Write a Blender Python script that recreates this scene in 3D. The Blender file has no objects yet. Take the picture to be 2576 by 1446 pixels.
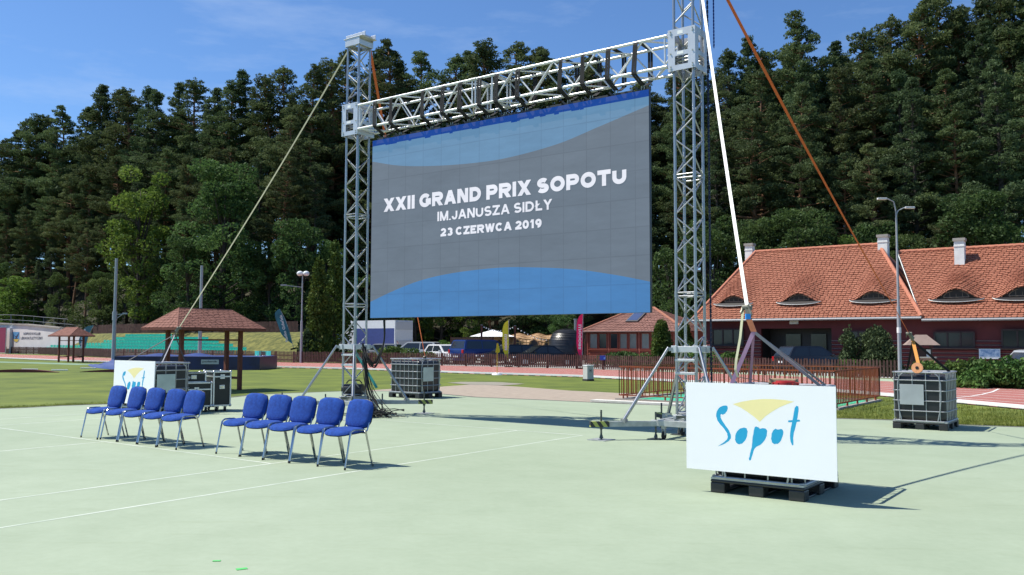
import bpy, bmesh, math, random
from mathutils import Vector, Matrix
from mathutils.geometry import tessellate_polygon
random.seed(7)
S = bpy.context.scene
C = S.collection
PI = math.pi

# ------------------------------------------------------------------ camera
F = 2189.4; CX = 1288.0; CY = 723.2          # focal length and centre in 2576-wide units
PITCH, ROLL, EYE = 0.0636, 0.0034, 1.5958
R0 = Vector((1, 0, 0)); U0 = Vector((0, -math.sin(PITCH), math.cos(PITCH))); FW = Vector((0, math.cos(PITCH), math.sin(PITCH)))
RT = R0 * math.cos(ROLL) + U0 * math.sin(ROLL)
UP = -R0 * math.sin(ROLL) + U0 * math.cos(ROLL)
cam = bpy.data.cameras.new('camera'); co = bpy.data.objects.new('camera', cam); C.objects.link(co)
cam.sensor_width = 36.0; cam.lens = F / 2576.0 * 36.0; cam.clip_end = 3000; cam.clip_start = 0.05
M = Matrix((RT, UP, -FW)).transposed().to_4x4(); M.translation = Vector((0, 0, EYE)); co.matrix_world = M
S.camera = co

# ------------------------------------------------------------------ light
SUN_EL = math.radians(57.0); SH = Vector((0.988, -0.155, 0)).normalized()      # shadows fall along SH
to_sun = Vector((-SH.x * math.cos(SUN_EL), -SH.y * math.cos(SUN_EL), math.sin(SUN_EL)))
w = bpy.data.worlds.new('World'); S.world = w; w.use_nodes = True
nt = w.node_tree; nt.nodes.clear()
out = nt.nodes.new('ShaderNodeOutputWorld'); bg = nt.nodes.new('ShaderNodeBackground'); sky = nt.nodes.new('ShaderNodeTexSky')
sky.sky_type = 'NISHITA'; sky.sun_disc = False; sky.sun_elevation = SUN_EL
sky.sun_rotation = math.atan2(to_sun.x, to_sun.y); sky.altitude = 50; sky.air_density = 1.0; sky.dust_density = 0.35; sky.ozone_density = 2.5
bg.inputs['Strength'].default_value = 0.072
# thin cirrus: a little white mixed in by direction noise
tc = nt.nodes.new('ShaderNodeTexCoord'); mp = nt.nodes.new('ShaderNodeMapping'); mp.inputs['Scale'].default_value = (1.6, 1.6, 7.0); mp.inputs['Rotation'].default_value = (0.25, 0.0, 0.5)
nz = nt.nodes.new('ShaderNodeTexNoise'); nz.inputs['Scale'].default_value = 2.3; nz.inputs['Detail'].default_value = 6; nz.inputs['Roughness'].default_value = 0.62
rp = nt.nodes.new('ShaderNodeValToRGB'); rp.color_ramp.elements[0].position = 0.52; rp.color_ramp.elements[1].position = 0.84
rp.color_ramp.elements[0].color = (0, 0, 0, 1); rp.color_ramp.elements[1].color = (0.42, 0.42, 0.42, 1)
mx = nt.nodes.new('ShaderNodeMixRGB'); mx.inputs['Color2'].default_value = (6.5, 8.0, 10.5, 1)
nt.links.new(tc.outputs['Generated'], mp.inputs['Vector']); nt.links.new(mp.outputs['Vector'], nz.inputs['Vector'])
nt.links.new(nz.outputs['Fac'], rp.inputs['Fac']); nt.links.new(rp.outputs['Color'], mx.inputs['Fac'])
tn = nt.nodes.new('ShaderNodeMixRGB'); tn.blend_type = 'MULTIPLY'; tn.inputs['Fac'].default_value = 1.0; tn.inputs['Color2'].default_value = (0.92, 1.24, 1.62, 1)
nt.links.new(sky.outputs['Color'], tn.inputs['Color1']); nt.links.new(tn.outputs['Color'], mx.inputs['Color1']); nt.links.new(mx.outputs['Color'], bg.inputs['Color']); nt.links.new(bg.outputs['Background'], out.inputs['Surface'])
sl = bpy.data.lights.new('sun', 'SUN'); so = bpy.data.objects.new('sun', sl); C.objects.link(so)
sl.energy = 5.0; sl.angle = math.radians(0.5); sl.color = (1.0, 0.95, 0.85)
so.rotation_euler = to_sun.to_track_quat('Z', 'Y').to_euler(); so.location = (0, 0, 60)
S.view_settings.view_transform = 'Standard'; S.view_settings.look = 'None'; S.view_settings.exposure = 0.38; S.view_settings.gamma = 1.0
S.cycles.max_bounces = 6; S.cycles.diffuse_bounces = 3; S.cycles.transparent_max_bounces = 8; S.cycles.use_denoising = True

# ------------------------------------------------------------------ measuring
def ray(x, y):
    return FW + RT * ((x - CX) / F) - UP * ((y - CY) / F)
def G(x, y, z=0.0):
    r = ray(x, y); t = (z - EYE) / r.z
    return Vector((r.x * t, r.y * t, z))
def AT(x, y, d):
    r = ray(x, y); t = d / r.y
    return Vector((r.x * t, d, EYE + r.z * t))
def PLN(x, y, p, n):
    r = ray(x, y); o = Vector((0, 0, EYE)); t = (p - o).dot(n) / r.dot(n)
    return o + r * t
UX = Vector((0.807, -0.5905, 0)).normalized(); VX = Vector((0.5905, 0.807, 0)).normalized(); ZX = Vector((0, 0, 1))
AU = math.atan2(UX.y, UX.x)            # heading of the court's axes

# ------------------------------------------------------------------ mesh builder
class MB:
    def __init__(s): s.v = []; s.f = []; s.m = []; s.mi = 0
    def add(s, vs, fs):
        b = len(s.v); s.v += [tuple(v) for v in vs]; s.f += [tuple(b + i for i in f) for f in fs]; s.m += [s.mi] * len(fs)
        return s
    def box(s, c, sz, R=None):
        c = Vector(c); vs = []
        for z in (-.5, .5):
            for y in (-.5, .5):
                for x in (-.5, .5):
                    p = Vector((x * sz[0], y * sz[1], z * sz[2]))
                    if R is not None: p = R @ p
                    vs.append(c + p)
        return s.add(vs, [(0, 2, 3, 1), (4, 5, 7, 6), (0, 1, 5, 4), (2, 6, 7, 3), (0, 4, 6, 2), (1, 3, 7, 5)])
    def bar(s, a, b, w, h, up=ZX):
        a = Vector(a); b = Vector(b); d = (b - a); L = d.length
        if L < 1e-6: return s
        d = d / L; x = up.cross(d)
        if x.length < 1e-3: x = Vector((1, 0, 0)).cross(d)
        x.normalize(); y = d.cross(x)
        R = Matrix((x, y, d)).transposed()
        return s.box((a + b) / 2, (w, h, L), R)
    def cyl(s, a, b, r0, r1=None, n=10, cap=True):
        if r1 is None: r1 = r0
        a = Vector(a); b = Vector(b); d = (b - a).normalized(); x = ZX.cross(d)
        if x.length < 1e-3: x = Vector((1, 0, 0))
        x.normalize(); y = d.cross(x); vs = []
        for p, r in ((a, r0), (b, r1)):
            for i in range(n):
                t = 2 * PI * i / n; vs.append(p + x * (r * math.cos(t)) + y * (r * math.sin(t)))
        fs = [(i, (i + 1) % n, n + (i + 1) % n, n + i) for i in range(n)]
        if cap: fs += [tuple(reversed(range(n))), tuple(range(n, 2 * n))]
        return s.add(vs, fs)
    def tube(s, path, r, n=8):
        path = [Vector(p) for p in path]; k = len(path); vs = []; x = None
        for i, p in enumerate(path):
            d = (path[min(i + 1, k - 1)] - path[max(i - 1, 0)]).normalized()
            if x is None:
                x = ZX.cross(d)
                if x.length < 1e-3: x = Vector((1, 0, 0))
            x = (x - d * x.dot(d)).normalized(); y = d.cross(x)
            rr = r[i] if isinstance(r, (list, tuple)) else r
            for j in range(n):
                t = 2 * PI * j / n; vs.append(p + x * (rr * math.cos(t)) + y * (rr * math.sin(t)))
        fs = [(i * n + j, i * n + (j + 1) % n, (i + 1) * n + (j + 1) % n, (i + 1) * n + j) for i in range(k - 1) for j in range(n)]
        fs += [tuple(reversed(range(n))), tuple(range((k - 1) * n, k * n))]
        return s.add(vs, fs)
    def poly(s, pts):
        pts = [Vector(p) for p in pts]
        return s.add(pts, tessellate_polygon([pts]))
    def prism(s, pts, off):
        pts = [Vector(p) for p in pts]; off = Vector(off); n = len(pts); t = tessellate_polygon([pts])
        vs = pts + [p + off for p in pts]
        fs = [tuple(f) for f in t] + [tuple(n + i for i in reversed(f)) for f in t] + [(i, (i + 1) % n, n + (i + 1) % n, n + i) for i in range(n)]
        return s.add(vs, fs)
    def sphere(s, c, r, n=10, m=7, sz=(1, 1, 1)):
        c = Vector(c); vs = []; fs = []
        for i in range(m + 1):
            a = PI * i / m
            for j in range(n):
                b = 2 * PI * j / n
                vs.append(c + Vector((r * sz[0] * math.sin(a) * math.cos(b), r * sz[1] * math.sin(a) * math.sin(b), r * sz[2] * math.cos(a))))
        for i in range(m):
            for j in range(n): fs.append((i * n + j, (i + 1) * n + j, (i + 1) * n + (j + 1) % n, i * n + (j + 1) % n))
        return s.add(vs, fs)
    def build(s, name, mat, parent=None, world=False, smooth=False, bevel=0, fixn=True):
        me = bpy.data.meshes.new(name); me.from_pydata(s.v, [], s.f)
        for x in (mat if isinstance(mat, (list, tuple)) else [mat]): me.materials.append(x)
        if any(s.m): me.polygons.foreach_set('material_index', s.m)
        if fixn:
            bm = bmesh.new(); bm.from_mesh(me); bmesh.ops.recalc_face_normals(bm, faces=bm.faces); bm.to_mesh(me); bm.free()
        if smooth: me.polygons.foreach_set('use_smooth', [True] * len(me.polygons))
        o = bpy.data.objects.new(name, me); C.objects.link(o)
        if parent is not None:
            if world:
                mw = Matrix.LocRotScale(parent.location, parent.rotation_euler, parent.scale); g_ = parent.parent
                while g_ is not None: mw = Matrix.LocRotScale(g_.location, g_.rotation_euler, g_.scale) @ mw; g_ = g_.parent
                me.transform(mw.inverted())
            o.parent = parent
        if bevel:
            b = o.modifiers.new('bevel', 'BEVEL'); b.width = bevel; b.segments = 2; b.limit_method = 'ANGLE'
        if smooth:
            e = o.modifiers.new('split', 'EDGE_SPLIT'); e.split_angle = math.radians(40)
        me.update()
        return o

def thing(name, label, cat, loc=(0, 0, 0), rotz=0.0, group=None):
    o = bpy.data.objects.new(name, None); C.objects.link(o); o.empty_display_size = 0.3
    o.location = loc; o.rotation_euler = (0, 0, rotz); o['label'] = label; o['category'] = cat
    if group: o['group'] = group
    return o
def tag(o, label, cat, group=None, kind=None):
    if label: o['label'] = label
    if cat: o['category'] = cat
    if group: o['group'] = group
    if kind: o['kind'] = kind
    return o
def dup(root, loc=None, rotz=None, label=None, scale=None):
    r = root.copy(); C.objects.link(r)
    if loc is not None: r.location = loc
    if rotz is not None: r.rotation_euler = (0, 0, rotz)
    if label: r['label'] = label
    if scale is not None: r.scale = scale if hasattr(scale, '__len__') else (scale,) * 3
    for ch in list(root.children):
        c = ch.copy(); C.objects.link(c); c.parent = r
        for g in ch.children:
            d = g.copy(); C.objects.link(d); d.parent = c
    return r
def struct(o, label=None, cat=None):
    o['kind'] = 'structure'
    if label: o['label'] = label
    return o

# ------------------------------------------------------------------ materials
def mat(name, col, rough=0.6, metal=0.0, var=0.0, scale=5.0, bump=0.0, bscale=None, col2=None, emit=None, estr=1.0, spec=None, detail=4.0, rand=0.0):
    m = bpy.data.materials.new(name); m.use_nodes = True; t = m.node_tree; p = t.nodes['Principled BSDF']
    p.inputs['Roughness'].default_value = rough; p.inputs['Metallic'].default_value = metal
    if spec is not None: p.inputs['Specular IOR Level'].default_value = spec
    c1 = tuple(col) + (1,); p.inputs['Base Color'].default_value = c1
    src = None
    if var or col2 or bump:
        tcn = t.nodes.new('ShaderNodeTexCoord'); n = t.nodes.new('ShaderNodeTexNoise'); n.inputs['Scale'].default_value = scale; n.inputs['Detail'].default_value = detail
        n.inputs['Roughness'].default_value = 0.6
        t.links.new(tcn.outputs['Object'], n.inputs['Vector'])
        if var or col2:
            r = t.nodes.new('ShaderNodeValToRGB'); r.color_ramp.elements[0].position = 0.3; r.color_ramp.elements[1].position = 0.7
            a = tuple(max(0, c * (1 - var)) for c in col) + (1,); b = (tuple(col2) + (1,)) if col2 else tuple(min(1, c * (1 + var)) for c in col) + (1,)
            r.color_ramp.elements[0].color = a; r.color_ramp.elements[1].color = b
            t.links.new(n.outputs['Fac'], r.inputs['Fac']); src = r.outputs['Color']; t.links.new(src, p.inputs['Base Color'])
        if bump:
            n2 = t.nodes.new('ShaderNodeTexNoise'); n2.inputs['Scale'].default_value = bscale or scale * 4; n2.inputs['Detail'].default_value = 5
            t.links.new(tcn.outputs['Object'], n2.inputs['Vector']); bp = t.nodes.new('ShaderNodeBump'); bp.inputs['Strength'].default_value = bump; bp.inputs['Distance'].default_value = 0.02
            t.links.new(n2.outputs['Fac'], bp.inputs['Height']); t.links.new(bp.outputs['Normal'], p.inputs['Normal'])
    if rand:
        oi = t.nodes.new('ShaderNodeObjectInfo'); mr = t.nodes.new('ShaderNodeMapRange'); mr.inputs['To Min'].default_value = 1 - rand; mr.inputs['To Max'].default_value = 1 + rand
        mu = t.nodes.new('ShaderNodeMixRGB'); mu.blend_type = 'MULTIPLY'; mu.inputs['Fac'].default_value = 1
        cb = t.nodes.new('ShaderNodeCombineColor')
        t.links.new(oi.outputs['Random'], mr.inputs['Value'])
        for k in range(3): t.links.new(mr.outputs['Result'], cb.inputs[k])
        if src is not None: t.links.new(src, mu.inputs['Color1'])
        else: mu.inputs['Color1'].default_value = c1
        t.links.new(cb.outputs['Color'], mu.inputs['Color2']); t.links.new(mu.outputs['Color'], p.inputs['Base Color'])
    if emit:
        p.inputs['Emission Color'].default_value = tuple(emit) + (1,); p.inputs['Emission Strength'].default_value = estr
    return m
def leafmat(name, col, col2, trans=0.25, scale=0.5, rand=0.25, gloss=0.02):
    m = bpy.data.materials.new(name); m.use_nodes = True; t = m.node_tree; t.nodes.clear()
    o = t.nodes.new('ShaderNodeOutputMaterial'); d = t.nodes.new('ShaderNodeBsdfDiffuse'); tr = t.nodes.new('ShaderNodeBsdfTranslucent'); mi = t.nodes.new('ShaderNodeMixShader')
    gl = t.nodes.new('ShaderNodeBsdfGlossy'); gl.inputs['Roughness'].default_value = 0.6; gl.inputs['Color'].default_value = (0.6, 0.65, 0.6, 1); mg = t.nodes.new('ShaderNodeMixShader'); mg.inputs['Fac'].default_value = gloss
    tcn = t.nodes.new('ShaderNodeTexCoord'); n = t.nodes.new('ShaderNodeTexNoise'); n.inputs['Scale'].default_value = scale; n.inputs['Detail'].default_value = 5
    r = t.nodes.new('ShaderNodeValToRGB'); r.color_ramp.elements[0].position = 0.35; r.color_ramp.elements[1].position = 0.68
    r.color_ramp.elements[0].color = tuple(col) + (1,); r.color_ramp.elements[1].color = tuple(col2) + (1,)
    oi = t.nodes.new('ShaderNodeObjectInfo'); hs = t.nodes.new('ShaderNodeHueSaturation'); mr = t.nodes.new('ShaderNodeMapRange'); mr.inputs['To Min'].default_value = 1 - rand; mr.inputs['To Max'].default_value = 1 + rand
    mr2 = t.nodes.new('ShaderNodeMapRange'); mr2.inputs['To Min'].default_value = 0.475; mr2.inputs['To Max'].default_value = 0.515
    fr = t.nodes.new('ShaderNodeMath'); fr.operation = 'FRACT'; ml = t.nodes.new('ShaderNodeMath'); ml.operation = 'MULTIPLY'; ml.inputs[1].default_value = 7.31
    L = t.links.new
    L(tcn.outputs['Object'], n.inputs['Vector']); L(n.outputs['Fac'], r.inputs['Fac']); L(oi.outputs['Random'], mr.inputs['Value']); L(oi.outputs['Random'], ml.inputs[0]); L(ml.outputs[0], fr.inputs[0]); L(fr.outputs[0], mr2.inputs['Value'])
    L(r.outputs['Color'], hs.inputs['Color']); L(mr.outputs['Result'], hs.inputs['Value']); L(mr2.outputs['Result'], hs.inputs['Hue'])
    L(hs.outputs['Color'], d.inputs['Color']); L(hs.outputs['Color'], tr.inputs['Color']); mi.inputs['Fac'].default_value = trans
    L(d.outputs[0], mi.inputs[1]); L(tr.outputs[0], mi.inputs[2]); L(mi.outputs[0], mg.inputs[1]); L(gl.outputs[0], mg.inputs[2]); L(mg.outputs[0], o.inputs['Surface'])
    return m
def lerp(a, b, t): return a + (b - a) * t
def interp(tab, x):
    if x <= tab[0][0]: (x0, y0), (x1, y1) = tab[0], tab[1]
    elif x >= tab[-1][0]: (x0, y0), (x1, y1) = tab[-2], tab[-1]
    else:
        for (x0, y0), (x1, y1) in zip(tab, tab[1:]):
            if x0 <= x <= x1: break
    return y0 + (y1 - y0) * (x - x0) / (x1 - x0)
alu = mat('aluminium', (0.40, 0.405, 0.41), 0.36, 0.9, var=0.10, scale=3)
alu_plate = mat('aluminium_plate', (0.58, 0.585, 0.59), 0.40, 0.55, var=0.06, scale=6)
galv = mat('galvanised_steel', (0.42, 0.44, 0.43), 0.5, 0.5, var=0.2, scale=9)
chrome = mat('chrome', (0.50, 0.50, 0.50), 0.14, 1.0)
blackp = mat('black_plastic', (0.022, 0.023, 0.025), 0.42, var=0.25, scale=6, bump=0.05)
blackt = mat('black_webbing', (0.012, 0.012, 0.014), 0.85)
rubber = mat('rubber', (0.02, 0.02, 0.02), 0.8)
whitep = mat('white_paint', (0.80, 0.80, 0.79), 0.5, var=0.02, scale=3)
def courtmat():
    m = mat('court_green', (.3, .36, .26), .85); t = m.node_tree; p = t.nodes['Principled BSDF']; L = t.links.new; N = t.nodes.new
    tcn = N('ShaderNodeTexCoord'); cols = []
    for sc, det, a, b, c1, c2, st in ((.16, 4, .35, .68, (.293, .352, .248), (.332, .390, .282), 1), (1.7, 8, .30, .75, (.91, .925, .90), (1.04, 1.04, 1.04), 1), (.9, 7, .56, .80, (1, 1, 1), (.90, .90, .86), 6), (14, 6, .25, .75, (.955, .96, .95), (1.04, 1.04, 1.04), 1), (5, 3, .72, .80, (1, 1, 1), (.90, .88, .84), 1)):
        mp_ = N('ShaderNodeMapping'); mp_.inputs['Scale'].default_value = (sc, sc * st, sc); mp_.inputs['Rotation'].default_value = (0, 0, .63); n = N('ShaderNodeTexNoise'); n.inputs['Scale'].default_value = 1.0; n.inputs['Detail'].default_value = det; n.inputs['Roughness'].default_value = .62
        r = N('ShaderNodeValToRGB'); r.color_ramp.elements[0].position = a; r.color_ramp.elements[1].position = b; r.color_ramp.elements[0].color = c1 + (1,); r.color_ramp.elements[1].color = c2 + (1,)
        L(tcn.outputs['Object'], mp_.inputs['Vector']); L(mp_.outputs['Vector'], n.inputs['Vector']); L(n.outputs['Fac'], r.inputs['Fac']); cols.append(r.outputs['Color'])
    cur = cols[0]
    for c in cols[1:]:
        mu = N('ShaderNodeMixRGB'); mu.blend_type = 'MULTIPLY'; mu.inputs['Fac'].default_value = 1; L(cur, mu.inputs['Color1']); L(c, mu.inputs['Color2']); cur = mu.outputs['Color']
    L(cur, p.inputs['Base Color']); n2 = N('ShaderNodeTexNoise'); n2.inputs['Scale'].default_value = 150; bp = N('ShaderNodeBump'); bp.inputs['Strength'].default_value = .15; bp.inputs['Distance'].default_value = .01; L(tcn.outputs['Object'], n2.inputs['Vector']); L(n2.outputs['Fac'], bp.inputs['Height']); L(bp.outputs['Normal'], p.inputs['Normal'])
    return m
linep = mat('line_paint', (0.80, 0.82, 0.78), 0.7, var=0.12, scale=2.5)
# ================================================================== GROUND
ff_tab = [(-400, 150), (0, 115.5), (100, 108), (284, 86), (450, 78), (653, 70.5), (760, 67.5), (983, 63.5), (1258, 57.6), (1465, 54), (1700, 48), (1889, 45), (2216, 40.5), (2700, 36)]
df_tab = [(-500, 185), (0, 132), (300, 108), (600, 93), (760, 86), (900, 88), (1300, 86), (1700, 82), (1900, 72), (2000, 70), (2576, 64), (3000, 60)]
def ff(x): return interp(ff_tab, x)
def df(x): return interp(df_tab, x)
def sm(t): t = max(0, min(1, t)); return t * t * (3 - 2 * t)
def hill_z(x, y):
    if y < 5: return 0.0
    xd = CX + F * x / y
    h = 0.0; f = ff(xd)
    if xd < 860:
        b = sm((y - f - 2.0) / 10.0) * 2.5
        b *= sm((860 - xd) / 50) if xd > 150 else 1.0
        if xd < 170: b = sm((y - f - 5) / 1.5) * 3.2
        h += b
    d0 = df(xd); h += 0.36 * max(0, min(y - d0, 30)) + 0.08 * max(0, min(y - d0 - 30, 60)) + 0.25 * math.sin(x * 0.21) * sm((y - d0) / 12)
    return h
MG = dict(
 grass=mat('lawn', (0.082, 0.125, 0.011), 0.9, var=0.22, scale=0.55, col2=(0.155, 0.195, 0.020), bump=0.6, bscale=40, detail=8),
 bank=mat('bank_grass', (0.050, 0.068, 0.012), 0.95, col2=(0.205, 0.195, 0.045), var=0.3, scale=1.9, bump=1.0, bscale=5, detail=12),
 court=courtmat(),
 track=mat('track_red', (0.36, 0.125, 0.10), 0.85, var=0.07, scale=0.6, bump=0.15, bscale=60),
 sand=mat('sand', (0.34, 0.28, 0.22), 0.95, var=0.13, scale=3.5, bump=0.8, bscale=14, detail=8),
 asphalt=mat('parking_concrete', (0.36, 0.35, 0.33), 0.9, var=0.12, scale=1.5, bump=0.2),
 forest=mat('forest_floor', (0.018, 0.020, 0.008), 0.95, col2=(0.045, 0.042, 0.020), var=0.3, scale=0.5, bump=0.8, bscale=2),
 seam=mat('dark_seam', (0.11, 0.11, 0.10), 0.9, var=0.2, scale=6))
def sheet(name, pts, m, z):
    mb = MB(); mb.poly([(p[0], p[1], z) for p in pts]); o = mb.build(name, m, fixn=False)
    for p in o.data.polygons:
        if p.normal.z < 0: p.flip()
    o.data.update()
    return struct(o)
def ribbon(mb, pts, wd, z):
    n = len(pts); L = []; R = []
    for i, p in enumerate(pts):
        p = Vector((p[0], p[1], 0)); a = Vector((pts[max(i - 1, 0)][0], pts[max(i - 1, 0)][1], 0)); b = Vector((pts[min(i + 1, n - 1)][0], pts[min(i + 1, n - 1)][1], 0))
        d = (b - a).normalized(); s = Vector((-d.y, d.x, 0)) * wd / 2
        L.append((p.x + s.x, p.y + s.y, z)); R.append((p.x - s.x, p.y - s.y, z))
    mb.add(L + R, [(n + i, n + i + 1, i + 1, i) for i in range(n - 1)])
# court
edge_px = [(0, 1029), (60, 1027), (150, 1022), (260, 1018), (430, 1015), (500, 1008), (577, 1001), (640, 994), (700, 991), (779, 988), (860, 985), (980, 985), (1109, 992), (1195, 1000), (1360, 1007), (1530, 1015), (1698, 1022), (1900, 1036), (2105, 1054), (2240, 1058), (2408, 1070), (2576, 1076)]
edge = [Vector((-32, 21, 0))] + [G(*p) for p in edge_px] + [Vector((30, 15.2, 0))]
sheet('court', edge + [Vector((30, -20, 0)), Vector((-32, -20, 0))], MG['court'], 0.012)
mb = MB(); ribbon(mb, [(p.x, p.y) for p in edge], 0.16, 0.0155); struct(mb.build('court_edge_strip', MG['seam'], fixn=False))
# big ground sheet: lawn near, hillside beyond, one grid
mb = MB(); 
xs = [-1500, -700, -400] + [-220 + 4 * i for i in range(101)] + [400, 700, 1500]
def ground_grid(name, m, ylist, xlist, zf):
    mb = MB(); vs = [(x, y, zf(x, y)) for y in ylist for x in xlist]; nx = len(xlist)
    fs = [(j * nx + i, j * nx + i + 1, (j + 1) * nx + i + 1, (j + 1) * nx + i) for j in range(len(ylist) - 1) for i in range(nx - 1)]
    mb.add(vs, fs); return struct(mb.build(name, m, smooth=False, fixn=False))
ground_grid('lawn', MG['grass'], [-1500, -300, -60, 0, 30, 60, 90, 130, 200, 600, 1500], [-1500, -600, -200, -60, 0, 60, 200, 600, 1500], lambda x, y: 0.0)
# bank and wooded hill in polar strips (columns follow the fence)
cols = [-420 + 30 * i for i in range(118)]
def strip(name, m, offs, base, c0, c1, zadd):
    mb = MB(); vs = []; cc = [c for c in cols if c0 <= c <= c1]
    for c in cc:
        for o in offs:
            y = base(c) + o; x = (c - CX) / F * y
            vs.append((x, y, hill_z(x, y) + zadd))
    n = len(offs)
    mb.add(vs, [(i * n + j, (i + 1) * n + j, (i + 1) * n + j + 1, i * n + j + 1) for i in range(len(cc) - 1) for j in range(n - 1)])
    o = mb.build(name, m, smooth=True, fixn=False); o.modifiers.clear()
    for p in o.data.polygons:
        if p.normal.z < 0: p.flip()
    return struct(o)
strip('grass_bank', MG['bank'], [0.5 + 0.75 * i for i in range(18)] , ff, -420, 870, 0.02)
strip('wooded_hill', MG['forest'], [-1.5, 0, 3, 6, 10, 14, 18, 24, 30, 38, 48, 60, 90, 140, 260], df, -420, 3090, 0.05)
def mid(c): return ff(c) + 13.0
mb = MB(); vs = []; cc = [c for c in cols if c <= 870]
for c in cc:
    y0 = ff(c) + 13.2; y1 = max(df(c) - 1.5, y0 + 0.3)
    for k in range(5):
        y = lerp(y0, y1, k / 4); x = (c - CX) / F * y; vs.append((x, y, hill_z(x, y) + 0.03))
mb.add(vs, [(i * 5 + j, (i + 1) * 5 + j, (i + 1) * 5 + j + 1, i * 5 + j + 1) for i in range(len(cc) - 1) for j in range(4)])
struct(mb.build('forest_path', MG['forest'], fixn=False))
# parking behind the fence
pk = [((c - CX) / F * (ff(c) + 0.7), ff(c) + 0.7) for c in range(850, 2750, 100)]; pk2 = [((c - CX) / F * (df(c) + 2), df(c) + 2) for c in range(850, 2750, 100)]
sheet('parking_ground', pk + pk2[::-1], MG['asphalt'], 0.004)
# track: inner and outer edge by column
inn = [(-400, 888), (-60, 898), (0, 901.5), (70, 904.5), (140, 907.5), (215, 909.8), (400, 915.5), (653, 924), (858, 929), (984, 933), (1195, 941), (1330, 945), (1468, 949.5), (1666, 960), (1850, 970), (2030, 982), (2217, 997), (2300, 1005), (2401, 1014.5), (2576, 1031), (2900, 1070)]
oux = [(-400, 876), (-60, 888), (0, 890.5), (140, 895), (284, 900.8), (500, 906.5), (700, 910.5), (983, 915.8), (1258, 923), (1465, 928.5), (1700, 936), (1889, 942.5), (2060, 950), (2216, 958.6), (2403, 968), (2576, 974.5), (2900, 990)]
tx = list(range(-400, 2901, 55))
pin = [G(x, interp(inn, x)) for x in tx]; pou = [G(x, interp(oux, x)) for x in tx]
mb = MB(); n = len(tx); mb.add([(p.x, p.y, 0.006) for p in pin] + [(p.x, p.y, 0.006) for p in pou], [(i, i + 1, n + i + 1, n + i) for i in range(n - 1)])
struct(mb.build('running_track', MG['track'], fixn=False))
mb = MB()
for k in range(1, 9):
    ribbon(mb, [lerp(a, b, k / 8.6 - 0.02) for a, b in zip(pin, pou)], 0.06, 0.012)
ribbon(mb, [G(2405, 1001), G(2440, 998), G(2470, 993), G(2498, 986), G(2512, 979)], 0.07, 0.013)
struct(mb.build('lane_lines', linep, fixn=False))
# kerb of white rail on dark feet
mb = MB(); mf = MB()
for i in range(n - 1):
    a = pin[i]; b = pin[i + 1]; z = Vector((0, 0, 0.075)); mb.bar(a + z, b + z, 0.15, 0.08)
    L = (b - a).length; k = int(L / 0.6)
    if L < 30:
        for j in range(k): p = a.lerp(b, j / k); q = a.lerp(b, (j + 0.42) / k); zz = Vector((0, 0, 0.022)); mf.bar(p + zz, q + zz, 0.14, 0.04)
kb = thing('track_kerb', 'low white rail along the inner edge of the red running track', 'kerb', pin[20]); mb.build('rail', whitep, kb, world=True); mf.build('feet', rubber, kb, world=True)
# green strip outside the track at the right, thin green line at left
st = [(1640, 931), (1889, 938), (2060, 945), (2216, 953), (2403, 956.5), (2576, 960), (2900, 968)]
mg2 = mat('green_tartan', (0.33, 0.42, 0.29), 0.9, var=0.06, scale=1)
mb = MB(); t2 = list(range(1640, 2901, 60)); a = [G(x, interp(oux, x)) for x in t2]; b = [G(x, interp(st, x)) for x in t2]; m2 = len(t2)
mb.add([(p.x, p.y, 0.005) for p in a] + [(p.x, p.y, 0.005) for p in b], [(i, i + 1, m2 + i + 1, m2 + i) for i in range(m2 - 1)]); struct(mb.build('green_path', mg2, fixn=False))
mb = MB(); ribbon(mb, [G(x, y) for x, y in ((-200, 905), (0, 911), (70, 912.5), (150, 915), (230, 917.5))], 2.0, 0.006); struct(mb.build('runway', mat('runway_green', (0.19, 0.29, 0.2), 0.9, var=0.1, scale=1), fixn=False))
# sand
snd = [(880, 984), (930, 982), (1010, 977), (1109, 973), (1195, 967), (1290, 972), (1434, 983), (1500, 986), (1554, 989), (1640, 990), (1700, 996), (1760, 1010), (1790, 1026), (1698, 1021), (1530, 1014), (1360, 1006), (1195, 999), (1109, 991), (980, 984)]
sheet('sand', [G(*p) for p in snd], MG['sand'], 0.006)
sheet('shot_circle', [G(x, y) for x, y in ((1125, 963.5), (1160, 961), (1250, 961.5), (1320, 966), (1300, 968), (1262, 970), (1180, 968))], mat('weathered_concrete', (0.26, 0.24, 0.19), 0.9, var=0.15, scale=2), 0.011)
# tennis lines; court axes u (-UX) and v (-VX) from the doubles corner
P0 = G(2327.3 / 1.59006, 1744.4 / 1.59006)
def TC(u, v): p = P0 - UX * u - VX * v; return (p.x, p.y)
mb = MB()
for k, (a, b, z) in enumerate([((0, -0.03), (0, 24), 0.0135), ((1.37, 0), (1.37, 24), 0.0135), ((0, 0), (10.97, 0), 0.0145), ((1.37, 5.485), (9.6, 5.485), 0.0145), ((5.485, 5.485), (5.485, 18), 0.0135), ((9.6, 0), (9.6, 24), 0.0135), ((10.97, 0), (10.97, 24), 0.0135)]):
    ribbon(mb, [TC(*a), TC(*b)], 0.042, z)
lp = mat('worn_line', (0.62, 0.66, 0.58), 0.8, col2=(0.36, 0.44, 0.33), var=0.0, scale=1.6, detail=9)
struct(mb.build('court_lines', lp, fixn=False))
mb = MB()
for pts in ([(0, 1051), (300, 1042)], [(1400, 1003), (1500, 1008), (1560, 1014)], [(1230, 1015), (1380, 1027), (1520, 1040)]): ribbon(mb, [G(*p) for p in pts], 0.022, 0.0130)
struct(mb.build('court_seams', mat('seam_grey', (0.26, 0.32, 0.26), 0.9), fixn=False))
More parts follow.
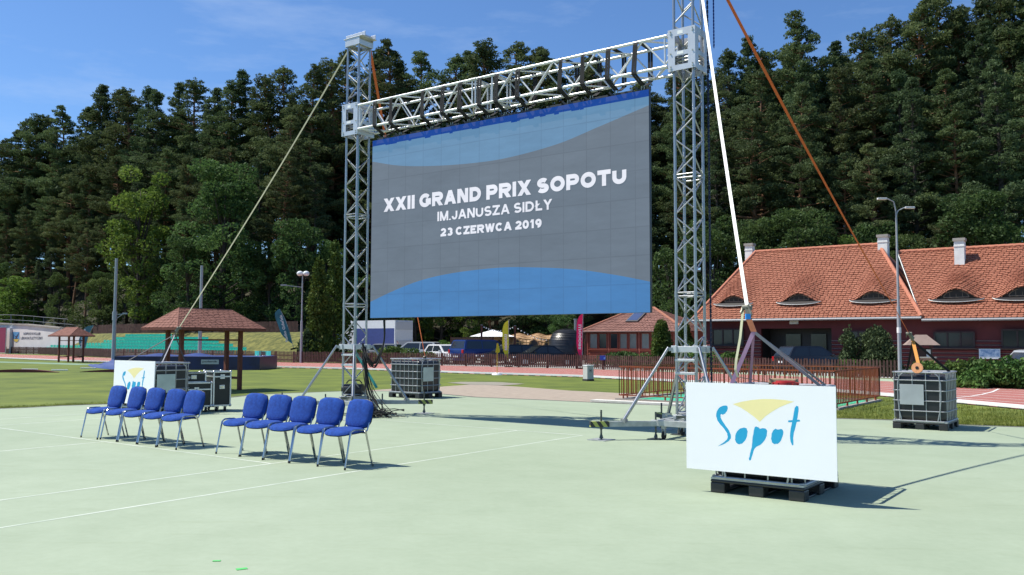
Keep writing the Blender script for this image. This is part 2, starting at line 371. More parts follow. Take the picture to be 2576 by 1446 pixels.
for i, (x, y, a) in enumerate(((545, 1411, 0.1), (608, 1431, 0.5))):
    p = G(x, y, 0.014); mb = MB(); R = Matrix.Rotation(a, 3, 'Z'); mb.box((0, 0, 0.001), (0.055 if i == 0 else 0.075, 0.03 if i == 0 else 0.045, 0.002), R)
    o = mb.build('tape_mark', mat('neon_tape', (0.10, 0.52, 0.13), 0.6)); o.location = p
    tag(o, ['small bright green tape strip on the court, the left and farther one', 'small bright green tape strip on the court, nearest the bottom edge of the photo'][i], 'tape', 'green tape marks on the court')
# black and red low mats lying on the lawn
redm = mat('dark_red_mat', (0.22, 0.035, 0.02), 0.7, col2=(0.05, 0.02, 0.02), var=0.2, scale=0.5)
for i, (x0, x1, y, th) in enumerate(((-60, 147, 937, 4.5), (195, 442, 936.5, 5.5))):
    a = G(x0, y); b = G(x1, y); c = (a + b) / 2; L = (b - a).length; mb = MB(); N = 18; pts = []
    for k in range(N):
        t = -1 + 2 * k / (N - 1); pts.append((t * L / 2, 0, 0.02 + 0.14 * (1 - t * t)))
    pts += [(L / 2, 0, 0.0), (-L / 2, 0, 0.0)]
    mb.prism(pts, (0, 0.3, 0)); o = mb.build('landing_mat', redm); o.location = c
    tag(o, ['black and red arched strip on the lawn, cut by the left edge', 'black and red arched strip on the lawn in front of the small shelter'][i], 'mat', 'arched strips on the lawn')
for i, (x, y) in enumerate(((75, 930), (150, 932), (222, 927))):
    mb = MB(); mb.box((0, 0, 0.03), (0.9, 0.06, 0.06)); o = mb.build('marker_board', whitep, bevel=0.01); o.location = G(x, y)
    tag(o, ['flat white marker strip on the lawn, leftmost of three', 'flat white marker strip on the lawn, between two others', 'flat white marker strip on the lawn, rightmost, nearest the blue cover'][i], 'marker', 'white marker strips on the lawn')
# ================================================================== TRUSS GROUND SUPPORT
TL = Vector((-0.18 * 19.4, 19.4, 0)); TR_ = TL + UX * 8.05
hs = 0.175
def truss(mb_ch, mb_br, a, b, xa, ya, wv, wh, step, tr=0.024, br=0.011, start=0.0):
    """box truss from a to b; xa, ya are the two cross axes"""
    d = (b - a); L = d.length; d.normalize()
    cs = [(-1, -1), (1, -1), (1, 1), (-1, 1)]
    for sx, sy in cs: mb_ch.cyl(a + xa * (sx * wv / 2) + ya * (sy * wh / 2), b + xa * (sx * wv / 2) + ya * (sy * wh / 2), tr, n=10)
    n = max(1, round(L / step))
    for k in range(4):
        s0, s1 = cs[k], cs[(k + 1) % 4]
        q0 = xa * (s0[0] * wv / 2) + ya * (s0[1] * wh / 2); q1 = xa * (s1[0] * wv / 2) + ya * (s1[1] * wh / 2)
        for i in range(n):
            t0 = a + d * (L * i / n); t1 = a + d * (L * (i + 1) / n)
            if (i + k) % 2 == 0: mb_br.cyl(t0 + q0, t1 + q1, br, n=6)
            else: mb_br.cyl(t0 + q1, t1 + q0, br, n=6)
def ztop(x, y, c): return AT(x, y, c.y).z
zl_top = ztop(893, 118, TL)
zl_b0, zl_b1 = ztop(880, 338, TL - VX * .2), ztop(880, 262, TL - VX * .2)
print('Z', zl_top, zl_b0, zl_b1, ztop(1690, 178, TR_ - VX * .2), ztop(1690, 72, TR_ - VX * .2), TL, TR_)
zb0 = 0.5 * (zl_b0 + ztop(1690, 181, TR_ - VX * .2)); zb1 = 0.5 * (zl_b1 + ztop(1690, 72, TR_ - VX * .2))
warn = mat('warning_stripes', (0.55, 0.55, 0.08), 0.6)
nt_ = warn.node_tree; pz = nt_.nodes['Principled BSDF']; wv_ = nt_.nodes.new('ShaderNodeTexWave'); wv_.inputs['Scale'].default_value = 3.2; wv_.bands_direction = 'DIAGONAL'
tcw = nt_.nodes.new('ShaderNodeTexCoord'); rw = nt_.nodes.new('ShaderNodeValToRGB'); rw.color_ramp.interpolation = 'CONSTANT'; rw.color_ramp.elements[0].color = (0.03, 0.03, 0.03, 1); rw.color_ramp.elements[1].color = (0.42, 0.44, 0.10, 1); rw.color_ramp.elements[1].position = 0.5
nt_.links.new(tcw.outputs['Object'], wv_.inputs['Vector']); nt_.links.new(wv_.outputs['Fac'], rw.inputs['Fac']); nt_.links.new(rw.outputs['Color'], pz.inputs['Base Color'])

def tower(c, label, top, steps):
    t = thing('truss_tower', label, 'truss tower', c, AU, 'aluminium towers carrying the screen')
    X = Vector((1, 0, 0)); Y = Vector((0, 1, 0))
    base = 0.42
    # sections bolted together, legs named leg
    br = MB(); legs = [MB() for _ in range(4)]
    z = base; sections = []
    while z < top - 0.05:
        z2 = min(z + 2.0, top); sections.append((z, z2)); z = z2
    cs = [(-1, -1), (1, -1), (1, 1), (-1, 1)]
    for (a, b) in sections:
        for k, (sx, sy) in enumerate(cs):
            legs[k].cyl((sx * hs, sy * hs, a), (sx * hs, sy * hs, b), 0.025, n=12)
            legs[k].cyl((sx * hs, sy * hs, b - 0.05), (sx * hs, sy * hs, b + 0.05), 0.031, n=12)
        n = max(1, round((b - a) / 0.31))
        for k in range(4):
            s0, s1 = cs[k], cs[(k + 1) % 4]
            for i in range(n):
                z0 = a + (b - a) * i / n; z1 = a + (b - a) * (i + 1) / n
                p, q = (s0, s1) if (i + k) % 2 == 0 else (s1, s0)
                br.cyl((p[0] * hs, p[1] * hs, z0 + 0.02), (q[0] * hs, q[1] * hs, z1 - 0.02), 0.0125, n=8)
            for zz in (a + 0.03, b - 0.03): br.cyl((s0[0] * hs, s0[1] * hs, zz), (s1[0] * hs, s1[1] * hs, zz), 0.0125, n=8)
    for k in range(4): legs[k].build('leg', alu, t, smooth=True)
    br.build('bracing', alu, t, smooth=True)
    # clear collar on the lower part where the braces clamp
    cl = MB()
    for zz in (1.50,):
        for sx, sy in cs: cl.box((sx * (hs + .02), sy * (hs + .02), zz), (0.10, 0.10, 0.12))
        for s in (-1, 1): cl.box((0, s * (hs + .035), zz), (0.36, 0.012, 0.10)); cl.box((s * (hs + .035), 0, zz), (0.012, 0.36, 0.10))
    cl.build('clamp', alu_plate, t, bevel=0.006)
    for zz in (1.10, 1.32):
        rg = MB(); rg.box((-.01, -hs - .03, zz), (0.36, 0.04, 0.045)); rg.box((-hs - .03, .015, zz), (0.04, 0.33, 0.043)); rg.build('crossbar', alu_plate, t, bevel=0.008)
    # base frame on castors
    bf = MB()
    for s in (-1, 1):
        bf.box((0, s * 0.42, 0.28), (1.02, 0.09, 0.10)); bf.box((s * 0.42, 0, 0.283), (0.09, 0.74, 0.096)); bf.box((0, s * 0.19, 0.30), (0.75, 0.06, 0.06)); bf.box((s * 0.19, 0, 0.37), (0.06, 0.5, 0.06))
    bf.box((0, 0, 0.405), (0.46, 0.46, 0.018)); bf.build('base_frame', galv, t, bevel=0.006)
    for sx, sy in ((-.33, -.36), (.33, -.36), (.33, .36), (-.33, .36)):
        cm = MB(); cm.box((sx, sy, 0.205), (0.07, 0.06, 0.05)); cm.box((sx - .022, sy, 0.14), (0.006, 0.05, 0.12)); cm.box((sx + .022, sy, 0.14), (0.006, 0.05, 0.12)); co_ = cm.build('castor', galv, t)
        wm = MB(); wm.cyl((sx - .018, sy, 0.075), (sx + .018, sy, 0.075), 0.063, n=16); wm.build('wheel', rubber, co_, smooth=True)
    # four diagonal outriggers with screw jacks and braces
    for k, (sx, sy) in enumerate(cs):
        d = Vector((sx, sy, 0)).normalized(); rt = Vector((-d.y, d.x, 0))
        o = MB(); o.bar(d * 0.52 + Z(.27), d * 1.42 + Z(.27), 0.07, 0.085); ob = o.build('outrigger', galv, t, bevel=0.004)
        e = MB(); e.bar(d * 1.42 + Z(.27), d * 1.74 + Z(.27), 0.076, 0.09); e.build('striped_end', warn, ob)
        j = MB(); j.cyl(d * 1.55 + Z(.02), d * 1.55 + Z(.50), 0.016, n=10); j.cyl(d * 1.55 + Z(.04), d * 1.55 + Z(.10), 0.035, 0.02, n=10); j.cyl(d * 1.55 + Z(.19), d * 1.55 + Z(.225), 0.03, n=6)
        jb = j.build('screw_jack', mat_jack, ob)
        p = MB(); a = Matrix.Rotation(math.atan2(d.y, d.x) + PI / 4, 3, 'Z'); p.box(d * 1.55 + Z(.012), (0.34, 0.34, 0.022), a); p.build('foot_plate', galv, ob)
        j2 = MB(); q = d * 0.62 + rt * 0.0; j2.cyl(q + Z(.02), q + Z(.46), 0.016, n=8); j2.box(q + Z(.012), (0.22, 0.22, 0.022), a); j2.cyl(q + Z(.04), q + Z(.10), 0.035, 0.02, n=8); j2.build('screw_jack', mat_jack, ob)
        b_ = MB(); A = Vector((sx * (hs + .10), sy * (hs + .10), 1.53)); B = d * 1.16 + Z(.34); m1 = A.lerp(B, .42)
        b_.cyl(A, m1, 0.024, n=10); b_.cyl(m1, B, 0.030, n=10); b_.box(B - Z(.02), (0.09, 0.09, 0.06), a); b_.bar(Vector((sx * hs, sy * hs, 1.5)), A + Z(-.03), 0.05, 0.06); b_.build('brace', alu, t, smooth=True)
    return t
def Z(z): return Vector((0, 0, z))
mat_jack = mat('jack_steel', (0.10, 0.11, 0.10), 0.5, 0.6)
tl = tower(TL, 'shorter looking aluminium lattice tower left of the screen, with its whole cap in view', zl_top, 12)
tr = tower(TR_, 'nearer aluminium lattice tower right of the screen, running out of the top of the photo', zl_top, 12)
# tower heads
for t in (tl, tr):
    h = MB(); z = zl_top; h.box((0, -.21, z + .06), (.46, .012, .17)); h.box((0, .21, z + .06), (.46, .012, .17)); h.box((-.225, 0, z + .03), (.012, .41, .12)); h.box((.225, 0, z + .03), (.012, .41, .12))
    h.box((.03, 0, z + .152), (.60, .46, .014)); h.cyl((-.14, -.15, z + .20), (-.14, .15, z + .20), .045, n=12); h.cyl((.20, -.15, z + .20), (.20, .15, z + .20), .045, n=12)
    h.box((0.05, -.16, z + .20), (.62, .012, .10)); h.box((0.05, .16, z + .20), (.62, .012, .10)); h.build('head_block', alu_plate, t, bevel=0.004)
    # sleeve block: four plates with two windows each
    sb = MB(); W = 0.25; lo, hi = zb0, zb1; H = hi - lo
    def plate(sb, mapf):
        rects = [(-W, W, 0, .13 * H), (-W, W, .35 * H, .46 * H), (-W, W, .83 * H, H), (-W, -.12, .13 * H, .35 * H), (.12, W, .13 * H, .35 * H), (-W, -.12, .46 * H, .83 * H), (.12, W, .46 * H, .83 * H)]
        for (a, b, c, d) in rects:
            pts = [(a, c), (b, c), (b, d), (a, d)]
            vs = [mapf(u, v, 0) for u, v in pts] + [mapf(u, v, .012) for u, v in pts]
            sb.add(vs, [(0, 1, 2, 3), (7, 6, 5, 4), (0, 4, 5, 1), (1, 5, 6, 2), (2, 6, 7, 3), (3, 7, 4, 0)])
    plate(sb, lambda u, v, w: Vector((u, -W - w, lo + v))); plate(sb, lambda u, v, w: Vector((u, W + w, lo + v)))
    plate(sb, lambda u, v, w: Vector((-W + .001 - w + .013, u * .99, lo + v))); plate(sb, lambda u, v, w: Vector((W - .014 + w, u * .99, lo + v)))
    so_ = sb.build('sleeve_block', alu_plate, t)
    bl = MB()
    for u in (-.2, .2):
        for v in (.05, .11, .42, .89, .95):
            bl.cyl((u, -W - .012, lo + v * H), (u, -W - .03, lo + v * H), .013, n=6); bl.cyl((-W - .012, u, lo + v * H), (-W - .03, u, lo + v * H), .013, n=6)
    bl.build('bolt', galv, so_)
    stk = MB(); stk.box((-.02, -W - .0135, lo + .905 * H), (.10, .002, .06)); stk.build('sticker', whitep, so_); stk = MB(); stk.box((-.02, -W - .0135, lo + .41 * H), (.12, .002, .05)); stk.build('sticker', whitep, so_)
# beam between the sleeve blocks
zc0 = 0.5 * (ztop(935, 322.5, TL - VX * .24 + UX * .3) + ztop(1655, 170.7, TR_ - VX * .24 - UX * .3)); zc1 = 0.5 * (ztop(925, 262.5, TL - VX * .24 + UX * .3) + ztop(1655, 94, TR_ - VX * .24 - UX * .3))
print('beam', zc0, zc1, zb0, zb1)
beam = thing('truss_beam', 'white aluminium box truss beam spanning the two towers above the screen', 'truss beam', TL + Z(zc0), AU)
BL = 8.05; a = 0.27; zc = (zc1 - zc0)
ch = MB(); br = MB(); cs = [(-.25, 0), (-.25, zc), (.25, zc), (.25, 0)]
joints = [a, 3.55, 4.05, BL - a]
alub = mat('bright_aluminium', (0.66, 0.665, 0.67), 0.40, 0.45, var=0.05, scale=3)
for (p, q) in cs: ch.cyl((a, p, q), (BL - a, p, q), 0.027, n=12)
ch.build('chord', alub, beam, smooth=True)
for s in range(3):
    x0, x1 = joints[s], joints[s + 1]; n = max(1, round((x1 - x0) / 0.47))
    if n % 2 == 1 and s != 1: n += 1
    for k in range(4):
        p, q = cs[k], cs[(k + 1) % 4]
        for xx in (x0 + .04, x1 - .04): br.cyl((xx, p[0], p[1]), (xx, q[0], q[1]), 0.016, n=8)
        if s == 1: continue
        for i in range(n):
            xa = x0 + (x1 - x0) * i / n; xb = x0 + (x1 - x0) * (i + 1) / n
            A, B = (p, q) if (i + k) % 2 == 0 else (q, p)
            br.cyl((xa, A[0], A[1]), (xb, B[0], B[1]), 0.016, n=8)
br.build('bracing', alub, beam, smooth=True)
jt = MB()
for xx in (3.55, 4.05):
    for (p, q) in cs: jt.cyl((xx - .07, p, q), (xx + .07, p, q), 0.034, n=10)
jt.build('coupler', galv, beam)
# ------------------------------------------------------------------ LED screen
sp = TL - VX * 0.05
q = [PLN(x, y, sp, VX) for x, y in ((942, 355), (937, 797), (1641, 790), (1635, 228))]
u0 = 0.5 * ((q[0] - sp).dot(UX) + (q[1] - sp).dot(UX)); u1 = 0.5 * ((q[2] - sp).dot(UX) + (q[3] - sp).dot(UX)); zs0 = 0.5 * (q[1].z + q[2].z); zs1 = 0.5 * (q[0].z + q[3].z)
print('screen', [(round((k - sp).dot(UX), 3), round(k.z, 3)) for k in q], u1 - u0, zs1 - zs0)
SW = u1 - u0; SHH = zs1 - zs0
scr = thing('led_screen', 'large outdoor LED screen showing the event title in white on grey and blue', 'screen', sp + UX * u0 + Z(zs0), AU)
def emat(name, col, tile=True, s=1.0):
    m = mat(name, (0.02, 0.02, 0.022), 0.65, spec=0.2); t = m.node_tree; p = t.nodes['Principled BSDF']
    tcn = t.nodes.new('ShaderNodeTexCoord'); n1 = t.nodes.new('ShaderNodeTexNoise'); n1.inputs['Scale'].default_value = 1.0; n1.inputs['Detail'].default_value = 10; n1.inputs['Roughness'].default_value = .72
    mpn = t.nodes.new('ShaderNodeMapping'); mpn.inputs['Rotation'].default_value = (PI / 2, 0, 0)
    bk = t.nodes.new('ShaderNodeTexBrick'); bk.offset = 0; bk.inputs['Scale'].default_value = 1.0; bk.inputs['Brick Width'].default_value = 0.5; bk.inputs['Row Height'].default_value = 0.5; bk.inputs['Mortar Size'].default_value = 0.010
    bk.inputs['Color1'].default_value = (1, 1, 1, 1); bk.inputs['Color2'].default_value = (0.93, 0.94, 0.95, 1); bk.inputs['Mortar'].default_value = (0.84, 0.84, 0.85, 1)
    r = t.nodes.new('ShaderNodeValToRGB'); r.color_ramp.elements[0].position = .3; r.color_ramp.elements[1].position = .75
    r.color_ramp.elements[0].color = tuple(c * .86 for c in col) + (1,); r.color_ramp.elements[1].color = tuple(min(1, c * 1.10) for c in col) + (1,)
    mu = t.nodes.new('ShaderNodeMixRGB'); mu.blend_type = 'MULTIPLY'; mu.inputs['Fac'].default_value = 1 if tile else 0.35
    mp1 = t.nodes.new('ShaderNodeMapping'); mp1.inputs['Scale'].default_value = (.8, 1, 3.2); L = t.links.new; L(tcn.outputs['Object'], mp1.inputs['Vector']); L(mp1.outputs['Vector'], n1.inputs['Vector']); L(tcn.outputs['Object'], mpn.inputs['Vector']); L(mpn.outputs['Vector'], bk.inputs['Vector']); L(n1.outputs['Fac'], r.inputs['Fac']); L(r.outputs['Color'], mu.inputs['Color1']); L(bk.outputs['Color'], mu.inputs['Color2']); L(mu.outputs['Color'], p.inputs['Emission Color'])
    p.inputs['Emission Strength'].default_value = s * .80
    return m
em = [emat('led_deep_blue', (0.003, 0.050, 0.30)), emat('led_light_blue', (0.120, 0.258, 0.43)), emat('led_grey', (0.128, 0.168, 0.218)), emat('led_blue', (0.050, 0.200, 0.47))]
topc = [(0, .882), (.12, .835), (.245, .807), (.40, .788), (.537, .786), (.717, .816), (.853, .868), (1, .927)]
botc = [(0, .09), (.1, .145), (.201, .19), (.3, .217), (.409, .232), (.52, .238), (.599, .234), (.772, .2095), (.906, .171), (1, .136)]
def sinterp(tab, x):
    # smooth (Catmull) interpolation
    for i in range(len(tab) - 1):
        if x <= tab[i + 1][0] or i == len(tab) - 2:
            (x1, y1), (x2, y2) = tab[i], tab[i + 1]; (x0, y0) = tab[max(i - 1, 0)]; (x3, y3) = tab[min(i + 2, len(tab) - 1)]
            t = (x - x1) / (x2 - x1); h = x2 - x1; m1 = (y2 - y0) / max(1e-6, x2 - x0) * h; m2 = (y3 - y1) / max(1e-6, x3 - x1) * h
            return (2 * t**3 - 3 * t**2 + 1) * y1 + (t**3 - 2 * t**2 + t) * m1 + (-2 * t**3 + 3 * t**2) * y2 + (t**3 - t**2) * m2
dsp = MB(); N = 60
for i in range(N):
    ua, ub = i / N, (i + 1) / N
    for k, (fa, fb) in enumerate(((lambda u: .968, lambda u: 1.0), (lambda u: sinterp(topc, u), lambda u: .968), (lambda u: sinterp(botc, u), lambda u: sinterp(topc, u)), (lambda u: 0.0, lambda u: sinterp(botc, u)))):
        dsp.mi = k
        jit = 0
        dsp.add([(ua * SW, -.062, fa(ua) * SHH), (ub * SW, -.062, fa(ub) * SHH), (ub * SW, -.062, fb(ub) * SHH), (ua * SW, -.062, fb(ua) * SHH)], [(0, 1, 2, 3)])
dsp.build('display', em, scr, fixn=False)
cb = MB(); cb.box((SW / 2, -.025, SHH / 2), (SW + .008, .07, SHH + .008)); cab = cb.build('cabinet', blackp, scr)
# jagged dark blue lower edge pieces and cabinet hardware behind
bk = MB()
for i in range(int(SW / .5)):
    bk.box((.25 + i * .5, .03, SHH + .03), (.34, .08, .05)); bk.box((.25 + i * .5, .03, SHH * .5), (.05, .05, SHH - .1))
bk.build('hanging_bar', mat('dark_grey_metal', (0.06, 0.06, 0.065), 0.5, 0.5), scr)
dr = MB()
for k in range(17):
    x = random.uniform(.2, SW - .2); wdt = random.uniform(.06, .22); dr.box((x, -.0635, .968 * SHH - .008), (wdt, .002, random.uniform(.015, .04)))
dr.build('image_glitch', em[0], scr)
txm = emat('led_white', (0.80, 0.83, 0.93), False, 1.0)
def text(body, name, m, parent, w, h, x, z, y, bold=0.0, thick=0.002, align='LEFT', vert=False, flip=False, ybase=None, shear=0.0):
    """flat lettering as a mesh: fitted into w by h with its lower left corner at x, z on the plane y = const of the parent"""
    cu = bpy.data.curves.new('t', 'FONT'); cu.body = body; cu.offset = bold; cu.extrude = 0; cu.resolution_u = 5; cu.shear = shear
    ob = bpy.data.objects.new('t', cu); C.objects.link(ob); bpy.context.view_layer.update()
    me = bpy.data.meshes.new_from_object(ob.evaluated_get(bpy.context.evaluated_depsgraph_get())); bpy.data.objects.remove(ob); bpy.data.curves.remove(cu)
    vs = me.vertices; x0 = min(v.co.x for v in vs); x1 = max(v.co.x for v in vs); y0 = min(v.co.y for v in vs); y1 = max(v.co.y for v in vs)
    for v in vs:
        a = (v.co.x - x0) / (x1 - x0); b = (v.co.y - y0) / (y1 - y0)
        if flip: a = 1 - a
        if vert: v.co = Vector((x + (1 - b) * w, y, z + a * h)) if vert > 0 else Vector((x + b * w, y, z + (1 - a) * h))
        else: v.co = Vector((x + a * w, y, z + b * h))
    me.materials.clear(); me.materials.append(m); o = bpy.data.objects.new(name, me); C.objects.link(o); o.parent = parent
    return o
def arc(cx, cy, rx, ry, a0, a1, n=14): return [(cx + rx * math.cos(math.radians(a0 + (a1 - a0) * i / n)), cy + ry * math.sin(math.radians(a0 + (a1 - a0) * i / n))) for i in range(n + 1)]
SC = arc(.5, .74, .46, .26, 35, 180) + arc(.5, .74, .46, .24, 190, 262, 5) + arc(.5, .26, .5, .24, 82, 0, 6) + arc(.5, .26, .5, .26, -10, -150)
BOWL = lambda y0, y1, x=.62, e=1.0: [(0, y1), (x, y1)] + arc(x, (y0 + y1) / 2, e - x, (y1 - y0) / 2, 80, -80, 10) + [(x, y0), (0, y0)]
GL = {'X': (1.0, [[(0, 0), (1, 1)], [(0, 1), (1, 0)]]), 'I': (0, [[(.5, 0), (.5, 1)]]), 'G': (1.02, [arc(.5, .5, .5, .5, 38, 318), [(.58, .46), (1, .46)], [(1, .46), (1, .02)]]), 'R': (.92, [[(0, 0), (0, 1)], BOWL(.47, 1), [(.45, .47), (1, 0)]]),
 'A': (1.0, [[(0, 0), (.5, 1)], [(.5, 1), (1, 0)], [(.18, .27), (.82, .27)]]), 'N': (.86, [[(0, 0), (0, 1)], [(0, 1), (1, 0)], [(1, 0), (1, 1)]]), 'D': (.9, [[(0, 0), (0, 1)], BOWL(0, 1, .42)]), 'P': (.84, [[(0, 0), (0, 1)], BOWL(.42, 1)]), 'S': (.82, [SC]),
 'O': (1.02, [arc(.5, .5, .5, .5, 0, 360, 26)]), 'T': (.82, [[(0, 1), (1, 1)], [(.5, 1), (.5, 0)]]), 'U': (.86, [[(0, 1), (0, .40)] + arc(.5, .40, .5, .40, 180, 360, 12) + [(1, .40), (1, 1)]]), 'M': (1.05, [[(0, 0), (0, 1)], [(0, 1), (.5, .0)], [(.5, .0), (1, 1)], [(1, 1), (1, 0)]]),
 'J': (.62, [[(1, 1), (1, .34)] + arc(.5, .34, .5, .34, 0, -180, 10)]), 'Z': (.8, [[(0, 1), (1, 1)], [(1, 1), (0, 0)], [(0, 0), (1, 0)]]), 'L': (.68, [[(0, 1), (0, 0)], [(0, 0), (1, 0)]]), 'Ł': (.72, [[(.12, 1), (.12, 0)], [(.12, 0), (1, 0)], [(-.12, .42), (.5, .72)]]), 'Y': (.92, [[(0, 1), (.5, .45)], [(1, 1), (.5, .45)], [(.5, .5), (.5, 0)]]),
 'C': (.95, [arc(.5, .5, .5, .5, 42, 318)]), 'E': (.74, [[(0, 0), (0, 1)], [(0, 1), (1, 1)], [(0, .52), (.92, .52)], [(0, 0), (1, 0)]]), 'W': (1.35, [[(0, 1), (.25, 0)], [(.25, 0), (.5, 1)], [(.5, 1), (.75, 0)], [(.75, 0), (1, 1)]]), 'K': (.9, [[(0, 0), (0, 1)], [(0, .35), (1, 1)], [(.32, .58), (1, 0)]]),
 'B': (.84, [[(0, 0), (0, 1)], BOWL(.53, 1, .6, .95), BOWL(0, .53, .6)]), '2': (.74, [arc(.5, .70, .48, .30, 165, -25, 12) + [(0, 0)], [(0, 0), (1, 0)]]), '3': (.74, [arc(.5, .745, .46, .255, 150, -85, 12), arc(.5, .26, .5, .26, 85, -150, 12)]), '0': (.72, [arc(.5, .5, .5, .5, 0, 360, 24)]), '1': (.42, [[(.8, 0), (.8, 1)], [(.05, .74), (.8, 1)]]),
 '9': (.72, [arc(.5, .68, .48, .32, 0, 360, 18), [(.98, .68)] + arc(.42, .48, .56, .48, 0, -100, 9)]), '.': (0, [[(.5, -.02), (.5, .03)]]), 'H': (.86, [[(0, 0), (0, 1)], [(1, 0), (1, 1)], [(0, .5), (1, .5)]])}
def block(body, name, m, parent, w, h, x, z, y, t=.1):
    """Own block capitals, one mesh per word; t is half the stroke as a share of the cap height"""
    words = []; cur = 0.0
    for wd in body.split(' '):
        gl = []
        for ch in wd:
            gw, st = GL[ch]; full = gw * .82 + 2 * t * .9 if gw else 2 * t; gl.append((cur, full, st)); cur += full + .115
        words.append(gl); cur += .34
    tot = cur - .34 - .115; sx = w / tot; sz = h
    for gl in words:
        mb = MB(); kk = 0
        for (cx_, full, st) in gl:
            for s in st:
                if len(s) == 2:
                    (ax, ay), (bx, by) = s; X0 = lambda q, m: cx_ + (m + q * (full - 2 * m) if full > 2 * t + 1e-6 else t); Y0 = lambda q: 0 if q <= 0 else 1 if q >= 1 else t + q * (1 - 2 * t)
                    if abs(ay - by) < 1e-6:
                        yc = min(1 - t, max(t, t + ay * (1 - 2 * t))); xa = cx_ if ax <= 0 else X0(ax, t); xb = cx_ + full if bx >= 1 else X0(bx, t); pl = [(xa, yc - t), (xb, yc - t), (xb, yc + t), (xa, yc + t)]
                    else:
                        ya, yb = Y0(ay), Y0(by); hw = t
                        for _ in range(4): dx_ = X0(bx, hw) - X0(ax, hw); hw = min(2.2 * t, t * math.hypot(dx_, yb - ya) / abs(yb - ya))
                        xa, xb = X0(ax, hw), X0(bx, hw); pl = [(xa - hw, ya), (xa + hw, ya), (xb + hw, yb), (xb - hw, yb)]
                    kk += 1; mb.add([(x + q[0] * sx, y - .0002 * kk, z + q[1] * sz) for q in pl], [(0, 1, 2, 3)]); continue
                pts = [Vector((cx_ + t + px * (full - 2 * t) if full > 2 * t + 1e-6 else cx_ + t, t + py * (1 - 2 * t), 0)) for px, py in s]
                if len(pts) == 2 or True:
                    d0 = (pts[0] - pts[1]).normalized(); d1 = (pts[-1] - pts[-2]).normalized(); closed = (pts[0] - pts[-1]).length < 1e-4
                    if not closed and len(pts) <= 2: pts[0] = pts[0] + d0 * t * .98; pts[-1] = pts[-1] + d1 * t * .98
                L_ = []; R_ = []; n = len(pts)
                for i, p in enumerate(pts):
                    a = pts[i - 1] if i > 0 else (pts[-2] if closed else p); b = pts[i + 1] if i < n - 1 else (pts[1] if closed else p)
                    e0 = (p - a).normalized() if (p - a).length > 1e-6 else (b - p).normalized(); e1 = (b - p).normalized() if (b - p).length > 1e-6 else e0
                    nn = Vector((-(e0 + e1).y, (e0 + e1).x, 0)).normalized(); k_ = min(1.6, 1 / max(.4, nn.dot(Vector((-e0.y, e0.x, 0)))))
                    for lst, sg in ((L_, 1), (R_, -1)):
                        q = p + nn * (t * k_ * sg); q.y = max(0, min(1, q.y)); lst.append(q)
                kk += 1; yy = y - .0002 * kk
                mb.add([(x + q.x * sx, yy, z + q.y * sz) for q in L_ + R_], [(i, i + 1, n + i + 1, n + i) for i in range(n - 1)])
        mb.build(name, m, parent, fixn=False)
block('XXII GRAND PRIX SOPOTU', 'title_word', txm, scr, .879 * SW, .074 * SHH, .055 * SW, .587 * SHH, -.068, .145)
block('IM.JANUSZA SIDŁY', 'subtitle_word', txm, scr, .419 * SW, .050 * SHH, .283 * SW, .504 * SHH, -.068, .105)
block('23 CZERWCA 2019', 'date_word', txm, scr, .371 * SW, .043 * SHH, .296 * SW, .421 * SHH, -.068, .135)
# black slings over the beam
frac = []
for p in (947, 987, 1067, 1117, 1160, 1210, 1252, 1306, 1413, 1470, 1533, 1600): frac.append(p)
sl_lab = ['first sling from the left tower', 'second sling from the left tower', 'third from the left tower', 'fourth from the left tower', 'fifth from the left tower', 'sixth from the left tower', 'seventh, just right of the beam joint', 'eighth, between the joint and the wide gap', 'fourth from the right tower', 'third from the right tower', 'second from the right tower', 'nearest the right tower']
for k, px in enumerate(frac):
    P = PLN(px, 290 - (px - 947) * .23, TL - VX * .25, VX); u = (P - TL).dot(UX)
    s = thing('webbing_sling', 'black webbing sling looped over the truss beam, ' + sl_lab[k], 'sling', TL + UX * u + Z(zs1), AU, 'black slings hanging the screen from the beam')
    z0 = zc0 - zs1; z1 = zc1 - zs1
    loop = MB(); ww = .045
    for off in (-.022, .03):
        dx = random.uniform(-.02, .02)
        pts = [(off, -.01, .12), (off - .035, -.285, z0 - .02), (off - .015 + dx, -.287, z1 - .05), (off + dx, -.26, z1 + .032), (off, .26, z1 + .032), (off, .287, z1 - .03), (off, .285, z0 - .03), (off + .02, .06, .12)]
        for a_, b_ in zip(pts, pts[1:]): 
            dd = (Vector(b_) - Vector(a_)).normalized(); upv = Vector((1, 0, 0)).cross(dd)
            loop.bar(a_, b_, .007, ww, up=Vector((1, 0, 0)))
    loop.build('webbing', blackt, s)
    sh = MB(); sh.tube([(-.02, 0, .12), (-.03, 0, .06), (0, 0, .02), (.03, 0, .06), (.02, 0, .12)], .009, 6); sh.build('shackle', galv, s)
    hk = MB(); hk.box((0.02, .04, .05), (.22, .05, .055)); hk.bar((-.1, .03, .05), (-.16, .02, .12), .03, .03); hk.build('hanging_hook', blackp, s)
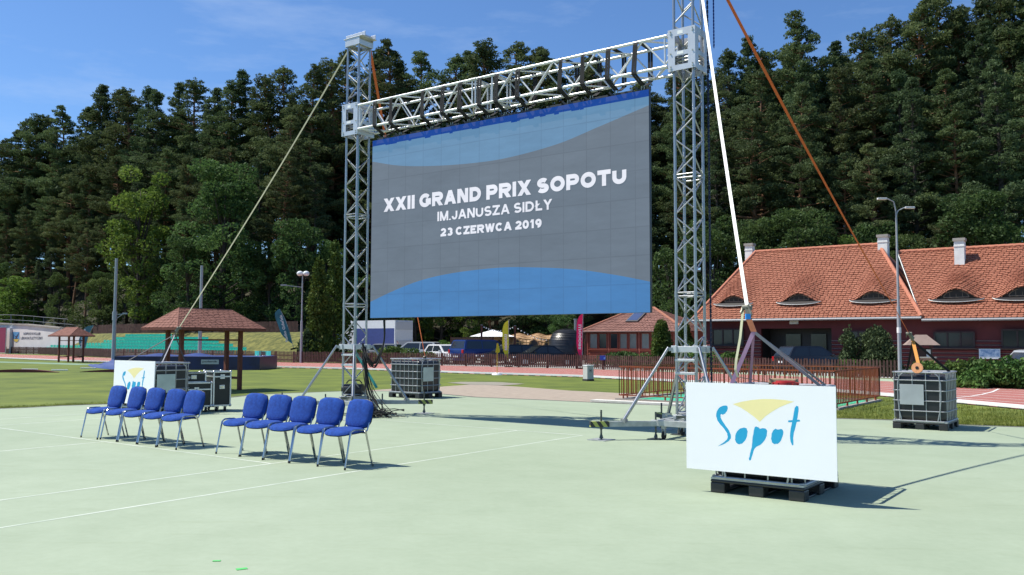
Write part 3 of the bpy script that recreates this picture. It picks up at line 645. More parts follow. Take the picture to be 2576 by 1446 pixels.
# ================================================================== WATER TANKS
plate_m = mat('tank_plate', (0.42, 0.45, 0.45), 0.5, 0.3, var=0.08, scale=3)
plate_g = mat('greenish_plate', (0.45, 0.52, 0.50), 0.4, 0.4, var=0.12, scale=3)
tankm = mat('black_tank', (0.018, 0.019, 0.021), 0.32, var=0.3, scale=4, bump=0.08, bscale=6)
cagem = mat('cage_tube', (0.40, 0.41, 0.42), 0.4, 0.7, var=0.12, scale=10)
def ibc(label, loc, rotz, plm, plate=True, nfront=5):
    """origin at the centre of the footprint; x is the 1.0 m front, y the 1.2 m side"""
    t = thing('water_tank', label, 'water tank', loc, rotz, 'black caged water tanks used as ballast')
    W, D = 1.0, 1.2; p = MB()
    for sx in (-1, 0, 1):
        for sy in (-1, 0, 1): p.box((sx * (W / 2 - .08), sy * (D / 2 - .08), .055), (.16, .16, .11))
    p.box((0, 0, .125), (W, D, .03))
    for sx in (-1, 0, 1): p.box((sx * (W / 2 - .08), 0, .012), (.10, D - .3, .024))
    p.build('pallet', blackp, t, bevel=0.012)
    tk = MB(); tk.box((0, 0, .615), (W - .055, D - .055, .90)); to = tk.build('tank', tankm, t)
    b = to.modifiers.new('bev', 'BEVEL'); b.width = .09; b.segments = 5
    cap = MB(); cap.cyl((0, 0, 1.03), (0, 0, 1.09), .11, n=18); cap.build('cap', mat_redcap, t, smooth=True)
    c = MB(); zb = [.165, .36, .56, .76, .96]; zt = 1.115
    hw, hd = W / 2 - .012, D / 2 - .012
    for i, z in enumerate(zb + [zt]):
        r = .0115 if 0 < i < 5 else .017
        cn = .05; ring = [(-hw + cn, -hd), (hw - cn, -hd), (hw, -hd + cn), (hw, hd - cn), (hw - cn, hd), (-hw + cn, hd), (-hw, hd - cn), (-hw, -hd + cn), (-hw + cn, -hd)]
        c.tube([(x, y, z) for x, y in ring], r, 8)
    for k in range(nfront - 1):
        x = -hw + .12 + (2 * hw - .24) * k / (nfront - 2)
        for s in (-1, 1): c.cyl((x, s * (hd - .012), .165), (x, s * (hd - .012), zt), .0095, n=8)
    for k in range(7):
        y = -hd + .09 + (2 * hd - .18) * k / 6
        for s in (-1, 1): c.cyl((s * (hw - .012), y, .165), (s * (hw - .012), y, zt), .0095, n=8)
    # curved corner tubes
    for sx in (-1, 1):
        for sy in (-1, 1):
            c.tube([(sx * (hw - .16), sy * (hd + .004), .17), (sx * (hw - .12), sy * (hd + .004), .36), (sx * (hw - .10), sy * (hd + .004), .6), (sx * (hw - .10), sy * (hd + .004), .9), (sx * (hw - .13), sy * (hd + .004), 1.04), (sx * (hw - .20), sy * (hd + .004), 1.10)], .012, 8)
    for y in (-.2, .2): c.cyl((-hw, y, zt), (hw, y, zt), .012, n=8)
    c.build('cage', cagem, t, smooth=True)
    fb = MB(); fb.box((0, 0, .152), (W - .01, D - .01, .02)); fb.build('base_tray', galv, t)
    if plate:
        pl = MB(); pl.box((-.13, -hd - .022, .68), (.44, .006, .40)); pl.build('label_plate', plm, t, bevel=0.004)
    return t
mat_redcap = mat('red_plastic', (0.45, 0.03, 0.03), 0.4)
def place_ibc(px, py, label, plm, front_left=True, **k):
    p = G(px, py, 0.012); c = p + UX * 0.5 + VX * 0.6
    return ibc(label, c, AU, plm, **k)
t_front = place_ibc(1787, 1238, 'black caged water tank nearest the camera, mostly hidden behind the right white board', plate_m)
t_right = place_ibc(2241, 1077, 'black caged water tank with a grey plate, farthest right beside the grass strip', plate_m)
t_right.scale = (.95, .95, .95)
for c_ in t_right.children:
    if c_.name.startswith('cap'): c_.data.materials[0] = blackp
pl0 = AT(375, 1045, 18.7); pl0.z = .012; t_left = ibc('black caged water tank behind the left row of chairs, beside the left white board', pl0 - UX * .6 + VX * .5, AU + PI / 2, plate_g)
pm = G(1054.4, 1003.2, .012); t_mid = ibc('black caged water tank standing alone between the left tower and the sand', pm - UX * .6 + VX * .5, AU + PI / 2, plate_g, nfront=5)
# ------------------------------------------------------------------ white boards with the town's lettering
TLc, TRc, BRc, BLc = (860, 437), (2018, 497), (2023, 1237), (862, 1100)
def homog(src, dst):
    import numpy as np
    A = []
    for (x, y), (u, v) in zip(src, dst): A.append([x, y, 1, 0, 0, 0, -u * x, -u * y, -u]); A.append([0, 0, 0, x, y, 1, -v * x, -v * y, -v])
    _, _, V = np.linalg.svd(np.array(A, float)); return V[-1].reshape(3, 3)
HM = homog([TLc, TRc, BRc, BLc], [(0, 1), (1, 1), (1, 0), (0, 0)])
def uvp(x, y):
    a = HM[0][0] * x + HM[0][1] * y + HM[0][2]; b = HM[1][0] * x + HM[1][1] * y + HM[1][2]; c = HM[2][0] * x + HM[2][1] * y + HM[2][2]; return a / c, b / c
yel = [(1220, 615), (1290, 598), (1370, 586), (1450, 581), (1530, 583), (1620, 592), (1695, 606), (1640, 624), (1580, 648), (1520, 682), (1470, 716), (1427, 757), (1385, 718), (1330, 676), (1280, 643)]
blue = [
 [(1178, 628), (1182, 645), (1175, 668), (1160, 688), (1142, 697), (1130, 690), (1124, 700), (1126, 718), (1140, 745), (1165, 785), (1190, 820), (1203, 852), (1203, 880), (1188, 900), (1160, 918), (1130, 930), (1100, 940), (1128, 922), (1155, 903), (1175, 885), (1180, 865), (1175, 840), (1152, 805), (1120, 768), (1100, 738), (1091, 705), (1096, 672), (1112, 645), (1135, 630), (1158, 625)],
 [(1275, 805), (1305, 798), (1325, 805), (1333, 830), (1328, 865), (1312, 900), (1290, 922), (1265, 927), (1245, 915), (1235, 890), (1237, 860), (1250, 828)],
 [(1400, 792), (1418, 800), (1428, 812), (1450, 806), (1472, 810), (1484, 828), (1480, 865), (1460, 905), (1430, 935), (1398, 950), (1384, 965), (1372, 1000), (1356, 1050), (1344, 1053), (1340, 1040), (1350, 1000), (1364, 950), (1368, 915), (1372, 870), (1380, 825), (1388, 798)],
 [(1550, 812), (1565, 820), (1590, 815), (1603, 822), (1609, 840), (1603, 870), (1590, 905), (1565, 930), (1540, 932), (1520, 918), (1513, 890), (1518, 850), (1530, 825)],
 [(1712, 638), (1726, 642), (1729, 665), (1724, 700), (1716, 747), (1738, 748), (1739, 761), (1713, 764), (1704, 800), (1690, 845), (1684, 890), (1685, 942), (1676, 945), (1664, 915), (1660, 865), (1668, 805), (1677, 765), (1646, 764), (1648, 750), (1681, 749), (1690, 700), (1699, 655)]]
yelm = mat('pale_yellow_print', (0.90, 0.79, 0.38), 0.5, var=0.03); blum = mat('cyan_print', (0.012, 0.36, 0.62), 0.5, var=0.03)
boardm = mat('white_board', (0.90, 0.90, 0.90), 0.38, var=0.012, scale=1.3)
def sopot(label, loc, rotz, W, H, tilt=0.0):
    t = thing('lettered_board', label, 'board', loc, rotz, 'white boards leaning on the ballast tanks')
    b = MB(); b.box((W / 2, 0, H / 2), (W, .012, H)); b.build('panel', boardm, t)
    y = MB(); y.poly([(uvp(*p)[0] * W, -.0065, uvp(*p)[1] * H) for p in yel]); y.build('yellow_fan', yelm, t)
    l = MB()
    for pg in blue:
        # roughened outline
        pts = []
        for i, p in enumerate(pg):
            q2 = pg[(i + 1) % len(pg)]; pts.append(p); pts.append(((p[0] + q2[0]) / 2 + random.uniform(-1.5, 1.5), (p[1] + q2[1]) / 2 + random.uniform(-1.5, 1.5)))
        l.poly([(uvp(*p)[0] * W, -.0065, uvp(*p)[1] * H) for p in pts])
    l.build('lettering', blum, t)
    t.rotation_euler = (tilt, 0, rotz)
    return t
bp = t_front.location - VX * .655
q = [PLN(x, y, bp, VX) for x, y in ((1727, 960), (1727, 1176), (2105, 1220), (2105, 980))]
print('board', [(round((k - bp).dot(UX), 3), round(k.z, 3)) for k in q])
BW = 0.5 * ((q[2] - q[1]).dot(UX) + (q[3] - q[0]).dot(UX)); 
bz0 = .5 * (q[1].z + q[2].z); BH = .5 * (q[0].z + q[3].z) - bz0; ub = .5 * ((q[0] - bp).dot(UX) + (q[1] - bp).dot(UX))
br_ = sopot('large white board with blue brush lettering and yellow fan, before the nearest tank', bp + UX * ub + Z(bz0), AU, BW, BH)
bp2 = t_left.location - VX * .56; ql = (PLN(285.5, 960, bp2, VX) - bp2).dot(UX)
br2 = sopot('smaller looking white board with blue lettering, partly hidden behind the left row of chairs', bp2 + UX * ql + Z(.24), AU, 1.59, .93, -0.02)
# things on top of the near tank
o = MB(); o.box((0, 0, .035), (.30, .14, .07)); o = o.build('wooden_block', mat('old_wood', (0.34, 0.25, 0.15), 0.8, var=0.3, scale=12), bevel=0.008); tl0 = t_front.location
o.location = tl0 + UX * .0 + VX * .30 + Z(1.135 - .012); o.rotation_euler = (0, 0, AU + .1); tag(o, 'short brown wooden block on top of the tank behind the right white board', 'wood block')
rc = thing('red_drum_lid', 'flat red round plastic lid on top of the tank behind the right white board', 'lid', tl0 + UX * .20 + VX * (-.22) + Z(1.125)); m_ = MB(); m_.cyl((0, 0, 0), (0, 0, .05), .13, n=20); m_.cyl((0, 0, .05), (0, 0, .065), .10, n=20); m_.build('lid', mat_redcap, rc, smooth=True)
gr = MB()
for k in range(10): a = 2 * PI * k / 10; gr.box((.132 * math.cos(a), .132 * math.sin(a), .025), (.02, .02, .045), Matrix.Rotation(a, 3, 'Z'))
gr.build('grip', mat_redcap, rc)
# ------------------------------------------------------------------ straps
def strap(label, cat, P, Q, m, wd, legs, legm, ratchet=None, name='ratchet_strap', twist=0.4):
    t = thing(name, label, cat, Q, 0, 'guy straps from the towers down to the tanks')
    b = MB(); d = (Q - P).normalized(); n = 26; wv = Vector((1, 0.2, 0)).normalized(); prev = None
    vs = []
    for i in range(n + 1):
        s = i / n; p = P.lerp(Q, s) + Z(-.10 * math.sin(PI * s)); an = -.15 + twist * s; tgt = (to_sun * .9 + (Vector((0, 0, EYE)) - p).normalized()).normalized(); side = d.cross(tgt).normalized(); side = (Matrix.Rotation(an, 3, d) @ side).normalized(); nn = d.cross(side) * .0018
        vs += [p + side * wd / 2 + nn, p - side * wd / 2 + nn, p - side * wd / 2 - nn, p + side * wd / 2 - nn]
    fs = [(4 * i + j, 4 * i + (j + 1) % 4, 4 * i + 4 + (j + 1) % 4, 4 * i + 4 + j) for i in range(n) for j in range(4)]
    b.add(vs, fs); b.build('webbing', m, t, world=True)
    if ratchet:
        r = MB(); e = Q; r.bar(e, e + d * .20, .055, .02); r.bar(e - VX * .03 + UX * .02, e + d * .15 + UX * .05 - VX * .03, .010, .035); r.cyl(e + d * .03 - UX * .05, e + d * .03 + UX * .05, .03, n=12); r.bar(e + d * .01 - UX * .04, e + d * .11 - UX * .08, .015, .03)
        r.build('ratchet', ratchet, t, world=True)
    J = Q + d * (.20 if ratchet else .02)
    for (L, lm, w_) in legs:
        lb = MB(); dd = (L - J).normalized(); s2 = (UX - dd * UX.dot(dd)).normalized(); lb.bar(J, L, .006, w_, up=s2) ; lb.build('sling_leg', lm, t, world=True)
    return t, J
Ltop = TL + Z(zl_top + .08); Rtop = TR_ + Z(zl_top + .08)
m_olive = mat('olive_webbing', (0.34, 0.34, 0.22), 0.85, var=0.12, scale=3); m_dgr = mat('dark_grey_webbing', (0.07, 0.07, 0.075), 0.85); m_pale = mat('pale_webbing', (0.56, 0.55, 0.36), 0.85, var=0.1, scale=3); m_white = mat('white_webbing', (0.88, 0.87, 0.80), 0.8, var=0.04); m_or = mat('orange_webbing', (0.62, 0.13, 0.03), 0.8, var=0.08); m_pur = mat('lilac_webbing', (0.42, 0.26, 0.40), 0.85, var=0.1); m_gr = mat('grey_webbing', (0.32, 0.32, 0.34), 0.85, var=0.1)
m_dk = mat('ratchet_steel', (0.16, 0.16, 0.13), 0.5, 0.5, var=0.3, scale=20)
def rayz(px, py, base, n=None):
    return PLN(px, py, base, Vector((0, 1, 0)))
lt = t_left.location; Q1 = rayz(452, 822, lt + Vector((0, 0, 0)))
zt = 1.13
s1, J1 = strap('long olive beige strap from the left tower head down to the left tank', 'strap', Ltop - UX * .18 - VX * .15 - Z(.15), Q1, m_olive, .040, [(lt - UX * .55 - VX * .4 + Z(zt), m_dgr, .045), (lt + UX * .55 - VX * .2 + Z(zt), m_gr, .035), (lt + UX * .5 + VX * .4 + Z(zt), m_dgr, .035), (lt - UX * .5 + VX * .4 + Z(zt), m_dgr, .04)], m_gr, m_dk)
fl = t_front.location; Q2 = rayz(1879, 768, fl)
s2, J2 = strap('long white strap from the right tower head down to the nearest tank', 'strap', Rtop + UX * .20 - VX * .10, Q2, m_white, .045, [], m_gr, m_dk)
ox = MB(); J3 = rayz(1896, 834, fl); dx_ = (J3 - J2).normalized(); ox.bar(J2, J3, .008, .065, up=(UX - dx_ * UX.dot(dx_)).normalized()); ox.build('orange_sling', mat('salmon_webbing', (0.72, 0.26, 0.16), 0.8, var=0.06), s2, world=True)
for (L, lm, w_) in ((fl - UX * .47 - VX * .05 + Z(zt), m_pur, .045), (fl - UX * .47 + VX * .52 + Z(zt), m_pur, .03), (fl + UX * .47 + VX * .1 + Z(zt), m_gr, .035), (fl + UX * .40 + VX * .5 + Z(zt), m_gr, .025)):
    lb = MB(); dd = (L - J3).normalized(); lb.bar(J3, L, .006, w_, up=(UX - dd * UX.dot(dd)).normalized()); lb.build('sling_leg', lm, s2, world=True)
bt = MB(); bt.box(J2 + Z(.03) - VX * .03, (.05, .04, .06)); bt.build('blue_tag', mat('blue_tag', (0.02, 0.28, 0.75), .5), s2, world=True)
tail = MB(); pts = [Q2 - UX * .04, rayz(1866, 860, fl), rayz(1853, 960 - 40, fl), rayz(1850, 905, fl), rayz(1852, 940, fl), rayz(1862, 950, fl), rayz(1872, 962, fl) , fl - UX * .05 + VX * .25 + Z(1.14)]
pts = [Q2 - UX * .04, rayz(1862, 850, fl), rayz(1852, 905, fl), rayz(1850, 930, fl), rayz(1856, 948, fl), fl - UX * .12 + VX * .25 + Z(1.14)]
for a_, b_ in zip(pts, pts[1:]): tail.bar(a_, b_, .003, .028, up=UX)
tail.build('loose_tail', m_pale, s2, world=True)
rl = t_right.location; Q3 = rayz(2285, 836, rl)
s3, J4 = strap('long orange strap from the right tower head down to the far right tank', 'strap', Rtop + UX * .2 + VX * .2, Q3, m_or, .052, [(rl - UX * .42 + VX * .5 + Z(1.06), blackt, .04), (rl + UX * .42 + VX * .1 + Z(1.06), blackt, .045)], m_gr, m_dk, twist=1.45)
tb = MB(); tb.bar(J4, rl - UX * .0 - VX * .45 + Z(1.12), .006, .06, up=UX); tb.build('orange_tail', mat('ochre_webbing', (0.60, 0.26, 0.05), 0.8), s3, world=True)
rollm = mat('roll_orange', (0.75, 0.34, 0.16), 0.8, var=0.1, scale=30); R_ = thing('webbing_roll', 'coil of orange webbing lying on the far right tank', 'webbing roll', rl - VX * .52 - UX * .02 + Z(1.07), AU)
rm = MB(); rm.cyl((0, 0, .07), (0, -.05, .075), .10, n=24); rm.build('coil', rollm, R_, smooth=True); rm = MB(); rm.cyl((0, -.045, .075), (0, -.056, .076), .03, n=14); rm.build('core', blackt, R_)
ml_ = t_mid.location; Q4 = rayz(1069, 896, ml_); 
s4, J5 = strap('orange strap passing behind the screen to the tank in the middle', 'strap', Ltop + UX * .10 + VX * .22, Q4, m_or, .075, [(ml_ - UX * .5 + VX * .3 + Z(zt), m_gr, .03), (ml_ + UX * .5 + VX * .3 + Z(zt), m_gr, .03)], m_gr, m_dk)
# chain beside the right tower
t = thing('hoist_chain', 'dark hoist chain hanging beside the right tower', 'chain', TR_ + UX * .31 + VX * .12, AU); cmb = MB()
z = 0.9; k = 0
while z < zl_top + .1:
    if k % 2: cmb.box((0, 0, z), (.034, .010, .056))
    else: cmb.box((0, 0, z), (.010, .034, .056))
    z += .040; k += 1
cmb.build('links', mat('chain_steel', (0.03, 0.035, 0.06), 0.4, 0.8), t)
cmb = MB(); z = zb1 - .3; k = 0
while z < zl_top + .1:
    cmb.box((.10, .03, z), (.024, .008, .04) if k % 2 else (.008, .024, .04)); z += .03; k += 1
cmb.build('fall_chain', mat('blued_chain', (0.02, 0.04, 0.16), 0.4, 0.8), t)
# chain hoist and cables at the left tower
h = thing('chain_hoist', 'black chain hoist lying in the base of the left tower', 'hoist', TL + Z(.42), AU + .5); m_ = MB(); m_.cyl((-.2, .0, .14), (.2, 0, .14), .12, n=18); m_.cyl((-.27, 0, .14), (-.2, 0, .14), .09, .12, n=18); m_.box((0, 0, .03), (.3, .2, .06)); m_.build('body', blackp, h, smooth=True)
m_ = MB(); m_.tube([(-.18, 0, .27), (-.12, 0, .34), (.12, 0, .34), (.18, 0, .27)], .015); m_.build('handle', blackp, h)
cab_ = thing('cable_bundle', 'black power and signal cables draped from the screen down beside the left tower', 'cables', TL + UX * .7)
def bez(pts, n=22):
    out_ = []
    for i in range(len(pts) - 1):
        p0 = pts[max(i - 1, 0)]; p1 = pts[i]; p2 = pts[i + 1]; p3 = pts[min(i + 2, len(pts) - 1)]
        for k in range(n // (len(pts) - 1) + 1):
            t = k / (n // (len(pts) - 1) + 1); out_.append(0.5 * ((2 * p1) + (p2 - p0) * t + (2 * p0 - 5 * p1 + 4 * p2 - p3) * t * t + (3 * p1 - p0 - 3 * p2 + p3) * t ** 3))
    out_.append(pts[-1]); return out_
rnd = random.Random(3)
hook = TL + UX * .42 - VX * .15
for k in range(7):
    j = lambda s: Vector((rnd.uniform(-s, s), rnd.uniform(-s, s), rnd.uniform(-s, s)))
    A = TL + UX * (u0 + .32) + Z(zs0 - .02); m_ = MB()
    m_.tube(bez([A + j(.02), A + Z(-.55) + UX * (-.03) + j(.03), A + Z(-1.0) - UX * .30 + j(.05), hook + Z(1.22) + UX * .16 + j(.05), hook + Z(1.5) + j(.04)], 24), .012, 6); m_.build('cable', rubber, cab_, world=True)
for k in range(10):
    j = lambda s: Vector((rnd.uniform(-s, s), rnd.uniform(-s, s), rnd.uniform(-s, s) * .5))
    e = rnd.uniform(.05, .75); m_ = MB()
    m_.tube(bez([hook + Z(1.6 - rnd.uniform(0, .4)) + j(.03), hook + Z(1.1) + UX * .05 + j(.05), hook + Z(.55) + UX * (.15 + e * .3) + j(.05), hook + Z(.10) + UX * (.3 + e) + j(.06), hook + Z(.03) + UX * (.5 + e) + j(.2) * Vector((1, 1, 0)).length * .3], 26), rnd.choice((.007, .010, .014)), 6); m_.build('cable', rubber, cab_, world=True)
for k in range(12):
    c0 = hook + UX * rnd.uniform(.2, .8) - VX * rnd.uniform(-.2, .3); r_ = rnd.uniform(.10, .28); pts = []
    for i in range(20):
        a = 2 * PI * i / 17; pts.append(Vector((c0.x + r_ * math.cos(a) * rnd.uniform(.9, 1.1), c0.y + r_ * .8 * math.sin(a), .03 + .012 * k * .9 + rnd.uniform(0, .04))))
    m_ = MB(); m_.tube(pts, .010, 6); m_.build('cable', rubber, cab_, world=True)
pb = thing('power_distribution_box', 'small black power box in the cable heap beside the left tower', 'power box', hook + UX * .35 - VX * .25, AU); m_ = MB(); m_.box((0, 0, .13), (.35, .25, .2)); m_.build('case', blackp, pb, bevel=0.01)
m_ = MB(); [m_.cyl((x, -.125, .14), (x, -.15, .14), .03, n=10) for x in (-.1, 0, .1)]; m_.build('socket', mat_redcap, pb)
tealm = mat('teal_webbing', (0.04, 0.34, 0.32), 0.8); ts = MB(); ts.bar(TL - UX * .05 + VX * .1 + Z(zb0), TL - UX * .05 + VX * .1 + Z(1.35), .03, .004); ts.bar(TL - UX * .05 + VX * .1 + Z(1.35), TL + UX * .5 + VX * .2 + Z(.60), .03, .05); o = ts.build('teal_strap', tealm); tag(o, 'teal strap running down inside the left tower and out near its foot', 'strap')
# ------------------------------------------------------------------ chairs
fab = mat('blue_fabric', (0.007, 0.054, 0.31), 0.95, col2=(0.013, 0.084, 0.42), var=0.2, scale=22, bump=0.8, bscale=170)
def blob(W, D, th, curve, n=20, power=3.2, lower=0.0):
    """padded rounded panel in the x-y plane; curve(x,y)->z"""
    mb = MB(); rings = [0.0, .35, .62, .82, .93, 1.0]; vs = []
    def pt(r, a, side):
        c, s = math.cos(a), math.sin(a); k = (abs(c) ** power + abs(s) ** power) ** (-1 / power); x = r * k * c * W / 2; y = r * k * s * D / 2
        y2 = y * (1 + (lower if y < 0 else 0) * (1 - (2 * x / W) ** 2))
        hgt = th * (1 - r ** 6) ** .5 if side > 0 else -.006
        return (x, y2, curve(x, y2) + (hgt if side > 0 else -.006))
    for side in (1, -1):
        for r in rings:
            for i in range(n): vs.append(pt(r, 2 * PI * i / n + PI / n, side))
    R = len(rings); fs = []
    for s in range(2):
        b = s * R * n
        for k in range(R - 1):
            for i in range(n): fs.append((b + k * n + i, b + k * n + (i + 1) % n, b + (k + 1) * n + (i + 1) % n, b + (k + 1) * n + i))
    for i in range(n): fs.append(((R - 1) * n + i, (R - 1) * n + (i + 1) % n, (2 * R - 1) * n + (i + 1) % n, (2 * R - 1) * n + i))
    mb.add(vs, fs); return mb
def make_chair(label):
    """x across, -y is the front; origin midway between the feet"""
    t = thing('conference_chair', label, 'chair', (0, 0, 0), 0, 'blue upholstered chairs set out in two rows')
    seat = blob(.47, .43, .045, lambda x, y: .435 + .10 * max(0, -y - .02) ** 2 * -6 + .25 * x * x * .6 + .02 * (y > 0) * y / .2); so_ = seat.build('seat', fab, t, smooth=True); so_.modifiers.clear(); so_.location = (0, -.02, 0)
    sh = blob(.46, .42, -.012, lambda x, y: .424 + .10 * max(0, -y - .02) ** 2 * -6 + .25 * x * x * .6 + .02 * (y > 0) * y / .2); s_ = sh.build('seat_shell', blackp, t, smooth=True); s_.location = (0, -.02, 0); s_.modifiers.clear()
    tilt = math.radians(13)
    bk = blob(.475, .365, .045, lambda x, y: -.55 * x * x, power=4.6, lower=.10); me = bk.build('backrest', fab, t, smooth=True); me.modifiers.clear()
    # local: x across, y up, z forward
    Mx = Matrix.Translation((0, .20, .665)) @ Matrix.Rotation(-tilt, 4, 'X') @ Matrix(((1, 0, 0, 0), (0, 0, -1, 0), (0, 1, 0, 0), (0, 0, 0, 1))); me.data.transform(Mx)
    b2 = blob(.485, .375, -.018, lambda x, y: -.55 * x * x - .006, power=4.6, lower=.10); mb_ = b2.build('backrest_shell', blackp, t, smooth=True); mb_.modifiers.clear(); mb_.data.transform(Mx)
    for s in (-1, 1):
        x = s * .255
        f = MB(); f.tube([(x * 1.02, -.235, .0), (x, -.15, .44), (x, -.135, .466), (x, -.10, .480), (x, -.02, .482), (x, .06, .478), (x, .10, .462), (x, .115, .43)], .0122, 8); lg = f.build('side_frame', chrome, t, smooth=True)
        f = MB(); f.tube([(x, .11, .45), (x, .125, .38), (x * 1.02, .23, .0)], .0122, 8); f.build('rear_leg', chrome, lg, smooth=True)
        f = MB(); f.tube([(x * .86, .10, .435), (x * .86, .155, .445), (x * .86, .175, .48), (x * .84, .215, .60)], .010, 8); f.build('back_upright', chrome, t, smooth=True)
        for yy in (-.235, .23): f = MB(); f.cyl((x * 1.02, yy, 0), (x * 1.02, yy * .985, .03), .013, n=8); f.build('foot_cap', rubber, lg)
    f = MB(); f.cyl((-.25, -.12, .425), (.25, -.12, .425), .009, n=8); f.cyl((-.25, .10, .43), (.25, .10, .43), .009, n=8); f.build('cross_tube', chrome, t, smooth=True)
    return t
lab = [('left row', [(202, 1100), (449, 1131.4)]), ('right row', [(541, 1141.4), (873.8, 1182.7)])]
pos = ['far left end', 'second from its far left end', 'the middle one', 'second from its near right end', 'near right end']
ch0 = None
for ri, (rn, (a, b)) in enumerate(lab):
    A = G(*a, .012); B = G(*b, .012); d = (B - A); L = d.length / 5; d.normalize(); n_ = Vector((-d.y, d.x, 0))
    ang = math.atan2(d.y, d.x)
    for k in range(5):
        lb = 'blue padded chair with chrome legs in the %s, %s' % (rn, pos[k])
        p = A + d * (L * (k + .5)) + n_ * .235
        rz = ang + random.uniform(-.055, .055)
        if ch0 is None: ch0 = make_chair(lb); ch0.location = p; ch0.rotation_euler = (0, 0, rz)
        else: dup(ch0, p + n_ * random.uniform(-.03, .03), rz, lb)
# ------------------------------------------------------------------ flight cases
casem = mat('case_black', (0.016, 0.018, 0.017), 0.55, var=0.2, scale=5, bump=0.1, bscale=60); edgem = mat('case_edge', (0.60, 0.61, 0.62), 0.35, 0.7, var=0.08, scale=9)
def case(label, loc, rotz, W, D, H, wheels=True, lidz=.8, name='flight_case', base=.14):
    t = thing(name, label, 'flight case', loc, rotz, 'black road cases behind the chairs'); z0 = base if wheels else 0.0
    b = MB(); b.box((0, 0, z0 + H / 2), (W, D, H)); b.build('shell', casem, t)
    e = MB(); s_ = .032
    for sx in (-1, 1):
        for sy in (-1, 1): e.box((sx * W / 2, sy * D / 2, z0 + H / 2), (s_, s_, H))
    for z in (z0, z0 + H, z0 + H * lidz):
        for s in (-1, 1): e.box((0, s * D / 2, z), (W, s_ * .94, s_)); e.box((s * W / 2, 0, z), (s_ * .94, D, s_))
    e.build('edge_trim', edgem, t, bevel=0.004)
    c = MB()
    for sx in (-1, 1):
        for sy in (-1, 1):
            for z in (z0, z0 + H): c.sphere((sx * W / 2, sy * D / 2, z), .035, 10, 8)
    c.build('ball_corner', edgem, t, smooth=True)
    for (fx, fy, nx, ny) in ((0, -D / 2, 0, -1), (W / 2, 0, 1, 0)):
        h = MB(); zc_ = z0 + H * .55; wx = .12
        if ny: h.box((fx, fy - .004, zc_), (wx, .01, .09)); 
        else: h.box((fx + .004, fy, zc_), (.01, wx, .09))
        ho = h.build('handle_plate', edgem, t, bevel=.004)
        g = MB()
        if ny: g.box((fx, fy - .012, zc_), (wx * .7, .01, .055))
        else: g.box((fx + .012, fy, zc_), (.01, wx * .7, .055))
        g.build('handle', chrome, ho, bevel=.003)
    k = MB()
    if lidz < 1: k.box((0, -D / 2 - .02, z0 + H * lidz), (.10, .012, .10)); k.cyl((-.02, -D / 2 - .028, z0 + H * lidz), (.02, -D / 2 - .028, z0 + H * lidz), .02, n=8)
    k.build('latch', edgem, t) if k.v else None
    if wheels:
        for sx in (-1, 1):
            for sy in (-1, 1):
                wx_, wy_ = sx * (W / 2 - .09), sy * (D / 2 - .09); c2 = MB(); c2.box((wx_, wy_, z0 - .02), (.09, .09, .02)); c2.box((wx_ + .025, wy_, z0 - .055), (.006, .05, .07)); c2.box((wx_ - .025, wy_, z0 - .055), (.006, .05, .07)); co2 = c2.build('castor', edgem, t)
                w2 = MB(); w2.cyl((wx_ - .018, wy_, .055), (wx_ + .018, wy_, .055), .052, n=16); w2.build('wheel', rubber, co2, smooth=True)
    return t
cp = G(573, 1036, .012); 
cp = G(536, 1036, .012); ca = math.radians(36); xa_ = Vector((math.cos(ca), math.sin(ca), 0)); ya_ = Vector((-math.sin(ca), math.cos(ca), 0))
case('tall black road case with silver edges on castors, right of the left tank', cp + xa_ * .19 + ya_ * .36, ca, .38, .72, .76, lidz=.86)
cs2 = case('low black road case on castors between the left tank and the tall case', cp - xa_ * .38 + ya_ * .30, ca, .66, .58, .52, lidz=.72)
cs3 = case('shallow black case with white lettering lying on top of the low case', cp - xa_ * .42 + ya_ * .32 + Z(.14 + .52 + .02), ca, .52, .45, .20, wheels=False, lidz=1.0)
block('SION', 'case_lettering', whitep, cs3, .15, .045, -.23, .085, -.45 / 2 - .006, .09)
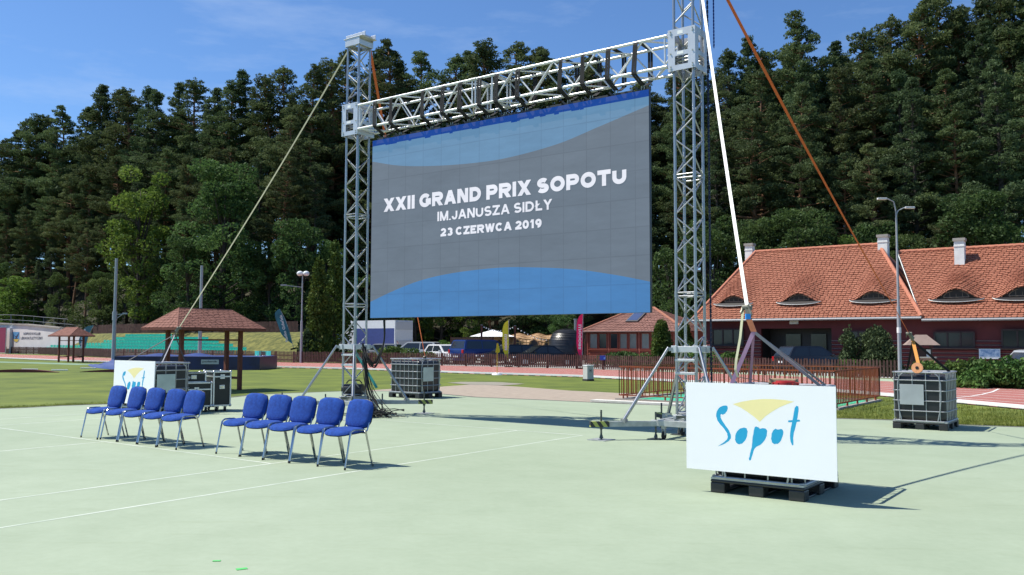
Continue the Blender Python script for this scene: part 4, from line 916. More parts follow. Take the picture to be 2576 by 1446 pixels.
# ================================================================== PARK OBJECTS
woodr = mat('red_brown_wood', (0.135, 0.038, 0.022), 0.75, var=0.3, scale=6, bump=0.3, bscale=30)
woodd = mat('dark_picket_wood', (0.060, 0.024, 0.019), 0.85, col2=(0.105, 0.055, 0.045), var=0.3, scale=3.0)
shing = mat('shingle_red', (0.21, 0.080, 0.055), 0.85, col2=(0.27, 0.115, 0.082), var=0.2, scale=5, bump=0.4, bscale=90)
def tiles(mb, P0, P1, T0, T1, rowh, tw, lift=.02, seg=3, disp=None, skip=None, back=.25, TS=None):
    """rows of round ended tiles on the quad eave P0-P1, top T0-T1 (trapezoid); disp(s,t) adds a vector in normal direction"""
    P0, P1, T0, T1 = map(Vector, (P0, P1, T0, T1)); n = ((P1 - P0).cross(T0 - P0)).normalized()
    if n.z < 0: n = -n
    H = ((T0 + T1) / 2 - (P0 + P1) / 2).length; rows = max(1, int(H / rowh))
    def pt(u, t): return (P0.lerp(T0, t)).lerp(P1.lerp(T1, t), u)
    for r in range(rows):
        t = r / rows; tt = min(1, (r + 1 + back) / rows); A = P0.lerp(T0, t); B = P1.lerp(T1, t); L = (B - A).length
        if L < tw: continue
        k = max(1, int(L / tw)); off = .5 if r % 2 else 0
        for c in range(-1, k + 1):
            ua, ub_ = (c + off) / k, (c + 1 + off) / k
            ua = max(0, ua); ub_ = min(1, ub_)
            if ub_ - ua < .2 / k: continue
            um = (ua + ub_) / 2; g = .04 / k
            if skip and skip(um, t): continue
            vs = []
            jz = random.uniform(-.1, .25) * lift
            for (u, s, l) in ((ua + g, t + .22 / rows, 1), (um - .28 / k, t + .04 / rows, 1), (um + .28 / k, t + .04 / rows, 1), (ub_ - g, t + .22 / rows, 1), (ub_ - g, tt, .12), (ua + g, tt, .12)):
                p = pt(min(1, max(0, u)), min(s, 1)) + n * (lift * l + jz + .004)
                if disp and t >= TS - .5 / rows: p = p + disp(u, s)
                vs.append(p)
            b = [v - n * (lift * .8) for v in vs[:4]]
            mb.add(vs + b, [(0, 1, 2, 3, 4, 5), (0, 6, 7, 1), (1, 7, 8, 2), (2, 8, 9, 3)])
def gazebo(label, loc, rotz, big=True):
    t = thing('picnic_shelter', label, 'shelter', loc, rotz, 'open shelters with hipped shingle roofs')
    px_, py_ = 1.1, .37
    for sx in (-1, 1):
        for sy in (-1, 1):
            p = MB(); p.box((sx * px_, sy * py_, 1.02), (.12, .12, 2.04)); p.build('post', woodr, t, bevel=.006)
    bl_ = []
    for sy in (-1, 1): bl_ += [((0, sy * py_, 2.06), (2.9, .08, .10)), ((0, sy * py_, 1.66), (2.1, .04, .05))]
    for sx in (-1, 1): bl_ += [((sx * px_, 0, 2.14), (.08, 1.5, .08)), ((sx * px_, 0, 1.66), (.04, .64, .05)), ((sx * px_, 0, .40), (.05, .64, .08))]
    for c_, s_ in bl_: b = MB(); b.box(c_, s_); b.build('beam', woodr, t)
    s = MB(); s.box((0, .28, .46), (2.08, .26, .04)); s.build('bench', woodr, t, bevel=.005)
    r = MB(); ex, ey, rx, ze, zr = 1.65, .98, .98, 2.03, 2.66
    E = [(-ex, -ey, ze), (ex, -ey, ze), (ex, ey, ze), (-ex, ey, ze)]; A = (-rx, 0, zr); B = (rx, 0, zr)
    r.add(E + [A, B], [(0, 1, 5, 4), (2, 3, 4, 5), (1, 2, 5), (3, 0, 4), (0, 3, 2, 1)]); ro = r.build('roof', shing, t)
    q = MB()
    for (p0, p1, t0, t1) in ((E[0], E[1], A, B), (E[2], E[3], B, A), (E[1], E[2], B, B), (E[3], E[0], A, A)): tiles(q, p0, p1, t0, t1, .105, .20, lift=.014)
    q.build('shingles', shing, ro, fixn=False)
    c = MB(); c.tube([A, B], .035, 6)
    for e in E: c.tube([e, A if e[0] < 0 else B], .025, 6)
    c.build('ridge_cap', shing, ro)
    f = MB()
    for i in range(4): f.bar(Vector(E[i]) - Z(.03), Vector(E[(i + 1) % 4]) - Z(.03), .03, .08)
    f.build('fascia', woodr, ro)
    return t
gp = G(602, 981); gazebo('larger looking open shelter with a red shingle roof, behind the road cases', gp - UX * .37 - VX * 1.1, math.atan2(VX.y, VX.x))
gp2 = G(183.9, 912); gazebo('far small open shelter with a red shingle roof, beside the red track at left', gp2 - UX * 1.1 + VX * .37, AU)
for nm, c_, lo in (('shelter_base', gp - UX * .37 - VX * 1.1, 3.4), ('shelter_base', gp2 - UX * 1.1 + VX * .37, 3.4)):
    pass
# high jump mat
hj = thing('high_jump_mat', 'long dark blue covered high jump mat on the lawn behind the large shelter', 'landing mat', G(470, 931)); bluec = mat('blue_cover', (0.009, 0.013, 0.070), 0.42, var=0.12, scale=1.5, bump=0.5, bscale=3); bluet = mat('blue_cover_top', (0.026, 0.052, 0.19), 0.55, var=0.15, scale=1.0, bump=0.5, bscale=3)
a = G(287, 930); b = G(653, 931); dd = (b - a).normalized(); nn = Vector((-dd.y, dd.x, 0)); Lh = (b - a).length
def grid(mb, nx, ny, f):
    mb.add([f(i / nx, j / ny) for j in range(ny + 1) for i in range(nx + 1)], [(j * (nx + 1) + i, j * (nx + 1) + i + 1, (j + 1) * (nx + 1) + i + 1, (j + 1) * (nx + 1) + i) for j in range(ny) for i in range(nx)])
bd = MB(); grid(bd, 60, 3, lambda u, v: a + dd * (Lh * u) - nn * (.05 * math.sin(u * 37 + v) * (1 - v)) + Z(.76 * v)); grid(bd, 3, 3, lambda u, v: b + nn * (4 * u) + Z(.76 * v)); grid(bd, 3, 3, lambda u, v: a + nn * (4 * u) + Z(.76 * v)); bd.build('side_cover', bluec, hj, world=True, fixn=False)
tpp = MB(); grid(tpp, 40, 14, lambda u, v: a + dd * (Lh * u) + nn * (4 * v) + Z(.762 + .14 * math.exp(-((u - .2) / .09) ** 2 - ((v - .6) / .3) ** 2) + .16 * math.exp(-((u - .48) / .08) ** 2 - ((v - .5) / .3) ** 2) + .02 * math.sin(u * 21) * math.sin(v * 9))); tpp.build('top_cover', bluet, hj, world=True, fixn=False, smooth=True).modifiers.clear()
lg_ = MB(); c_ = a + dd * (Lh * .66) - nn * .075; lg_.bar(c_ + Z(.46) - dd * .5, c_ + Z(.46) + dd * .5, .01, .26, up=Z(1)); lg_.build('logo_patch', mat('grey_patch', (.40, .42, .45), .6), hj, world=True)
hl = thing('tmp_', 'x', 'x', c_ - dd * .42 + Z(.40), math.atan2(dd.y, dd.x)); lt_ = text('polanik', 'logo_lettering', rubber, hl, .84, .14, 0, 0, -.012, bold=.01)
lt_.parent = hj; mm_ = Matrix.LocRotScale(hl.location, hl.rotation_euler, None); lt_.data.transform(Matrix.LocRotScale(hj.location, hj.rotation_euler, None).inverted() @ mm_); bpy.data.objects.remove(hl)
tp = MB(); g0 = G(221, 919); g1 = G(285, 929)
def tarp(u, v):
    p = g0.lerp(a, u) + nn * (3.2 * v) ; h_ = .03 + .62 * u ** 1.3 * (.5 + .5 * math.sin(v * 2.6)) + .07 * math.sin(u * 17 + v * 5) * u + .05 * math.sin(v * 13 + u * 4); 
    if v < .02: h_ = .01
    return p - nn * (.7 * math.sin(u * PI) * (1 - v)) + Z(max(.01, h_))
grid(tp, 26, 14, tarp); tp.build('loose_cover', bluet, hj, world=True, fixn=False, smooth=True).modifiers.clear()
# ------------------------------------------------------------------ picket fences
def fence_pts(cols_, f): return [Vector(((c - CX) / F * f(c), f(c), hill_z((c - CX) / F * f(c), f(c)))) for c in cols_]
def picket_fence(label, pts, sp, wdt, h, m, post=2.2, rails=(.25, .65), hv=.02, gapz=.05):
    t = thing('picket_fence', label, 'fence', pts[0]); pk_ = MB(); rl_ = MB(); ps = MB(); carry = 0.0; cp_ = 0.0
    for a_, b_ in zip(pts, pts[1:]):
        d_ = b_ - a_; L = d_.length; d_.normalize(); dh = Vector((d_.x, d_.y, 0)).normalized(); nrm = Vector((-dh.y, dh.x, 0)); ang_ = math.atan2(dh.y, dh.x)
        s = carry
        while s < L:
            p = a_ + d_ * s; hh = h + random.uniform(-hv, hv); w2 = wdt / 2; z0 = gapz
            tl_ = random.uniform(-.008, .008)
            pr = [p - dh * w2 + Z(z0), p + dh * w2 + Z(z0), p + dh * (w2 + tl_) + Z(hh - .05), p + dh * (w2 * .5 + tl_) + Z(hh - .01), p + dh * tl_ + Z(hh), p + dh * (-w2 * .5 + tl_) + Z(hh - .01), p + dh * (-w2 + tl_) + Z(hh - .05)]
            n_ = len(pr); vs = [q_ - nrm * .035 for q_ in pr] + [q_ - nrm * .015 for q_ in pr]
            pk_.add(vs, [tuple(range(n_)), tuple(reversed(range(n_, 2 * n_)))] + [(i, n_ + i, n_ + (i + 1) % n_, (i + 1) % n_) for i in range(n_)])
            s += sp
        carry = s - L
        for rz_ in rails: rl_.bar(a_ + Z(h * rz_), b_ + Z(h * rz_), .03, .07)
        s = cp_
        while s < L: p = a_ + d_ * s; ps.box(p + nrm * .06 + Z(h * .5), (.10, .10, h), Matrix.Rotation(ang_, 3, 'Z')); s += post
        cp_ = s - L
    pk_.build('pickets', m, t, world=True, fixn=False); rl_.build('rails', m, t, world=True); ps.build('posts', m, t, world=True)
    return t
picket_fence('long brown picket fence beyond the red track, with green seats behind it', fence_pts([14, 60, 100, 190, 284, 370, 450, 550, 653, 760], ff), .16, .085, .88, woodd)
picket_fence('brown picket fence between the track and the car park', fence_pts([762, 870, 983, 1120, 1258, 1360, 1465, 1580, 1700, 1800, 1889, 2000, 2100, 2216, 2262], ff), .155, .088, .88, woodd)
picket_fence('dark brown picket fence along the top of the grass bank above the green seats', [Vector(((c - CX) / F * (ff(c) + 12.6), ff(c) + 12.6, hill_z((c - CX) / F * (ff(c) + 12.6), ff(c) + 12.6))) for c in (235, 330, 430, 530, 630, 700, 752)], .17, .10, 1.05, woodd)
# teal banner on the fence
tealb = mat('teal_banner', (0.03, 0.48, 0.46), 0.6, var=0.06, scale=2)
def on_fence(x): y = ff(x) - .09; return Vector(((x - CX) / F * y, y, 0))
a = on_fence(643.5); b = on_fence(684); dd = (b - a).normalized(); bt_ = thing('fence_banner', 'teal advertising banner tied to the brown picket fence left of the lamp post', 'banner', a, math.atan2(dd.y, dd.x)); Lb = (b - a).length
m_ = MB(); grid(m_, 12, 4, lambda u, v: Vector((u * Lb, -.03 * math.sin(u * 9), .08 + .82 * v + (-.02 if 0 < u < 1 else 0)))); m_.build('cloth', tealb, bt_, fixn=False); text('Radio Gdańsk', 'lettering', whitep, bt_, Lb * .8, .26, Lb * .12, .32, -.06, bold=.02)
m_ = MB(); m_.bar((Lb * .4, -.055, .24), (Lb * .85, -.055, .27), .004, .04, up=ZX); m_.build('red_stroke', mat('red_print', (.6, .12, .08), .6), bt_)
# ------------------------------------------------------------------ bleacher seats
gseat = mat('green_seat', (0.07, 0.64, 0.48), 0.45, var=0.05, scale=2)
def seat_mesh():
    m_ = MB(); m_.box((0, -.02, .40), (.38, .20, .03)); m_.box((-.155, .09, .53), (.07, .03, .27)); m_.box((.155, .09, .53), (.07, .03, .27)); m_.box((0, .09, .63), (.24, .03, .07)); m_.box((0, .105, .51), (.24, .012, .17)); m_.box((-.12, .03, .19), (.05, .04, .38)); m_.box((.12, .03, .19), (.05, .04, .38)); return m_
s0 = None; rows = [(72, 616), (205, 582), (265, 546), (292, 520), (320, 428)]
conc = mat('concrete', (0.33, 0.31, 0.28), 0.9, var=0.12, scale=1.2)
rown = ['lowest row', 'second row', 'third row', 'fourth row', 'top row']
cnt = 0
for k, (xa, xb) in enumerate(rows):
    n = int((xb - xa) / 7.4); 
    stp = MB(); prev = None
    for i in range(n + 1):
        x = xa + (xb - xa) * i / n; y = ff(x) + 2.6 + 1.3 * k; p = Vector(((x - CX) / F * y, y, .50 + .31 * k))
        if prev is not None: stp.bar(prev - Z(.27), p - Z(.27), .5, .5)
        prev = p
        if k == 0 and 596 < x < 604: continue
        if s0 is None: s0 = seat_mesh().build('bleacher_seat', gseat, bevel=0); o = s0
        else: o = s0.copy(); C.objects.link(o)
        x2 = x + 5; y2 = ff(x2) + 2.6 + 1.3 * k; dv = Vector(((x2 - CX) / F * y2, y2, 0)) - Vector((p.x, p.y, 0))
        o.location = p - Z(.02 if k else -.0); o.rotation_euler = (0, 0, math.atan2(dv.y, dv.x) + math.radians(24)); o.scale = (1.0, 1, 1)
        nth = '%d%s' % (i + 1, 'th' if 10 < (i + 1) % 100 < 14 else {1: 'st', 2: 'nd', 3: 'rd'}.get((i + 1) % 10, 'th')); tag(o, 'green plastic seat in the %s of the stand, %s from its left end' % (rown[k], nth), 'seat', 'green seats on the grass bank'); cnt += 1
    so_ = stp.build('seat_plinth', conc); tag(so_, 'concrete step under the %s of green seats on the bank' % rown[k], 'step', 'concrete steps of the stand')
print('seats', cnt)
# ------------------------------------------------------------------ left retaining wall, railing, magenta banner
wallm = mat('white_wall', (0.66, 0.64, 0.62), 0.85, var=0.08, scale=0.8, bump=0.2)
wa = AT(-60, 858, 119.0); wb = AT(190, 858, 104.0); wd_ = Vector((wb.x - wa.x, wb.y - wa.y, 0)).normalized(); wn = Vector((wd_.y, -wd_.x, 0)); WN = wn
def wp(x, y): return PLN(x, y, Vector((wa.x, wa.y, 0)), wn)
prof = [wp(-60, 812), wp(25, 816.5), wp(62, 817.5), wp(153, 826.5), wp(185, 838), wp(205, 850)]
pl_ = prof + [Vector((prof[-1].x, prof[-1].y, -.1)), Vector((prof[0].x, prof[0].y, -.1))]
wt = thing('retaining_wall', 'white retaining wall with the athletics club name, behind the fence at far left', 'wall', Vector((wa.x, wa.y, 0)), math.atan2(wd_.y, wd_.x))
m_ = MB(); m_.prism(pl_, -wn * .4); m_.build('wall_body', wallm, wt, world=True)
m_ = MB()
for p, q_ in zip(prof[:4], prof[1:4]): m_.bar(p - wn * .15 + Z(.08), q_ - wn * .15 + Z(.08), .62, .16)
m_.build('coping', conc, wt, world=True)
def loc(p): return Matrix.LocRotScale(wt.location, wt.rotation_euler, None).inverted() @ p
navy = mat('navy_print', (0.05, 0.055, 0.10), 0.7)
for bod, xx0, xx1, y0, y1 in (('SOPOCKI KLUB', 59, 102, 842.5, 836), ('LEKKOATLETYCZNY', 52.5, 108, 853.5, 847)):
    p = loc(wp(xx0, y0)); q_ = loc(wp(xx1, y1)); block(bod, 'lettering', navy, wt, q_.x - p.x, q_.z - p.z, p.x, p.z, -.02, .10)
# club crest: shield with gull and sand
def sh_(nm, pts, m, off): mm = MB(); mm.poly([(loc(wp(*p)).x, off, loc(wp(*p)).z) for p in pts]); mm.build(nm, m, wt, fixn=False)
sh_('crest_shield', [(32, 835), (49, 835), (49, 852), (47, 858), (41, 862), (35, 858), (32, 852)], mat('crest_blue', (.10, .30, .55), .7), -.016)
sh_('crest_sand', [(34, 853), (48, 853), (46, 858), (41, 861), (36, 858)], mat('crest_gold', (.62, .45, .08), .7), -.022)
sh_('crest_gull', [(35, 841), (39, 846), (42, 845), (48, 836.5), (46, 845), (43, 849), (46, 852), (37, 852), (41, 849), (38, 847)], navy, -.026)
wpo = lambda x, y, o_: PLN(x, y, Vector((wa.x, wa.y, 0)) + wn * o_, wn)
m_ = MB(); p = loc(wpo(17, 873, .3)); q_ = loc(wpo(25, 825, .3)); m_.box(((p.x + q_.x) / 2, -.15, q_.z / 2), (q_.x - p.x, .3, q_.z)); m_.build('buttress', whitep, wt)
mg_ = thing('magenta_banner', 'deep magenta banner hanging at the left edge before the white wall', 'banner', wt.location, wt.rotation_euler.z); m_ = MB(); p = loc(wpo(-40, 886, 1.1)); q_ = loc(wpo(15, 824, 1.1)); m_.box(((p.x + q_.x) / 2, -1.1, (max(p.z, .1) + q_.z) / 2), (q_.x - p.x, .03, q_.z - max(p.z, .1))); m_.build('cloth', mat('magenta', (.19, .006, .045), .6, var=.05), mg_)
m_ = MB(); m_.cyl((q_.x + .05, -1.06, 0), (q_.x + .05, -1.06, q_.z + .05), .05); m_.build('pole', galv, mg_)
steel_d = mat('railing_paint', (0.22, 0.22, 0.22), 0.45, 0.4)
rg_ = thing('terrace_railing', 'thin steel railing with two bars along the terrace above the white wall', 'railing', wt.location + Vector((0, 3, 0))); m_ = MB(); wn_off = -wn * 1.2
def rp_(x, y): return PLN(x, y, Vector((wa.x, wa.y, 0)) + wn_off, wn)
tops = [(-20, 792), (28, 792), (58, 793.5), (85, 795.5), (110, 798), (136, 800), (163, 802.5), (191, 804.5), (214, 806)]
for (x0, y0), (x1, y1) in zip(tops, tops[1:]):
    for dy_ in (0, 12.5): m_.cyl(rp_(x0, y0 + dy_), rp_(x1, y1 + dy_), .035, n=6)
    m_.cyl(rp_(x1, y1), rp_(x1, y1 + 25), .035, n=6)
m_.cyl(rp_(28, 792), rp_(28, 820), .06, n=6); m_.build('bars', steel_d, rg_, world=True)
# ------------------------------------------------------------------ feather flags
def feather(label, base, H, W, m, body, tcol, lean=0.0, rotz=0.0, flip=False, curl=0.0, bw=.5, texts=(.1, .5)):
    t = thing('feather_flag', label, 'flag', base, rotz, 'feather flags around the ground'); t.rotation_euler = (0, lean, rotz)
    p = MB(); z0 = H * .13; N = 18; pole = []; rim = []
    for i in range(N + 1):
        s = i / N; pole.append(Vector((curl * s ** 3 * W, 0, z0 + (H - z0) * s))); wv = W * (.10 + .90 * math.sin(min(1, s / .42) * PI / 2)) * math.sqrt(max(0.02, 1 - max(0, (s - .68) / .32) ** 2.4)); rim.append(pole[-1] + Vector((-wv if not flip else wv, 0, 0)))
    vs = pole + rim; p.add([(v.x, .03 * math.sin(v.z * 3), v.z) for v in vs], [(i, i + 1, N + 2 + i, N + 1 + i) for i in range(N)]); p.build('sail', m, t, fixn=False)
    q_ = MB(); q_.tube([(0, 0, 0)] + [v for v in pole], .022, 6); q_.build('pole', galv, t)
    b_ = MB(); b_.box((0, 0, .03), (.5, .5, .05)); b_.build('foot', rubber, t)
    x_ = (-W * .72 if not flip else W * .22)
    tx_ = text(body, 'lettering', tcol, t, W * bw, H * (texts[1] - texts[0]), x_, H * texts[0], -.04, bold=.03, vert=True)
    return t
yelf = mat('yellow_green_sail', (0.66, 0.72, 0.03), 0.6, var=.04); pinkf = mat('pink_sail', (0.85, 0.01, 0.13), 0.6, var=.04); tealf = mat('teal_sail', (0.02, 0.14, 0.20), 0.6, col2=(.05, .26, .32), var=.2, scale=.9)
def gp_(x, off=1.0): y = ff(x) + off; return Vector(((x - CX) / F * y, y, hill_z((x - CX) / F * y, y)))
b_ = gp_(1280, .5); fy = feather('yellow green feather flag behind the picket fence under the screen', b_, (AT(1277, 806, b_.y).z), .42, yelf, 'seooɯ', whitep, 0.0, .1, texts=(.36, .70))
b_ = gp_(1464, .5); feather('bright pink feather flag at the left end of the small red house', b_, AT(1473, 789, b_.y).z, .38, pinkf, 'seoooɯ', whitep, .02, 0, texts=(.35, .80))
b_ = AT(739, 871, 74.5); b_.z = hill_z(b_.x, b_.y); feather('dark teal radio feather flag leaning on the grass bank beside the lamp post', b_, 3.6, .75, tealf, 'Radio Gdańsk', whitep, -.26, 0, curl=-.5, texts=(.2, .86), bw=.35)
b_ = AT(212, 858, 97.0); b_.z = hill_z(b_.x, b_.y) - .05; feather('teal feather flag leaning right, above the far small shelter at left', b_, 3.5, .9, tealf, 'Radio Gdańsk', whitep, .16, 0, curl=.5, texts=(.2, .86), bw=.35)
# small yellow pennants
for (x, y, yt, lb, bs) in ((1250.5, 943, 863, 'yellow pennant on a thin yellow pole, standing in a white disc on the lawn', True), (1512, 915, 878, 'small yellow pennant and pole behind the picket fence near the small red house', False)):
    p = G(x, y); d_ = p.y; zt_ = AT(x, yt, d_).z; t = thing('marker_pennant', lb, 'pennant', p); m_ = MB(); m_.cyl((0, 0, 0), (0, 0, zt_), .018, n=8); m_.build('pole', mat('yellow_pole', (.62, .36, .02), .6), t)
    m_ = MB(); m_.add([(0, 0, zt_), (.05, .01, zt_), (.14, 0, zt_ - .42), (.06, 0, zt_ - .5), (-.09, 0, zt_ - .46)], [(0, 1, 2, 3, 4)]); m_.build('cloth', mat('yellow_cloth', (.75, .55, .02), .7), t, fixn=False)
    if bs: m_ = MB(); m_.cyl((0, 0, 0), (0, 0, .08), .27, .22, n=20); m_.build('base', whitep, t)
b_ = gp_(1517, -.15); t = thing('blue_sign_box', 'small blue box sign hung on the picket fence below the small house', 'sign', b_, -.3); m_ = MB(); m_.box((0, 0, .72), (.38, .10, .28)); m_.build('box', mat('blue_box', (.01, .05, .35), .5), t); m_ = MB(); m_.box((.10, -.055, .70), (.10, .006, .12)); m_.build('label', mat('lightblue', (.1, .3, .7), .5), t)
# utility box
u_ = G(1480, 958); t = thing('utility_box', 'grey concrete utility box with the letter H on the lawn beside the track', 'utility box', u_, math.radians(30)); m_ = MB(); m_.box((0, 0, .35), (.33, .33, .56)); m_.build('cabinet', mat('grey_cabinet', (.50, .50, .48), .7, var=.06), t, bevel=.012)
m_ = MB(); m_.box((0, 0, .035), (.36, .36, .07)); m_.build('plinth', rubber, t); m_ = MB(); m_.box((0, 0, .65), (.36, .36, .04)); m_.build('lid', whitep, t, bevel=.01)
tx_ = block('H', 'lettering', rubber, t, .09, .15, -.045, .36, -.17, .09)
# ------------------------------------------------------------------ poles and lamps
polem = mat('grey_pole', (0.36, 0.38, 0.40), 0.5, 0.3, var=.06)
for (xb, yb, xt, yt, d_, lb) in ((289, 895, 299, 650, 60, 'tall plain grey mast standing left of the large shelter'), (505, 889, 512, 668, 62, 'tall plain grey mast rising behind the large shelter')):
    p = Vector(((xb - CX) / F * d_, d_, 0)); H = AT(xt, yt, d_).z; t = thing('steel_mast', lb, 'mast', p, 0, 'plain grey masts on the lawn'); m_ = MB(); h1 = H * .43; m_.cyl((0, 0, 0), (0, 0, h1), .14, .125, n=12); m_.cyl((0, 0, h1), (0, 0, H), .105, .095, n=12); m_.build('shaft', polem, t, smooth=True)
    m_ = MB(); m_.cyl((0, 0, h1 - .1), (0, 0, h1 + .5), .16, n=12); s_ = 1 if xb < 400 else -1; m_.bar((0, 0, h1 + .3), (s_ * .9, 0, h1 + .35), .05, .05); m_.bar((s_ * .1, 0, h1), (s_ * .5, 0, h1 + .3), .04, .04); m_.box((s_ * .7, 0, h1 + .38), (.3, .1, .1)); m_.build('bracket', polem, t)
d_ = 67.5; p = Vector(((759.5 - CX) / F * d_, d_, 0)); H = AT(761, 692, d_).z; t = thing('globe_lamp_post', 'lamp post with two white globes and a side arm, left of the tall conifer', 'lamp post', p); m_ = MB(); m_.cyl((0, 0, 0), (0, 0, H * .48), .10, .09, n=10); m_.cyl((0, 0, H * .48), (0, 0, H), .06, .05, n=10); m_.build('pole', polem, t, smooth=True)
for sx in (-.2, .28):
    m_ = MB(); m_.sphere((sx, 0, H + .12), .26, 12, 9, (1, 1, .8)); go = m_.build('globe', mat('globe_glass', (.75, .77, .78), .12), t, smooth=True)
    m_ = MB(); m_.cyl((sx, 0, H - .2), (sx, 0, H - .02), .05, .14, n=8); m_.bar((0, 0, H - .2), (sx, 0, H - .2), .04, .04); m_.build('socket', rubber, go)
m_ = MB(); m_.bar((0, 0, H - .95), (-1.3, 0, H - .8), .05, .05); m_.box((-1.45, 0, H - .78), (.45, .16, .10)); m_.build('arm', polem, t)
m_ = MB(); m_.sphere((0, 0, 0), .01, 4, 3)
# street lamp in front of the large building
d_ = 39.0; p = Vector(((2261 - CX) / F * d_, d_, 0)); H = AT(2254, 520, d_).z; t = thing('street_lamp', 'tall grey street lamp with two heads in front of the large red roofed building', 'street lamp', p); m_ = MB(); m_.cyl((0, 0, 0), (0, 0, H * .42), .085, .08, n=10); m_.cyl((0, 0, H * .42), (0, 0, H - .5), .06, .04, n=10); m_.build('pole', polem, t, smooth=True)
for sx, sy, hh in ((-1, 0, .35), (1, 0, -.05)):
    m_ = MB(); pts = [(0, 0, H - .6), (sx * .02, 0, H - .3 + hh * .5), (sx * .10, 0, H - .12 + hh), (sx * .35, 0, H + hh), (sx * .45, 0, H + hh)]; m_.tube(pts, .028, 6); ao = m_.build('arm', polem, t, smooth=True)
    m_ = MB(); m_.box((sx * .62, 0, H + hh + .01), (.42, .16, .09)); m_.build('lamp_head', mat('lamp_head', (.6, .6, .6), .4), ao, bevel=.02)
m_ = MB(); m_.cyl((0, 0, 2.1), (0, 0, 2.35), .095, n=10); m_.build('sticker_band', whitep, t)
# ------------------------------------------------------------------ rust orange railing
rust = mat('rust_orange', (0.46, 0.095, 0.020), 0.75, col2=(0.20, 0.05, 0.03), var=.25, scale=3); rt_ = thing('steel_railing', 'rust orange bar railing enclosing a pit behind the right tower and tanks', 'railing', G(1558, 1006)); 
A_ = G(1558, 1006); B_ = A_ + UX * 5.95; C_ = B_ + VX * 4.3; D_ = A_ + VX * 4.3
for nm, (p, q_) in (('front', (A_, B_)), ('r', (B_, C_)), ('b', (C_, D_)), ('l', (D_, A_))):
    d_ = (q_ - p); L = d_.length; d_.normalize(); r_ = MB(); s_ = MB(); k = int(L / 2.95 + .5); 
    for z in (.14, .94): r_.bar(p + Z(z), q_ + Z(z), .03, .03)
    n_ = int(L / .135)
    for i in range(n_ + 1): r_.bar(p + d_ * (L * i / n_) + Z(.14), p + d_ * (L * i / n_) + Z(.94), .022, .022)
    r_.build('bar_panel', rust, rt_, world=True)
    for i in range(5): s_.bar(p + d_ * (L * (i + .1) / 4.6), p + d_ * (L * (i + .1) / 4.6) + Z(.15), .04, .04)
    s_.build('post', rust, rt_, world=True)
sheet('pit_floor', [A_ + UX * .3 + VX * .3, B_ - UX * .2 + VX * .3, C_ - UX * .2 - VX * .3, D_ + UX * .3 - VX * .3], mat('pit_green', (.05, .42, .24), .7, var=.1), .018)
cu = MB(); [cu.bar(p + Z(.02), q_ + Z(.02), .14, .05) for p, q_ in ((A_ - UX * .1, B_ + UX * .1), (B_, C_), (C_, D_), (D_, A_))]; o = cu.build('pit_kerb', conc); struct(o)
bd_ = MB(); bd_.box((0, 0, .04), (2.6, .35, .05)); o = bd_.build('white_plank', mat('plank', (.62, .61, .56), .8, var=.1)); o.location = G(1600, 1016) ; o.rotation_euler = (0, 0, AU); tag(o, 'pale plank lying on the ground in front of the rust orange railing', 'plank')
# ------------------------------------------------------------------ small red house
redw = mat('red_brown_boards', (0.23, 0.055, 0.035), 0.75, var=.15, scale=3); nt2 = redw.node_tree
glassd = mat('dark_window_glass', (0.025, 0.03, 0.033), 0.12, spec=.6); curt = mat('curtained_glass', (0.20, 0.21, 0.19), 0.25, var=.15, scale=2); btile = mat('brown_tiles', (0.20, 0.085, 0.065), 0.75, col2=(.27, .13, .10), var=.2, scale=1.2)
def house_frame(x0, x1, dmid, depth):
    """front wall along UX at the given columns"""
    xm = (x0 + x1) / 2; c = Vector(((xm - CX) / F * dmid, dmid, 0))
    def onp(x): r = PLN(x, 800, c, VX); return (r - c).dot(UX)
    return c, onp(x0), onp(x1)
c_, ua, ub_ = house_frame(1475, 1722, 66.0, 8)
hs_ = thing('small_house', 'small red boarded house with brown tiled roof, left of the right tower', 'house', c_, AU); W = ub_ - ua
ze = PLN(1560, 833.5, c_, VX).z; zr_ = PLN(1646, 776, c_ + VX * 3.4, VX).z
wl = MB(); wl.box(((ua + ub_) / 2, 3.4, ze / 2), (W, 6.8, ze)); bo = wl.build('wall', redw, hs_)
bb = MB(); z = .15
while z < ze * .36: bb.box(((ua + ub_) / 2, -.02, z), (W, .05, .13)); z += .16
bb.build('boards', redw, hs_)
pls = [1475.5, 1498, 1518, 1541, 1545, 1568, 1591, 1615, 1619]
def hx(x): return (PLN(x, 850, c_, VX) - c_).dot(UX)
def hz(y): return PLN(1560, y, c_, VX).z
for (xa, xb, mm) in ((1484.5, 1503.5, curt), (1507.5, 1527, glassd), (1536, 1554.5, glassd), (1560, 1578.5, curt), (1584, 1602.5, curt), (1614, 1634, curt), (1640, 1660, curt), (1668, 1690, glassd)):
    m_ = MB(); a_, b_ = hx(xa), hx(xb); m_.box(((a_ + b_) / 2, -.012, (hz(839) + hz(877)) / 2), (b_ - a_, .02, hz(839) - hz(877))); wo = m_.build('window', mm, hs_)
    f_ = MB(); t_ = .055
    for zz in (hz(839), hz(877)): f_.box(((a_ + b_) / 2, -.03, zz), (b_ - a_ + t_, .07, t_))
    for xx in (a_, b_): f_.box((xx, -.032, (hz(839) + hz(877)) / 2), (t_, .074, hz(839) - hz(877)))
    f_.build('frame', redw, wo)
m_ = MB()
for (xa, xb) in ((1481, 1530), (1533, 1606), (1611, 1664)): a_, b_ = hx(xa), hx(xb); m_.box(((a_ + b_) / 2, -.07, hz(880)), (b_ - a_, .16, .05))
for xx in (1478, 1531.5, 1608.5): m_.box((hx(xx), -.03, ze * .6), (.16, .08, ze * .76))
m_.build('sill', redw, hs_)
